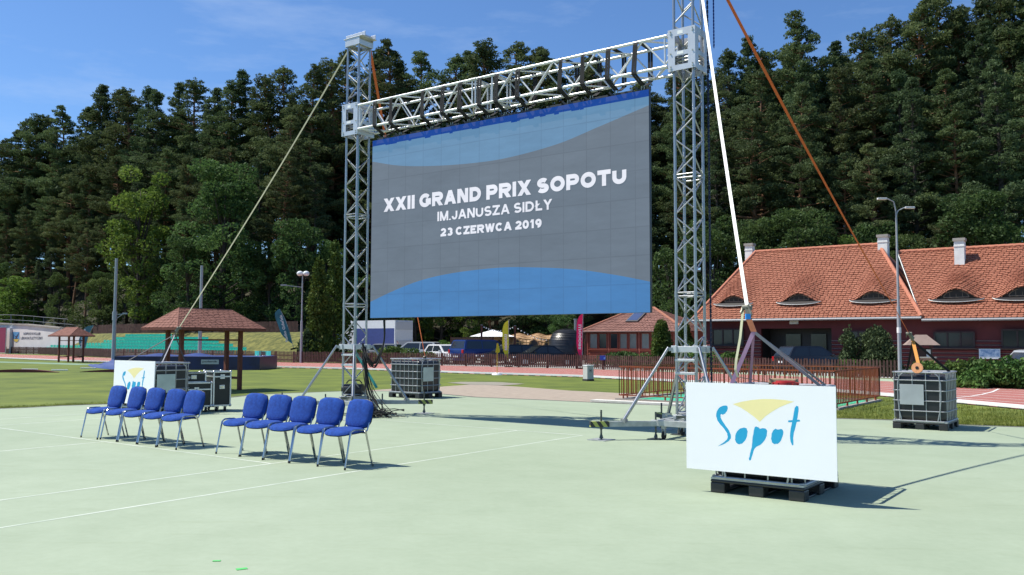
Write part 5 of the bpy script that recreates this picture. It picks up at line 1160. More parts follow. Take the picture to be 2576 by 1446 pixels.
ov = .35; E = [Vector((ua - ov, -ov, ze - .02)), Vector((ub_ + ov, -ov, ze - .02)), Vector((ub_ + ov, 6.8 + ov, ze - .02)), Vector((ua - ov, 6.8 + ov, ze - .02))]
rl0 = hx(1548); rr0 = (PLN(1646, 776, c_ + VX * 3.4, VX) - c_).dot(UX); A = Vector((max(ua + 2.6, rl0 - 1.0), 3.4, zr_)); B = Vector((rr0, 3.4, zr_))
r_ = MB(); r_.add(E + [A, B], [(0, 1, 5, 4), (2, 3, 4, 5), (1, 2, 5), (3, 0, 4), (0, 3, 2, 1)]); ro = r_.build('roof', btile, hs_)
q = MB(); tiles(q, E[0], E[1], A, B, .30, .28, lift=.05); tiles(q, E[1], E[2], B, B, .30, .28, lift=.05); tiles(q, E[3], E[0], A, A, .30, .28, lift=.05); q.build('roof_tiles', btile, ro, fixn=False)
rc_ = MB(); 
for p, q_ in ((A, B), (E[0], A), (E[1], B)): rc_.tube([p + Z(.04), q_ + Z(.04)], .11, 8)
rc_.build('ridge_tiles', mat('orange_ridge', (.33, .13, .08), .8, var=.15), ro)
sk = MB(); s0_ = hx(1573); nrm = (E[1] - E[0]).cross(A - E[0]).normalized(); nrm = nrm if nrm.z > 0 else -nrm; upd = (Vector((0, 3.4 + ov, zr_ - ze))).normalized()
cc_ = Vector((s0_, -ov, ze)) + upd * 2.35 + nrm * .10; Rm = Matrix((Vector((1, 0, 0)), upd, nrm)).transposed(); sk.box(cc_, (1.05, 1.6, .10), Rm); sko = sk.build('skylight', mat('skylight_frame', (.12, .12, .12), .5), ro); sk = MB(); sk.box(cc_ + nrm * .06, (.85, 1.38, .02), Rm); sk.build('pane', mat('sky_glass', (.06, .08, .16), .08, spec=.8), sko)
g_ = MB(); g_.cyl((ua - ov, -ov - .04, ze - .02), (ub_ + ov, -ov - .04, ze - .02), .06, n=8); g_.cyl((ua - .05, -.1, ze), (ua - .05, -.1, 0), .05, n=8); g_.build('gutter', mat('brown_gutter', (.12, .05, .04), .5), hs_)
# ------------------------------------------------------------------ large building with eyebrow dormers
rtile = mat('terracotta_tiles', (0.27, 0.082, 0.042), 0.8, col2=(0.37, 0.142, 0.082), var=.2, scale=4.5, detail=9)
rtile2 = mat('terracotta_ridge', (0.46, 0.17, 0.10), 0.8, var=.15, scale=4)
oxb = mat('oxblood_boards', (0.105, 0.013, 0.015), 0.7, var=.12, scale=2); tube_w = mat('pale_joint', (.34, .26, .24), .7)
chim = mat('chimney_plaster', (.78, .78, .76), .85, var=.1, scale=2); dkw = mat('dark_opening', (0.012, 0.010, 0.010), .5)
bldg = thing('clubhouse', 'long dark red clubhouse with a terracotta tiled roof, eyebrow dormers and chimneys, at right', 'building', AT(2000, 862, 50), 0)
# front eave line; points chosen on a plane through the corner at 47.5 m
cR = Vector(((2318 - CX) / F * 47.0, 47.0, 0))
eR = PLN(2318, 802, cR, VX); eL = PLN(1742, 800.6, cR, VX)
ov = .55; back = VX * 5.4
rR = PLN(2211, 617, cR + VX * 5.4, VX); rL = PLN(1901, 635, cR + VX * 5.4, VX)
zE = min(eR.z, eL.z); zRg = .5 * (rR.z + rL.z)
print('bldg', eL, eR, rL, rR)
def roofblock(EL, ER, RL, RR, dorm, hipL=True, hipR=True):
    EL, ER, RL, RR = map(Vector, (EL, ER, RL, RR)); r_ = MB(); nx, ny = 90, 26
    n = (ER - EL).cross(RL - EL).normalized(); n = n if n.z > 0 else -n
    def pt(u, t): return EL.lerp(RL, t).lerp(ER.lerp(RR, t), u)
    T0 = sum(d[1] for d in dorm) / len(dorm)
    def disp(u, t, on=True):
        if not on: return Vector((0, 0, 0))
        t = max(t, T0 + 1e-5); p = pt(min(1, max(0, u)), t); out_ = 0
        for (dc, t0, hw_, amp) in dorm:
            s = (p - dc).dot(UX) / hw_
            if abs(s) < 1: out_ += amp * (.5 + .5 * math.cos(PI * s)) ** 1.15 * (1 - sm((t - T0) / .50))
        return Z(out_) - VX * (out_ * .25)
    for (ta, tb, k_, on) in ((0, T0, 4, False), (T0, 1, ny, True)):
        tt = [lerp(ta, tb, i / k_) for i in range(k_ + 1)]
        vs = [pt(i / nx, t) + disp(i / nx, t, on) for t in tt for i in range(nx + 1)]
        r_.add(vs, [(j * (nx + 1) + i, j * (nx + 1) + i + 1, (j + 1) * (nx + 1) + i + 1, (j + 1) * (nx + 1) + i) for j in range(len(tt) - 1) for i in range(nx)])
    bk_ = VX * 5.4 * 2
    ELb = EL + (RL - EL).dot(VX) * 2 * VX; ERb = ER + (RR - ER).dot(VX) * 2 * VX
    r_.add([ELb, ERb, RL, RR, EL, ER], [(1, 0, 2, 3), (0, 4, 2), (5, 1, 3)])
    ro = r_.build('roof', rtile, bldg, world=True, fixn=False)
    q = MB(); tiles(q, EL, ER, RL, RR, .20, .26, lift=.055, disp=disp, TS=T0); q.build('roof_tiles', rtile, ro, world=True, fixn=False)
    if hipL: q = MB(); tiles(q, ELb, EL, RL, RL, .2, .26, lift=.05); q.build('hip_tiles', rtile, ro, world=True, fixn=False)
    rc_ = MB(); 
    def ridge(p, q_):
        L = (q_ - p).length; d_ = (q_ - p) / L; k = int(L / .38)
        for i in range(k): rc_.cyl(p + d_ * (i * L / k) + Z(.03), p + d_ * ((i + 1.12) * L / k) + Z(.07), .125, .10, n=8)
    ridge(RL, RR)
    if hipL: ridge(EL, RL)
    if hipR: ridge(ER, RR)
    rc_.build('ridge_tiles', rtile2, ro, world=True)
    for (dc, t0, hw_, amp) in dorm:
        # dark recess, window and sill under the brow
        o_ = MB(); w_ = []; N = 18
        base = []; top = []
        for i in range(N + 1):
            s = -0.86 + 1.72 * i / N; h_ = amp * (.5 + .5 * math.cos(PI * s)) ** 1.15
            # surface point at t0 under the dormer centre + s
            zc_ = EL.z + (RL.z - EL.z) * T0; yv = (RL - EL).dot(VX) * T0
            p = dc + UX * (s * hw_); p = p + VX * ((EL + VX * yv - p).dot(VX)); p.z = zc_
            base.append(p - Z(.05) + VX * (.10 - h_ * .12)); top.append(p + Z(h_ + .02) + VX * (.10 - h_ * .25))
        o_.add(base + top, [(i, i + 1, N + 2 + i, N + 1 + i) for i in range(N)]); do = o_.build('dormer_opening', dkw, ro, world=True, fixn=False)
        pc = (base[N // 2] + Z(.10)); f_ = MB(); hw2 = hw_ * .40; hh = amp * .72
        for z in (.16, ): f_.bar(pc - UX * hw2 - VX * .04 + Z(z), pc + UX * hw2 - VX * .02 + Z(z), .05, .05)
        pts = [pc + UX * (hw2 * math.cos(a)) - VX * .04 + Z(.16 + (hh - .1) * math.sin(a)) for a in [PI * k / 10 for k in range(11)]]
        f_.tube(pts, .03, 6)
        for k in (-.5, 0, .5): f_.bar(pc + UX * hw2 * k - VX * .04 + Z(.16), pc + UX * hw2 * k - VX * .04 + Z(.16 + (hh - .1) * math.sqrt(1 - k * k)), .025, .025)
        f_.build('dormer_frame', mat('dormer_wood', (.20, .15, .11), .7), do, world=True)
        upr = (RL - EL) - UX * (RL - EL).dot(UX); upr.normalize(); nr = UX.cross(upr).normalized(); nr = nr if nr.z > 0 else -nr; g2 = MB(); pe = pc - VX * .10; ap = [pe + UX * (hw_ * .88 * math.cos(a)) - upr * (.30 * math.sin(a)) + nr * .075 for a in [PI * k / 14 for k in range(15)]]; g2.prism(ap, nr * .02); g2.build('dormer_apron', dkw, do, world=True)
        g3 = MB(); g3.tube([q_ + nr * .02 for q_ in ap], .022, 5); g3.build('dormer_flashing', galv, do, world=True)
    return ro
def dorm_at(x, y, EL, RL, hw_, amp):
    # point on the roof plane
    n = UX.cross(RL - EL).normalized(); p = PLN(x, y, EL, n); t = (p.z - EL.z) / (RL.z - EL.z); return (p, t, hw_, amp)
EL = Vector((eL.x, eL.y, eL.z)); ER = Vector(eR); RL = Vector(rL); RR = Vector(rR)
EL.z = ER.z = zE2 = .5 * (eR.z + eL.z); RL.z = RR.z = zRg
roofblock(EL, ER, RL, RR, [dorm_at(1848, 764, EL, RL, 1.45, .56), dorm_at(2010, 764, EL, RL, 1.5, .58), dorm_at(2196, 763, EL, RL, 1.45, .58)])
# right block, set slightly forward of the left one's hip
EL2 = PLN(2318, 802, cR, VX) + UX * .02; EL2.z = PLN(2450, 801, cR, VX).z; ER2 = EL2 + UX * 14; RL2 = PLN(2258, 635.5, cR + VX * 5.4, VX); zz = PLN(2420, 627, cR + VX * 5.4, VX).z; RL2.z = zz; RR2 = RL2 + UX * 18
roofblock(EL2, ER2, RL2, RR2, [dorm_at(2406, 757, EL2, RL2, 1.55, .64), dorm_at(2573, 754, EL2, RL2, 1.55, .64)], hipL=False, hipR=False)
fl_ = MB(); fl_.bar(EL2 + Z(.08), RL2 + Z(.08), .05, .22, up=VX); fl_.build('flashing', galv, bldg, world=True)
# walls
wy = .75
wl = MB(); a = EL + UX * ov + VX * wy; b = ER - UX * .1 + VX * wy; 
def wallbox(mb, p, q_, z0, z1, th=.2): mb.bar(p + Z((z0 + z1) / 2), q_ + Z((z0 + z1) / 2), th, z1 - z0) if False else mb.add([Vector((*(p + s * VX * th).xy, z)) for z in (z0, z1) for s in (0, 1) for _ in (0,)] + [Vector((*(q_ + s * VX * th).xy, z)) for z in (z0, z1) for s in (0, 1)], [(0, 1, 5, 4), (2, 6, 7, 3), (0, 4, 6, 2), (1, 3, 7, 5), (0, 2, 3, 1), (4, 5, 7, 6)])
def bx_(x): return (PLN(x, 850, a, VX) - a).dot(UX)
def bz_(x, y): return PLN(x, y, a, VX).z
a = Vector((a.x, a.y, 0)); zw = zE2 + .35
segs = [(0, bx_(2047) , 'solid')]
spans = [(0.0, bx_(2043 - 2)), (bx_(2335 - 1), bx_(2335) + 16)]
d0, d1 = bx_(2043), bx_(2325)
wl = MB()
xdoor0, xdoor1 = bx_(2043 - 126), bx_(2330 - 242)
# door recess between x = 1917 and 2091 px
xd0, xd1 = bx_(1915), bx_(2092)
xend = bx_(2600) + 3
wallbox(wl, a, a + UX * xd0, 0, zw); wallbox(wl, a + UX * xd1, a + UX * xend, 0, zw); wallbox(wl, a + UX * xd0, a + UX * xd1, bz_(2000, 826), zw)
wallbox(wl, a, a + VX * .01, 0, zw)
wl.add([a, a + VX * 9.6, a + VX * 9.6 + Z(zw), a + Z(zw)], [(0, 1, 2, 3)])
wl.build('wall', oxb, bldg, world=True)
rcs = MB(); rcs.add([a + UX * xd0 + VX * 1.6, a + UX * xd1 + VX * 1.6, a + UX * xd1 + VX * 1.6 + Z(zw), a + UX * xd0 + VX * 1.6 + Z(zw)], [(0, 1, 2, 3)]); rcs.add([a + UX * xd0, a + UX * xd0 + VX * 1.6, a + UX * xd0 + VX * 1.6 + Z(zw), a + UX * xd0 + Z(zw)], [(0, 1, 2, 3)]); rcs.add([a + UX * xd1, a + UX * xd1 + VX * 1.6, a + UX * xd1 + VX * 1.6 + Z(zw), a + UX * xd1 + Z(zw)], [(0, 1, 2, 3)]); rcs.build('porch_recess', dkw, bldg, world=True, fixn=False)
for x in (1975, 2040):
    m_ = MB(); p = a + UX * bx_(x) + VX * 1.5; m_.bar(p + Z(.05), p + Z(2.2), .9, .05, up=VX); do = m_.build('door', glassd, bldg, world=True); m_ = MB(); m_.bar(p - VX * .06 + UX * .3 + Z(1.0), p - VX * .06 + UX * .3 + Z(1.35), .03, .03); m_.build('handle', chrome, do, world=True)
# log courses on the lit lower part
bo = MB(); jn = MB()
lw_spans = [(0.0, bx_(1795)), (bx_(1880), xd0), (xd1, bx_(2108)), (bx_(2218), bx_(2312))]
z = .18
while z < 1.75:
    for (p0, p1) in ((0.05, xd0 - .02), (xd1 + .02, xend)):
        bo.add([], []); pa = a + UX * p0 - VX * .03; pb = a + UX * p1 - VX * .03; bo.cyl(pa + Z(z), pb + Z(z), .085, n=8, cap=False)
        jn.bar(pa + Z(z + .10) - VX * .02, pb + Z(z + .10) - VX * .02, .03, .02)
    z += .215
bo.build('log_courses', oxb, bldg, world=True, smooth=True); jn.build('log_joints', tube_w, bldg, world=True)
def bwin(x0, x1, y0, y1, nm='window', panes=3):
    p0, p1 = bx_(x0), bx_(x1); z0, z1 = bz_(x0, y1), bz_(x0, y0); m_ = MB(); c2 = a + UX * ((p0 + p1) / 2) - VX * .13; m_.bar(c2 + Z(z0), c2 + Z(z1), p1 - p0, .04, up=VX); wo = m_.build(nm, glassd, bldg, world=True)
    f_ = MB(); fr = mat('dark_frame', (.035, .018, .018), .6) if 'dark_frame' not in bpy.data.materials else bpy.data.materials['dark_frame']
    for z in (z0, z1): f_.bar(a + UX * p0 - VX * .17 + Z(z), a + UX * p1 - VX * .17 + Z(z), .06, .08)
    for k in range(panes + 1): x = p0 + (p1 - p0) * k / panes; f_.bar(a + UX * x - VX * .17 + Z(z0), a + UX * x - VX * .17 + Z(z1), .08, .06, up=VX)
    f_.build('frame', fr, wo, world=True); s_ = MB(); s_.bar(a + UX * (p0 - .1) - VX * .22 + Z(z0 - .06), a + UX * (p1 + .1) - VX * .22 + Z(z0 - .06), .2, .05); s_.build('sill', fr, wo, world=True)
bwin(1796, 1872, 829, 868); bwin(2352, 2452, 836, 873, panes=3); bwin(2522, 2640, 830, 873, panes=3); bwin(2133, 2190, 834, 872, panes=2)
gt = MB(); gt.cyl(EL - VX * .05 - Z(.05), ER - VX * .05 - Z(.05), .07, n=8); gt.cyl(EL2 - VX * .05 - Z(.05), ER2 - VX * .05 - Z(.05), .07, n=8); gt.build('gutter', mat('grey_gutter', (.34, .34, .35), .5, .4), bldg, world=True)
sf = MB(); sf.add([EL + Z(-.03), ER + Z(-.03), ER + VX * 1.0 + Z(-.03), EL + VX * 1.0 + Z(-.03)], [(0, 1, 2, 3)]); sf.add([EL2 + Z(-.03), ER2 + Z(-.03), ER2 + VX * 1.0 + Z(-.03), EL2 + VX * 1.0 + Z(-.03)], [(0, 1, 2, 3)]); sf.build('soffit', woodr, bldg, world=True, fixn=False)
pp = a + UX * bx_(1758) - VX * .25; dp = MB(); dp.cyl(EL + UX * .7 + VX * .1 - Z(.1), pp + Z(zE2 - .5), .05, n=8); dp.cyl(pp + Z(zE2 - .5), pp, .05, n=8); dp.build('downpipe', mat('rusty_pipe', (.30, .17, .12), .6, .3), bldg, world=True)
fl2 = MB(); p = a + UX * bx_(2001) - VX * .2; z = bz_(2001, 809.5); fl2.bar(p + Z(z - .14), p + Z(z + .14), .50, .12, up=VX); fl2.build('floodlight', mat('flood_glass', (.55, .56, .52), .3), bldg, world=True)
for (x, y, wdt, hgt, d_) in ((1886.5, 614, .50, 1.25, .4), (2223, 592, .55, 1.95, 0), (2415, 601, .52, 1.45, -.9)):
    # chimneys stand on the roof near the ridge
    q_ = PLN(x, 640, cR + VX * (5.2 + d_), VX); zt_ = PLN(x, y, cR + VX * (5.2 + d_), VX).z; m_ = MB(); m_.box((q_.x, q_.y, zt_ - hgt * .5 - .5), (wdt, wdt, hgt + 1.0), Matrix.Rotation(AU, 3, 'Z')); ch_ = m_.build('chimney', chim, bldg, world=True)
    m_ = MB(); m_.box((q_.x, q_.y, zt_ - .05), (wdt + .12, wdt + .12, .16), Matrix.Rotation(AU, 3, 'Z')); m_.build('cap', conc, ch_, world=True); m_ = MB(); m_.box((q_.x, q_.y, zt_ - .42), (wdt + .05, wdt + .05, .07), Matrix.Rotation(AU, 3, 'Z')); m_.build('collar', chim, ch_, world=True)
pz_ = a + UX * bx_(2490) - VX * .30; ps = thing('wall_poster', 'blue and white poster on the red log wall at far right', 'poster', pz_ + Z(bz_(2490, 890)), AU); m_ = MB(); m_.box((0, .05, 0), (.98, .03, .52)); m_.build('sheet', whitep, ps); m_ = MB(); m_.box((0, .031, .04), (.94, .008, .38)); m_.build('picture', mat('poster_blue', (.08, .25, .55), .5, col2=(.55, .65, .75), var=.3, scale=6), ps)
# notice hut
nb = AT(2318, 895, 41.5); nb.z = 0; nbt = thing('notice_hut', 'small roofed wooden notice board between the lamp and the juniper hedge', 'notice board', nb, AU + .35); zr2 = AT(2318, 842, 41.5).z; ze3 = AT(2318, 868, 41.5).z
m_ = MB(); m_.box((-.42, 0, ze3 / 2), (.10, .10, ze3)); m_.box((.42, 0, ze3 / 2), (.10, .10, ze3)); m_.box((0, 0, ze3 * .62), (.80, .06, ze3 * .55)); m_.build('board', mat('hut_wood', (.06, .03, .025), .7), nbt)
m_ = MB(); e_ = [(-.75, -.5, ze3), (.75, -.5, ze3), (.75, .5, ze3), (-.75, .5, ze3)]; m_.add(e_ + [(-.45 + .2, 0, zr2), (.45 - .2, 0, zr2)], [(0, 1, 5, 4), (2, 3, 4, 5), (1, 2, 5), (3, 0, 4), (0, 3, 2, 1)]); m_.build('roof', mat('felt_roof', (.26, .19, .16), .9, var=.12), nbt)
m_ = MB(); m_.box((.30, -.05, ze3 * .74), (.18, .02, .4)); m_.build('notice', whitep, nbt)
bw_ = AT(2335, 893, 40.8); bw_.z = 0; bwt = thing('brick_pillar', 'short orange brick pillar beside the wooden notice board', 'pillar', bw_, AU); m_ = MB(); brm = mat('brick', (.45, .16, .09), .85); tt_ = brm.node_tree; bkn = tt_.nodes.new('ShaderNodeTexBrick'); bkn.inputs['Scale'].default_value = 6; bkn.inputs['Color1'].default_value = (.48, .17, .09, 1); bkn.inputs['Color2'].default_value = (.36, .12, .07, 1); bkn.inputs['Mortar'].default_value = (.5, .45, .4, 1); tcx = tt_.nodes.new('ShaderNodeTexCoord'); mpx = tt_.nodes.new('ShaderNodeMapping'); mpx.inputs['Rotation'].default_value = (PI / 2, 0, 0); tt_.links.new(tcx.outputs['Object'], mpx.inputs['Vector']); tt_.links.new(mpx.outputs['Vector'], bkn.inputs['Vector']); tt_.links.new(bkn.outputs['Color'], tt_.nodes['Principled BSDF'].inputs['Base Color'])
m_.box((0, 0, .48), (.62, .3, .95)); m_.build('shaft', brm, bwt); m_ = MB(); m_.box((0, 0, .98), (.68, .36, .06)); m_.build('cap', conc, bwt)
# ------------------------------------------------------------------ wooden wagon lodges, dark dome, parasol, lights, truck
shk = mat('wood_shakes', (0.42, 0.24, 0.105), 0.7, col2=(.55, .34, .17), var=.2, scale=2.5); shd = mat('shake_joint', (.20, .11, .05), .8)
def shakes(mb, f, nu, nv, m_=None):
    for j in range(nv):
        for i in range(nu):
            o_ = .5 * (j % 2); u0_, u1_ = (i + o_) / nu, (i + 1 + o_) / nu
            if u1_ > 1: u1_ = 1
            if u0_ >= 1: continue
            v0_, v1_ = j / nv, (j + 1.2) / nv
            g = .03 / nu; mb.add([f(u0_ + g, v0_, 1), f(u1_ - g, v0_, 1), f(u1_ - g, min(v1_, 1), 0), f(u0_ + g, min(v1_, 1), 0)], [(0, 1, 2, 3)])
lc = AT(1330, 870, 69.0); lc.z = 0; L_ = 5.3; lod = thing('shingled_lodge', 'long wavy wooden lodge clad in pale shakes with arched openings, under the screen', 'lodge', lc, -.12)
s_px = F / 69.0
def lodge(u, v, lift):
    an = PI * v; x = (u - .5) * L_ * 1.0; bulge = .18 * math.sin(u * PI * 7); rr = 1.35 + bulge * math.sin(an) * .5
    return Vector((x, -math.cos(an) * (rr + .03 * lift) * 1.0, .55 + (1.75 + bulge * .5 + .03 * lift) * math.sin(an) ** .72))
m_ = MB(); grid(m_, 60, 20, lambda u, v: lodge(u, v, -1.0)); m_.build('shell', shd, lod, fixn=False)
m_ = MB(); shakes(m_, lodge, 44, 16); m_.build('shakes', shk, lod, fixn=False)
for x in (-2.15, -.75, .55, 1.7):
    m_ = MB(); m_.tube([(x - .42, -1.36, .7), (x - .42, -1.42, 1.35), (x - .3, -1.40, 1.72), (x, -1.34, 1.9), (x + .3, -1.40, 1.72), (x + .42, -1.42, 1.35), (x + .42, -1.36, .7)], .07, 6); ao = m_.build('arch', shk, lod); m_ = MB(); m_.poly([(x - .4, -1.43, .6), (x + .4, -1.43, .6), (x + .4, -1.43, 1.38), (x + .25, -1.41, 1.72), (x, -1.38, 1.84), (x - .25, -1.41, 1.72), (x - .4, -1.43, 1.38)]); m_.build('opening', mat('lodge_opening', (.05, .035, .025), .5), ao, fixn=False)
for s in (-1, 1): m_ = MB(); m_.poly([lodge(0 if s < 0 else 1, v / 20, -1) for v in range(21)]); m_.build('end_wall', shk, lod, fixn=False)
tr_ = thing('timber_trellis', 'pale square timber trellis in front of the shingled lodge', 'trellis', AT(1362, 870, 66.6) * Vector((1, 1, 0)).length * 0 + Vector(((1362 - CX) / F * 66.6, 66.6, 0)), -.1); m_ = MB()
for (a0, b0) in ((-1.95, -.75), (.0, 1.9)):
    for k in range(int((b0 - a0) / .27) + 1): m_.box((a0 + k * .27, 0, 1.15), (.045, .045, 1.5))
    for k in range(6): m_.box(((a0 + b0) / 2, .03, .5 + k * .28), (b0 - a0, .04, .045))
m_.build('lattice', mat('larch', (.60, .34, .10), .6, var=.1), tr_)
dm = Vector(((1424 - CX) / F * 64.5, 64.5, 0)); dt = thing('dark_dome_hut', 'round hut clad in black shakes beside the wooden lodge', 'hut', dm, 0); bsh = mat('black_shakes', (.018, .018, .019), .38, col2=(.035, .035, .037), var=.3, scale=3)
def dome(u, v, lift):
    an = 2 * PI * u; prof_ = [(1.22, 0), (1.28, .8), (1.27, 1.4), (1.20, 1.9), (.95, 2.35), (.55, 2.6), (.04, 2.68)]
    q = v * (len(prof_) - 1); i = min(int(q), len(prof_) - 2); f_ = q - i; r = lerp(prof_[i][0], prof_[i + 1][0], f_) + .03 * lift; z = lerp(prof_[i][1], prof_[i + 1][1], f_)
    return Vector((r * math.cos(an), r * math.sin(an), z + .02 * lift))
m_ = MB(); grid(m_, 40, 14, lambda u, v: dome(u, v, -1)); m_.build('shell', bsh, dt, fixn=False); m_ = MB(); shakes(m_, dome, 52, 15); m_.build('shakes', bsh, dt, fixn=False)
m_ = MB(); m_.cyl((.75, .6, 2.0), (.75, .6, 3.35), .11, n=12); m_.cyl((.75, .6, 3.35), (.75, .6, 3.42), .16, n=12); m_.cyl((.75, .6, 3.2), (.75, .6, 3.3), .12, n=12); m_.build('flue', mat('steel_flue', (.30, .30, .31), .35, .7), dt, smooth=True)
pa = Vector(((1240 - CX) / F * 68, 68, 0)); pt_ = thing('parasol', 'white square parasol beside the wooden lodge under the screen', 'parasol', pa); zt_ = AT(1240, 829, 68).z; m_ = MB(); rr = 1.75; m_.add([(-rr, -rr * .7, zt_ - .55), (rr, -rr * .7, zt_ - .55), (rr, rr * .7, zt_ - .55), (-rr, rr * .7, zt_ - .55), (0, 0, zt_)], [(0, 1, 4), (1, 2, 4), (2, 3, 4), (3, 0, 4)]); m_.build('canopy', mat('white_canvas', (.82, .82, .80), .8), pt_, fixn=False); m_ = MB(); m_.cyl((0, 0, 0), (0, 0, zt_), .03, n=8); m_.build('pole', woodr, pt_)
lo_ = MB(); posts = []
for k, (x, y) in enumerate(((1212, 818), (1296, 820))):
    b_ = Vector(((x - CX) / F * 65.5, 65.5, 0)); H = AT(x, y, 65.5).z; t = thing('timber_post', ['timber post carrying the string lights, left of the parasol', 'timber post carrying the string lights, right of the yellow green flag'][k], 'post', b_, 0, 'posts with string lights'); m_ = MB(); m_.box((0, 0, H / 2), (.14, .14, H)); m_.build('shaft', woodr, t); m_ = MB(); m_.box((0, 0, H + .02), (.16, .16, .04)); m_.build('cap', conc, t); posts.append(b_ + Z(H))
sg = thing('string_lights', 'string of small white bulbs hanging between the posts before the lodge', 'string lights', posts[0]); P_ = posts + [posts[1] + Vector((3.4, 2.5, -1.0))]; m_ = MB(); bb_ = MB()
for p, q_ in ((P_[0], P_[1]), (P_[1], P_[2])):
    pts = [p.lerp(q_, i / 14) - Z(.35 * math.sin(PI * i / 14)) for i in range(15)]; m_.tube(pts, .012, 4)
    for i in range(1, 15): bb_.sphere(pts[i] - Z(.07), .05, 6, 5)
m_.build('wire', rubber, sg, world=True); bb_.build('bulbs', whitep, sg, world=True)
# dark plank fence behind the parked cars
fa = Vector(((1135 - CX) / F * 74, 74, 0)); fb = Vector(((1300 - CX) / F * 74, 74, 0)); t = thing('board_fence', 'brown horizontal board fence behind the parked cars and parasol', 'fence', fa); m_ = MB()
for k in range(10): m_.bar(fa + Z(.15 + k * .2), fb + Z(.15 + k * .2), .03, .185)
m_.build('boards', mat('brown_boards', (.10, .055, .035), .8, var=.2, scale=2), t, world=True)
m_ = MB(); [m_.box(fa.lerp(fb, k / 4) + Vector((0, .08, 1.05)), (.1, .1, 2.1)) for k in range(5)]; m_.build('post', woodr, t, world=True)
# box truck
tk_ = thing('box_truck', 'white and blue box truck parked behind the hedge, right of the left tower', 'truck', Vector(((1017 - CX) / F * 82, 82, 0)), 0); tk_.rotation_euler.z = -1.02
# local x = forward (away to the left), width along y
tk_.rotation_euler.z = PI - .62; TW, TLn, TH = 2.45, 6.2, AT(1017, 806, 82).z
m_ = MB(); m_.box((TLn / 2, 0, (TH + .95) / 2), (TLn, TW, TH - .95)); m_.build('cargo_box', mat('truck_white', (.72, .73, .74), .5, var=.04), tk_)
m_ = MB(); m_.box((-.03, 0, TH - .5), (.07, TW - .25, .75)); m_.build('rear_door', mat('truck_panel', (.55, .55, .56), .5), tk_); m_ = MB(); m_.box((-.03, 0, 1.35), (.06, TW - .3, .9)); m_.build('tail_lift', mat('truck_grey', (.55, .55, .56), .5, var=.05), tk_)
for sy in (-1, 1):
    m_ = MB(); m_.box((-.068, sy * (TW / 2 - .3), 1.62), (.01, .3, .46)); m_.build('warning_plate', mat('warning_red_white' + str(sy), (.72, .70, .68), .5), tk_); m_ = MB()
    m_.bar((-.078, sy * (TW / 2 - .3) - .13, 1.45), (-.078, sy * (TW / 2 - .3) + .13, 1.75), .006, .10, up=Vector((1, 0, 0))); m_.build('red_stripe', mat_redcap, tk_); m_ = MB(); m_.box((-.06, sy * (TW / 2 - .15), 1.0), (.04, .2, .12)); m_.build('tail_light', mat_redcap, tk_)
for s_ in (-1, 1): m_ = MB(); m_.box((TLn / 2 - .5, s_ * (TW / 2 + .006), (TH + .95) / 2 - .35), (TLn - 1.2, .008, TH - 1.75)); m_.build('blue_graphic', mat('truck_blue', (.05, .07, .22), .5, var=.1), tk_)
m_ = MB(); m_.box((TLn + .95, 0, 1.6), (1.7, 2.2, 2.0)); m_.build('cab', mat('truck_cab', (.5, .5, .52), .4), tk_, bevel=.15)
for xx in (1.4, TLn + .8):
    for sy in (-1, 1): m_ = MB(); m_.cyl((xx, sy * (TW / 2 - .28), .48), (xx, sy * (TW / 2 - .02), .48), .48, n=20); m_.build('wheel', rubber, tk_, smooth=True)
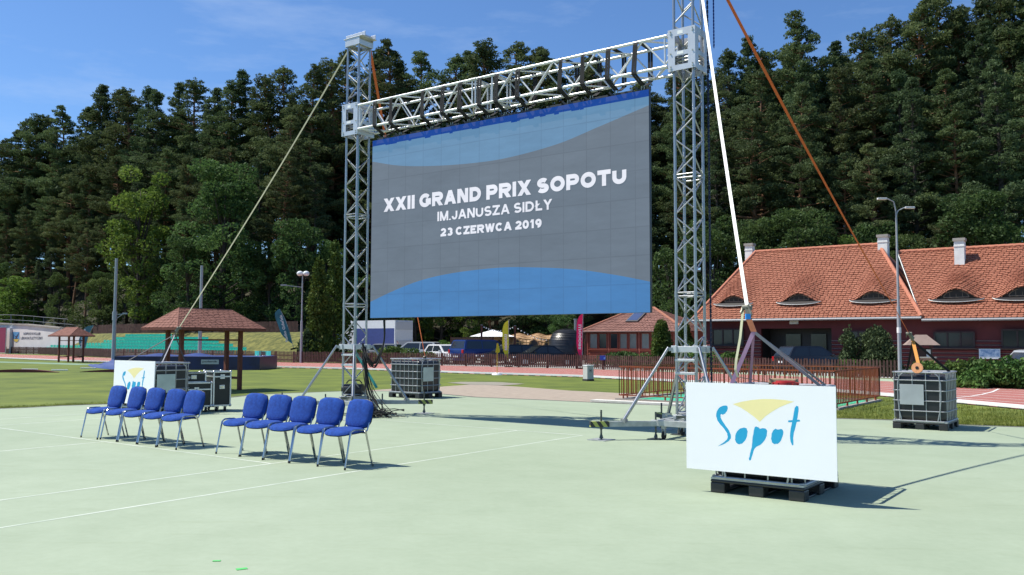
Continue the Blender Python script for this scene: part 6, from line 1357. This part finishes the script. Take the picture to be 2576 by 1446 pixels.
# ------------------------------------------------------------------ cars
def paint(n, c): return mat(n, c, .22, .1, spec=.6)
carglass = mat('car_glass', (.02, .025, .03), .08, spec=.7); rimm = mat('wheel_rim', (.5, .5, .52), .3, .8); redl = mat('tail_lamp', (.4, .01, .01), .25); whl = mat('head_lamp', (.75, .76, .78), .15)
def car(name, label, p, rz, body, kind='hatch', L=4.2, W=1.78, H=1.5, mm=None):
    t = thing(name, label, 'car', p, rz, 'cars parked behind the fence'); b = .30; belt = H * .62
    hood = {'hatch': 1.0, 'sedan': 1.25, 'wagon': 1.2, 'suv': 1.05, 'pickup': 1.1}[kind]; tailx = {'hatch': .12, 'sedan': 1.0, 'wagon': .15, 'suv': .12, 'pickup': 1.55}[kind]
    # x forward; front at +L/2
    fx, rx = L / 2, -L / 2
    low = [(rx + .05, b), (rx, b + .25), (rx + .02, belt - .06), (rx + .10, belt), (fx - hood, belt + .02), (fx - hood * .5, belt - .06), (fx - .15, belt - .20), (fx, belt - .35), (fx, b + .1), (fx - .1, b)]
    N = 7; sec = [(-1, .90), (-.97, .985), (-.8, 1.0), (0, 1.0), (.8, 1.0), (.97, .985), (1, .90)]; vs = []
    cz = (b + belt) / 2
    for (s, k) in sec:
        for (x, z) in low: vs.append((x * (1 if abs(s) < .9 else (.975 if abs(s) < .99 else .95)), s * W / 2, cz + (z - cz) * k))
    n = len(low); m_ = MB(); m_.add(vs, [(i * n + j, i * n + (j + 1) % n, (i + 1) * n + (j + 1) % n, (i + 1) * n + j) for i in range(N - 1) for j in range(n)] + [tuple(range(n)), tuple(reversed(range((N - 1) * n, N * n)))]); m_.build('body', body, t, smooth=True)
    r0, f0 = rx + tailx, fx - hood; rtop = r0 + {'hatch': .35, 'sedan': .65, 'wagon': .35, 'suv': .25, 'pickup': .12}[kind]; ftop = f0 - .75
    gh = [(r0, belt), (rtop, H - .04), (rtop + .25, H), (ftop - .2, H), (ftop, H - .04), (f0, belt)]
    def ghp(x, z, s, k=0): w_ = lerp(W * .475, W * .375, (z - belt) / (H - belt)); return (x, s * (w_ + k), z)
    m_ = MB(); n = len(gh); vs = [ghp(x, z, -1) for x, z in gh] + [ghp(x, z, 1) for x, z in gh]; m_.add(vs, [(i, i + 1, n + i + 1, n + i) for i in range(n - 1)] + [tuple(range(n)), tuple(reversed(range(n, 2 * n)))]); m_.build('cabin', body, t, smooth=True)
    cx_ = (r0 + f0) / 2
    for s in (-1, 1):
        zt2 = H - .10; zb2 = belt + .03
        for (xa, xb, xa2, xb2) in ((r0 + .18, (rtop + ftop) / 2 - .03, rtop + .16, (rtop + ftop) / 2 - .03), ((rtop + ftop) / 2 + .05, f0 - .22, (rtop + ftop) / 2 + .05, ftop - .08)):
            m_ = MB(); m_.add([ghp(xa, zb2, s, .006), ghp(xb, zb2, s, .006), ghp(xb2, zt2, s, .006), ghp(xa2, zt2, s, .006)], [(0, 1, 2, 3)]); m_.build('side_window', carglass, t, fixn=False)
        m_ = MB(); m_.box((f0 - .25, s * (W / 2 + .08), belt + .06), (.12, .2, .13)); m_.build('mirror', body, t, bevel=.03)
        m_ = MB(); m_.box((fx - .10, s * (W / 2 - .28), belt - .26), (.16, .36, .12)); m_.build('headlight', whl, t, bevel=.03)
        m_ = MB(); m_.box((rx + .06, s * (W / 2 - .16), belt - .16), (.12, .20, .26)); m_.build('taillight', redl, t, bevel=.02)
    m_ = MB(); dx = .012; m_.add([(f0 - .04 + dx, -W * .43, belt + .05), (f0 - .04 + dx, W * .43, belt + .05), (ftop + .06 + dx, W * .35, H - .09), (ftop + .06 + dx, -W * .35, H - .09)], [(0, 1, 2, 3)]); m_.build('windscreen', carglass, t, fixn=False)
    m_ = MB(); m_.add([(r0 + .03 - dx, -W * .42, belt + .06), (r0 + .03 - dx, W * .42, belt + .06), (rtop - .03 - dx, W * .35, H - .1), (rtop - .03 - dx, -W * .35, H - .1)], [(0, 1, 2, 3)]); m_.build('rear_window', carglass, t, fixn=False)
    for xx in (fx - .80, rx + .80):
        for s in (-1, 1):
            m_ = MB(); m_.cyl((xx, s * (W / 2 - .20), .32), (xx, s * (W / 2 + .012), .32), .32, n=20); wo = m_.build('wheel', rubber, t, smooth=True); m_ = MB(); m_.cyl((xx, s * (W / 2 - .02), .32), (xx, s * (W / 2 + .022), .32), .20, n=14); m_.build('rim', rimm, wo)
    m_ = MB(); m_.box((fx + .005, 0, b + .14), (.02, .52, .11)); m_.box((rx - .005, 0, b + .30), (.02, .52, .11)); m_.build('number_plate', whitep, t)
    m_ = MB(); m_.box((fx - .03, 0, b + .18), (.08, W * .5, .20)); m_.build('grille', rubber, t)
    return t
def cp_(x, d): return Vector(((x - CX) / F * d, d, .0))
car('white_hatchback', 'white hatchback behind the fence, left of the blue pickup', cp_(1122, 66), -.95, paint('white_car', (.70, .70, .70)), 'hatch', 4.0, 1.72, 1.47)
car('silver_suv', 'pale silver SUV parked behind the hedge under the screen', cp_(1045, 71), PI - .25, paint('silver_car', (.42, .43, .42)), 'suv', 4.5, 1.8, 1.66)
car('grey_car', 'grey car behind the hedge with only its roof showing, below the truck', cp_(958, 75.5), PI - .2, paint('grey_car', (.30, .31, .32)), 'hatch', 4.2, 1.75, 1.5)
car('blue_pickup', 'dark blue pickup with a hardtop, seen from behind under the screen', cp_(1214, 65.5), .75, paint('blue_car', (.012, .035, .16)), 'suv', 5.2, 1.85, 1.82)
car('black_estate', 'black estate car behind the yellow green flag', cp_(1280, 63.5), -2.75, paint('black_car', (.010, .011, .013)), 'wagon', 4.6, 1.8, 1.48)
car('black_sedan', 'black sedan behind the picket fence under the middle of the screen', cp_(1362, 60.5), PI + .35, paint('black_sedan_paint', (.010, .010, .012)), 'sedan', 4.7, 1.84, 1.44)
car('dark_hatchback', 'dark car parked before the clubhouse porch with a red tail light', cp_(2040, 48.8), .25, paint('dark_car', (.02, .022, .028)), 'hatch', 4.0, 1.75, 1.48)
car('silver_estate', 'silver car roof showing above the juniper hedge at the right edge', cp_(2660, 41.0), .0, paint('silver_car2', (.36, .38, .40)), 'wagon', 4.4, 1.75, 1.36)
# ================================================================== TREES AND SHRUBS
rt = random.Random(11)
pine_l = leafmat('pine_needles', (0.054, 0.084, 0.034), (0.112, 0.152, 0.058), .38, .45, .25)
fir_l = leafmat('dark_needles', (0.044, 0.074, 0.034), (0.092, 0.135, 0.056), .38, .5, .2)
leaf_l = leafmat('bright_leaves', (0.062, 0.122, 0.020), (0.150, 0.240, 0.045), .42, .6, .2)
leaf_d = leafmat('dark_leaves', (0.042, 0.082, 0.024), (0.095, 0.155, 0.045), .4, .6, .25)
thuja_l = leafmat('thuja_green', (0.040, 0.075, 0.014), (0.105, 0.145, 0.026), .2, 1.2, .1)
jun_l = leafmat('juniper_green', (0.050, 0.105, 0.025), (0.13, 0.215, 0.05), .2, 1.4, .1)
mugo_l = leafmat('mugo_green', (0.038, 0.068, 0.028), (0.085, 0.125, 0.05), .15, 2, .1)
barkp = mat('pine_bark', (0.16, 0.085, 0.050), .9, col2=(.30, .15, .075), var=.3, scale=2.0, bump=.5, bscale=8)
barkd = mat('grey_bark', (0.055, 0.045, 0.035), .9, var=.3, scale=2, bump=.5, bscale=8)
def tri(vs, fs, c, s, r, flat=.0, up=0.0, n=4, thin=1.0):
    a = r.uniform(0, 2 * PI); z = r.uniform(-1 + flat, 1 - flat); q = math.sqrt(max(0, 1 - z * z)); d = Vector((q * math.cos(a), q * math.sin(a), z + up)).normalized()
    e = d.cross(Vector((r.uniform(-1, 1), r.uniform(-1, 1), r.uniform(-1, 1)))); 
    if e.length < .01: e = Vector((1, 0, 0))
    e.normalize(); b = len(vs); l = s * r.uniform(.7, 1.35); w_ = l * r.uniform(.38, .6) * thin
    if n == 3: vs += [c - e * w_ * .5, c + e * w_ * .5, c + d * l]; fs.append((b, b + 1, b + 2))
    else: vs += [c - d * l * .5 - e * w_ * .25, c - e * w_ * .6 + d * l * .08, c + d * l * .55, c + e * w_ * .6]; fs.append((b, b + 1, b + 2, b + 3))
def crown_mesh(name, m, clumps, size, per, r, up=.25, squash=.62, thin=1.0):
    vs, fs = [], []
    for (c, rad) in clumps:
        k = int(per * rad ** 1.6)
        for _ in range(k):
            while True:
                p = Vector((r.uniform(-1, 1), r.uniform(-1, 1), r.uniform(-1, 1)))
                if .35 < p.length < 1: break
            p = p.normalized() * (p.length ** .5)
            tri(vs, fs, c + Vector((p.x * rad, p.y * rad, p.z * rad * squash)), size, r, up=up, thin=thin)
    me = bpy.data.meshes.new(name); me.from_pydata([tuple(v) for v in vs], [], fs); me.materials.append(m); return me
def pine_proto(i, H, slim, low, spiky):
    r = random.Random(100 + i); cl = []; br = MB(); lean = Vector((r.uniform(-.03, .03), r.uniform(-.03, .03), 0)) * H
    def axis(z): s = z / H; return Vector((lean.x * s * s + .12 * math.sin(z * .5 + i), lean.y * s * s, z))
    z = H * low
    while z < H - .2:
        s = (z - H * low) / (H * (1 - low)); prof_ = math.sin(min(1, (s + .22) * 1.6) * PI / 2) * (1 - s) ** (.72 if not spiky else .95)
        R = slim * 1.32 * prof_ * (.85 + .3 * math.sin(z * 1.3 + i)) + .16; nb = r.choice((3, 4, 4, 5)); a0 = r.uniform(0, 2 * PI)
        for k in range(nb):
            if r.random() < .16: continue
            a = a0 + 2 * PI * k / nb + r.uniform(-.4, .4); L = R * r.uniform(.45, 1.3); dr_ = Vector((math.cos(a), math.sin(a), r.uniform(-.05, .35))); tip = axis(z) + dr_ * L
            st = axis(z - .2); br.cyl(st, tip, .045 + .02 * L * (1 - s), .012, n=4, cap=False)
            m_ = max(1, int(L / .55)); sd = Vector((-math.sin(a), math.cos(a), 0))
            for q in range(m_):
                f_ = 1 - q * .30 / max(1, .5 * m_); 
                if f_ < .3: break
                cl.append((st.lerp(tip, f_) + sd * r.uniform(-.45, .45) * min(L, 1.2) + Z(r.uniform(0, .3)), (.30 + .10 * L) * r.uniform(.75, 1.25)))
            cl.append((tip + Z(.12), .22 + .06 * L))
        z += r.uniform(.34, .62) * (1.2 - .55 * s)
    for k in range(5): cl.append((axis(H - .12 - .16 * k) + Vector((r.uniform(-.1, .1), r.uniform(-.1, .1), 0)) * k, .17 + .035 * k))
    cl.append((axis(H + .12), .14))
    me = crown_mesh('pine_crown', pine_l if not spiky else fir_l, cl, .22, 270, r, up=.6, squash=.5, thin=.6)
    tk = MB(); N = 10; tk.tube([axis(H * .97 * k / N) for k in range(N + 1)], [lerp(.26, .04, k / N) for k in range(N + 1)], 8)
    for _ in range(9):
        zz = H * r.uniform(low * .45, low + .05); a = r.uniform(0, 2 * PI); L = r.uniform(.5, 1.6); tk.cyl(axis(zz), axis(zz) + Vector((math.cos(a) * L, math.sin(a) * L, r.uniform(-.3, .2))), .03, .008, n=4, cap=False)
    return me, tk, br
def broad_proto(i, H, R, m, low=.1, per=230, size=.25, squash=.7):
    r = random.Random(200 + i); cl = []; br = MB(); tk = MB()
    nc = 46
    for k in range(nc):
        s = r.random() ** .8; z = H * (low + (1 - low) * s); rr = R * math.sin(min(1, (s + .22) * 1.15) * PI * .86) ** .7 * r.uniform(.45, 1.0); a = r.uniform(0, 2 * PI); c = Vector((rr * math.cos(a), rr * math.sin(a), z)); cl.append((c, r.uniform(.6, 1.25) * R / 3.2))
        if k % 2: br.cyl((0, 0, z * .6), c, .07, .02, n=4, cap=False)
    tk.tube([(0, 0, 0), (.1, 0, H * .3), (-.05, .1, H * .6), (0, 0, H * .9)], [.25, .2, .12, .03], 8)
    return crown_mesh('leafy_crown', m, cl, size, per, r, up=.1, squash=squash), tk, br
def make_tree(name, label, cat, proto, bark, loc=(0, 0, 0), group=None):
    me, tk, br = proto; t = thing(name, label, cat, loc, 0, group); o = bpy.data.objects.new('crown', me); C.objects.link(o); o.parent = t; k = tk.build('trunk', bark, t, smooth=True); k.modifiers.clear(); b = br.build('branches', bark, k); return t
protos = [('pine', pine_proto(0, 20, 2.8, .22, False)), ('pine', pine_proto(1, 20, 3.1, .30, False)), ('pine', pine_proto(2, 20, 2.6, .18, False)), ('pine', pine_proto(3, 20, 2.3, .22, True)), ('pine', pine_proto(4, 20, 3.0, .38, False)), ('pine', pine_proto(5, 20, 2.8, .14, False)), ('pine', pine_proto(6, 20, 2.1, .24, True))]
broads = [broad_proto(0, 12, 3.4, leaf_d), broad_proto(1, 13, 3.0, leaf_l), broad_proto(2, 9, 3.2, leaf_d, .04), broad_proto(3, 8, 2.8, leaf_l, .03), broad_proto(4, 14, 3.6, leaf_d, .06)]
sky_tab = [(-300, 370), (0, 318), (40, 286), (100, 276), (170, 250), (240, 200), (300, 218), (345, 205), (420, 200), (475, 187), (540, 192), (600, 172), (680, 185), (740, 152), (800, 172), (870, 95), (960, 82), (1030, 150), (1090, 120), (1160, 128), (1245, 88), (1330, 85), (1410, 104), (1480, 150), (1560, 170), (1640, 185), (1760, 95), (1800, 72), (1850, 130), (1910, 60), (1960, 120), (2050, 18), (2100, 85), (2170, 55), (2230, 40), (2290, -5), (2360, -20), (2420, 5), (2480, -35), (2560, -60), (2800, -80)]
zone = [(-999, 330, 'at the far left'), (330, 620, 'above the green seats'), (620, 880, 'left of the left tower'), (880, 1300, 'behind the left half of the screen'), (1300, 1670, 'behind the right half of the screen'), (1670, 1950, 'behind the right tower'), (1950, 2260, 'above the clubhouse chimney'), (2260, 9999, 'at the far right')]
def zn(x):
    for a, b, s in zone:
        if a <= x < b: return s
marks = [(-60, 'beyond the left edge'), (5, 'at the left edge'), (30, 'over the magenta banner'), (62, 'over the club crest'), (95, 'over the club name'), (130, 'left of the far small shelter'), (175, 'over the far small shelter'), (215, 'over the left teal flag'), (255, 'left of the first grey mast'), (295, 'behind the first grey mast'), (335, 'right of the first grey mast'), (375, 'over the left white board'), (415, 'over the left corner of the large shelter'), (460, 'over the foot of the beige strap'), (505, 'behind the second grey mast'), (545, 'right of the second grey mast'), (590, 'over the ridge end of the large shelter'), (635, 'over the right eave of the large shelter'), (675, 'left of the dark teal flag'), (712, 'over the dark teal flag'), (755, 'behind the globe lamps'), (800, 'behind the shorter thuja'), (842, 'behind the tallest thuja'), (885, 'behind the left tower'), (930, 'just right of the left tower'), (985, 'over the title word XXII'), (1045, 'over the gap after XXII'), (1105, 'over the title word GRAND'), (1165, 'over the end of GRAND'), (1225, 'over the beam joint'), (1285, 'over the title word PRIX'), (1345, 'over the gap before SOPOTU'), (1405, 'over the first letters of SOPOTU'), (1465, 'over the middle of SOPOTU'), (1530, 'over the last letters of SOPOTU'), (1590, 'over the top right corner of the screen'), (1645, 'left of the right sleeve block'), (1700, 'behind the right tower'), (1750, 'beside the hoist chain'), (1790, 'over the left roof corner of the clubhouse'), (1830, 'behind the white strap'), (1885, 'over the left chimney'), (1935, 'right of the left chimney'), (1990, 'over the second dormer'), (2045, 'over the middle of the clubhouse roof'), (2095, 'behind the orange strap'), (2145, 'over the third dormer'), (2190, 'left of the middle chimney'), (2228, 'over the middle chimney'), (2262, 'behind the street lamp'), (2310, 'right of the street lamp'), (2360, 'left of the right chimney'), (2415, 'over the right chimney'), (2465, 'right of the right chimney'), (2515, 'over the last dormer'), (2565, 'at the right edge'), (2620, 'beyond the right edge')]
used_l = {}
def mark(x): return min(marks, key=lambda m: abs(m[0] - x))[1]
rowt = {46: 'far back in the wood', 33: 'behind the skyline row', 24: 'on the skyline', 15: 'in the upper wood', 8: 'halfway up the slope', 2.5: 'at the wood foot'}
adjs = ['tall', 'broad', 'slender', 'shaggy', 'ragged']
def treelab(kind, adj, off, x):
    base = '%s %s, %s' % (kind, rowt[off], mark(x)); n = used_l.get(base, 0); used_l[base] = n + 1
    return ('' if n == 0 else 'another ' if n == 1 else 'third ' if n == 2 else 'fourth ') + base
made = {}
cntt = 0
def put(kind, key, proto, bark, name, cat, x, d, H, protoH, sx=1.0, adj='tall', off=24):
    global cntt
    X = (x - CX) / F * d; z = hill_z(X, d); g = '%s %s' % (name.replace('_', ' ') + 's', zn(x)); rowtxt = ''
    lab = treelab({'tall': 'dark green pine'}.get(adj, adj + ' tree'), adj, off, x)
    sc = H / protoH
    if key not in made: t = make_tree(name, lab, cat, proto, bark); made[key] = t; o = t
    else: o = dup(made[key], label=lab); o.name = name
    o['group'] = g; o['label'] = lab; o['category'] = cat
    o.location = (X, d, z - .1); o.rotation_euler = (rt.uniform(-.03, .03), rt.uniform(-.03, .03), rt.uniform(0, 2 * PI)); w_ = sc * sx * rt.uniform(.9, 1.12); o.scale = (w_, w_, sc); cntt += 1
# skyline row: tops follow the measured skyline
x = -60.0
while x < 2640:
    d = df(x) + 24 + rt.uniform(-3, 3); yt = interp(sky_tab, x); X = (x - CX) / F * d
    H = AT(x, yt + rt.uniform(-3, 26), d).z - hill_z(X, d)
    i = rt.randrange(len(protos)); put('pine', 'p%d' % i, protos[i][1], barkp if i not in (3, 6) else barkd, 'pine_tree', 'pine', x, d, H, 20.3, (1.12 if H > 19 else 1.3) * (1.12 if x < 900 else 1.0))
    x += rt.uniform(.75, 1.2) * 2.5 * F / d
# ranks in front, lower and lower
for (off, low_y, hmin, hmax, gap) in ((46, 60, 17, 24, 3.0), (33, 30, 17, 24, 2.8), (15, 60, 15, 22, 3.4), (8, 130, 12, 19, 3.6), (2.5, 0, 9, 15, 2.9)):
    x = -60.0 + off
    while x < 2640:
        d = df(x) + off + rt.uniform(-1.5, 1.5); X = (x - CX) / F * d; topmax = AT(x, interp(sky_tab, x) + low_y * .9 + 25, d).z - hill_z(X, d); H = min(rt.uniform(hmin, hmax) * (1.25 if x > 1700 else 1), topmax)
        if off == 2.5 and rt.random() < .62:
            j = rt.randrange(len(broads)); j = j if not (j in (1, 3) and rt.random() < .6) else 0; put('broad', 'b%d' % j, broads[j], barkd, 'leafy_tree', 'tree', x, d, H * .72, [12, 13, 9, 8, 14][j], 1.0, 'dark bushy' if j not in (1, 3) else 'light green', off)
        else:
            i = rt.randrange(len(protos)); put('pine', 'p%d' % i, protos[i][1], barkp if i not in (3, 6) else barkd, 'pine_tree', 'pine', x, d, max(H, 8), 20.3, 1.15, off=off)
        x += rt.uniform(.75, 1.25) * gap * F / d
# individually visible leafy trees
for (x, d, yt, j, sx, lb) in ((560, 92, 420, 4, 1.1, 'large pale leafy tree left of the lamp post, its crown before the dark pines'), (345, 104, 440, 1, 1.0, 'tall light green leafy tree standing left of the large shelter in the wood'), (470, 90, 600, 0, 1.1, 'bushy green tree behind the second grey mast'), (40, 128, 700, 3, 1.5, 'bright green bush above the white wall at far left'), (250, 106, 705, 2, 1.2, 'green bush behind the first grey mast'), (1800, 76, 590, 0, 1.1, 'green leafy tree just right of the right tower behind the tiled roof'), (1690, 78, 640, 2, 1.1, 'leafy bush behind the lattice of the right tower'), (1900, 74, 560, 4, .9, 'dark leafy tree behind the left chimney of the clubhouse'), (1420, 84, 792, 2, 1.2, 'dark leafy bush behind the black dome hut')):
    X = (x - CX) / F * d; z = hill_z(X, d); H = AT(x, yt, d).z - z; pH = [12, 13, 9, 8, 14][j]; key = 'b%d' % j
    if key not in made: o = make_tree('leafy_tree', lb, 'tree', broads[j], barkd); made[key] = o
    else: o = dup(made[key], label=lb)
    if 'group' in o: del o['group']
    o['label'] = lb; o.location = (X, d, z - .1); o.scale = (H / pH * sx,) * 2 + (H / pH,); o.rotation_euler = (0, 0, rt.uniform(0, 6))
# tall thuja pair left of the left tower
def column_proto(seed, H, R, m, per=150, size=.24):
    r = random.Random(seed); cl = []
    for k in range(150):
        s = r.random(); z = H * (.02 + .96 * s); rr = R * (1 - s) ** .62 * (.75 + .25 * math.sin(seed + s * 9)) * r.uniform(.55, 1.0); a = r.uniform(0, 2 * PI); cl.append((Vector((rr * math.cos(a), rr * math.sin(a), z)), r.uniform(.35, .62) * (1.1 - .45 * s)))
    tk = MB(); tk.tube([(0, 0, 0), (0, 0, H * .9)], [.16, .04], 6); br = MB(); br.cyl((0, 0, .5), (.2, .1, 1.5), .04, .02, n=4)
    return crown_mesh('thuja_crown', m, cl, size, per, r, up=.8, squash=1.25), tk, br
for (x, d, yt, R, lb, sd) in ((842, 72.5, 608, 1.7, 'tallest thuja just left of the left tower, yellowish green', 5), (800, 70.5, 650, 1.35, 'second tall thuja between the lamp post and the left tower', 8), (775, 70, 838, .8, 'low dark conifer at the foot of the thujas, right of the lamp post', 9)):
    X = (x - CX) / F * d; H = AT(x, yt, d).z; t = make_tree('thuja_tree', lb, 'conifer', column_proto(sd, H, R, thuja_l if sd != 9 else fir_l, 130), barkd, (X, d, 0))
# shrubs: built in real size
def shrub(label, cat, name, p, sx, sy, sz, m, seed, per=420, size=.13, nc=40, up=.5, squash=.8, spike=False):
    r = random.Random(seed); cl = []
    for k in range(nc):
        a = r.uniform(0, 2 * PI); s = r.random(); q = math.sqrt(r.random()) * (1 - .55 * s ** 1.5); rd0 = r.uniform(.16, .30) * (sx * sy * sz) ** (1 / 3) * 1.5; tp = Vector((q * sx * math.cos(a), q * sy * math.sin(a), sz * (.08 + .80 * s * (1 - .35 * q)))); cl.append((tp, rd0))
        if spike:
            for z_ in (1, 2, 3): cl.append((tp + Vector((r.uniform(-.06, .06), r.uniform(-.06, .06), .17 * z_)), rd0 * (.62 - .14 * z_)))
    t = thing(name, label, cat, p); me = crown_mesh('foliage', m, [(c, rd) for c, rd in cl], size, per, r, up=up, squash=squash); o = bpy.data.objects.new('foliage', me); C.objects.link(o); o.parent = t
    s_ = MB(); 
    for k in range(5): a = 2 * PI * k / 5; s_.cyl((0, 0, 0), (.35 * sx * math.cos(a), .35 * sy * math.sin(a), sz * .6), .04, .015, n=5)
    s_.build('stems', barkd, t); return t
def P(x, d): return Vector(((x - CX) / F * d, d, 0))
shrub('dense dark dwarf pine beside the clubhouse, right and broader one, left of the street lamp', 'pine bush', 'dwarf_pine', P(2200, 43.5), 1.0, .9, 2.6, mugo_l, 1, 620, .12, 46, up=1.3, spike=True)
shrub('narrower dark dwarf pine left of the broad one before the clubhouse', 'pine bush', 'dwarf_pine', P(2134, 44.0), .48, .5, 2.5, mugo_l, 2, 620, .12, 26, up=1.3, spike=True)
shrub('small yellow green bush at the foot of the dwarf pines', 'bush', 'small_bush', P(2135, 42.5), .62, .45, .95, leaf_l, 3, 420, .12, 20)
for k, (x, d, sx, sz, lb) in enumerate(((2440, 33.2, 1.6, .92, 'left part of the spreading juniper hedge behind the far right tank'), (2530, 32.2, 1.7, 1.02, 'middle juniper in the spreading hedge at the right edge'), (2620, 32, 1.7, 1.1, 'juniper of the hedge cut by the right edge of the photo'), (2390, 34.4, .9, .66, 'low juniper behind the right corner of the far right tank'), (2330, 37.5, .9, .8, 'small juniper below the wooden notice board'))):
    shrub(lb, 'juniper', 'juniper_shrub', P(x, d), sx, .9, sz, jun_l, 20 + k, 520, .15, 44, up=.3)
for k, (x, d, sx, sz, lb) in enumerate(((905, 67.5, 1.4, .98, 'low juniper directly behind the left tower foot'), (985, 66.0, 1.8, 1.25, 'juniper hedge piece below the truck'), (1040, 65.0, 1.4, 1.15, 'juniper hedge piece left of the middle strap'), (1080, 63.8, .8, .9, 'last juniper of the hedge, left of the white hatchback'), (1120, 76, 1.8, 1.75, 'light green shrub behind the white hatchback'), (1560, 58.0, 2.2, .95, 'low hedge in front of the small red house'), (1615, 56.0, 1.2, .9, 'low shrub before the small red house, left of the right tower'), (1770, 50.5, 1.7, 1.12, 'clipped green hedge below the clubhouse window'), (1835, 49.5, 1.5, 1.1, 'green hedge piece left of the clubhouse porch'), (1745, 52.5, .7, 1.9, 'leafy shrub at the left corner of the clubhouse'))):
    shrub(lb, 'shrub', 'garden_shrub', P(x, d), sx, .8, sz, jun_l if k < 4 else leaf_d if k in (5, 6, 9) else leaf_l if k == 4 else jun_l, 40 + k, 380, .16, 34, up=.3)
for (x, d, yt, R, lb, sd) in ((1664, 54, 817, .55, 'round topped thuja left of the right tower before the small red house', 15), (1722, 56, 822, .55, 'thuja seen through the right tower lattice', 17)):
    H = AT(x, yt, d).z; X = (x - CX) / F * d; make_tree('thuja_tree', lb, 'conifer', column_proto(sd, H, R, thuja_l, 330, .15), barkd, (X, d, 0))
# grass tufts along the court edge at right
me_vs, me_fs = [], []; r = random.Random(5)
def tuft(p, n, h):
    for _ in range(n):
        q = p + Vector((r.uniform(-.12, .12), r.uniform(-.12, .12), 0)); a = r.uniform(0, 2 * PI); b = len(me_vs); w_ = .006; l = h * r.uniform(.6, 1.3); dx = Vector((math.cos(a), math.sin(a), 0)); sd_ = Vector((-dx.y, dx.x, 0)) * w_
        me_vs.extend([q - sd_, q + sd_, q + dx * l * .4 + Z(l)]); me_fs.append((b, b + 1, b + 2))
for i in range(2600):
    x = r.uniform(2095, 2640); y0 = interp(edge_px + [(2700, 1074)], x); y1 = interp(inn, x) + 4; y = lerp(y0 - 2, y1, r.random() ** 1.5)
    if 2240 < x < 2405 and y > 1040: continue
    tuft(G(x, y), 7, .05)
for i in range(900):
    x = r.uniform(-40, 560); y = interp(edge_px, max(0, x)) - r.random() ** 2 * 5; tuft(G(x, y - 1), 4, .035)
me = bpy.data.meshes.new('grass_tufts'); me.from_pydata([tuple(v) for v in me_vs], [], me_fs); me.materials.append(leafmat('grass_blades', (.15, .20, .03), (.30, .33, .09), .3, 3, .1)); o = bpy.data.objects.new('grass_tufts', me); C.objects.link(o); tag(o, 'loose grass blades along the edges of the green court', 'grass', kind='stuff')
print('trees', cntt)
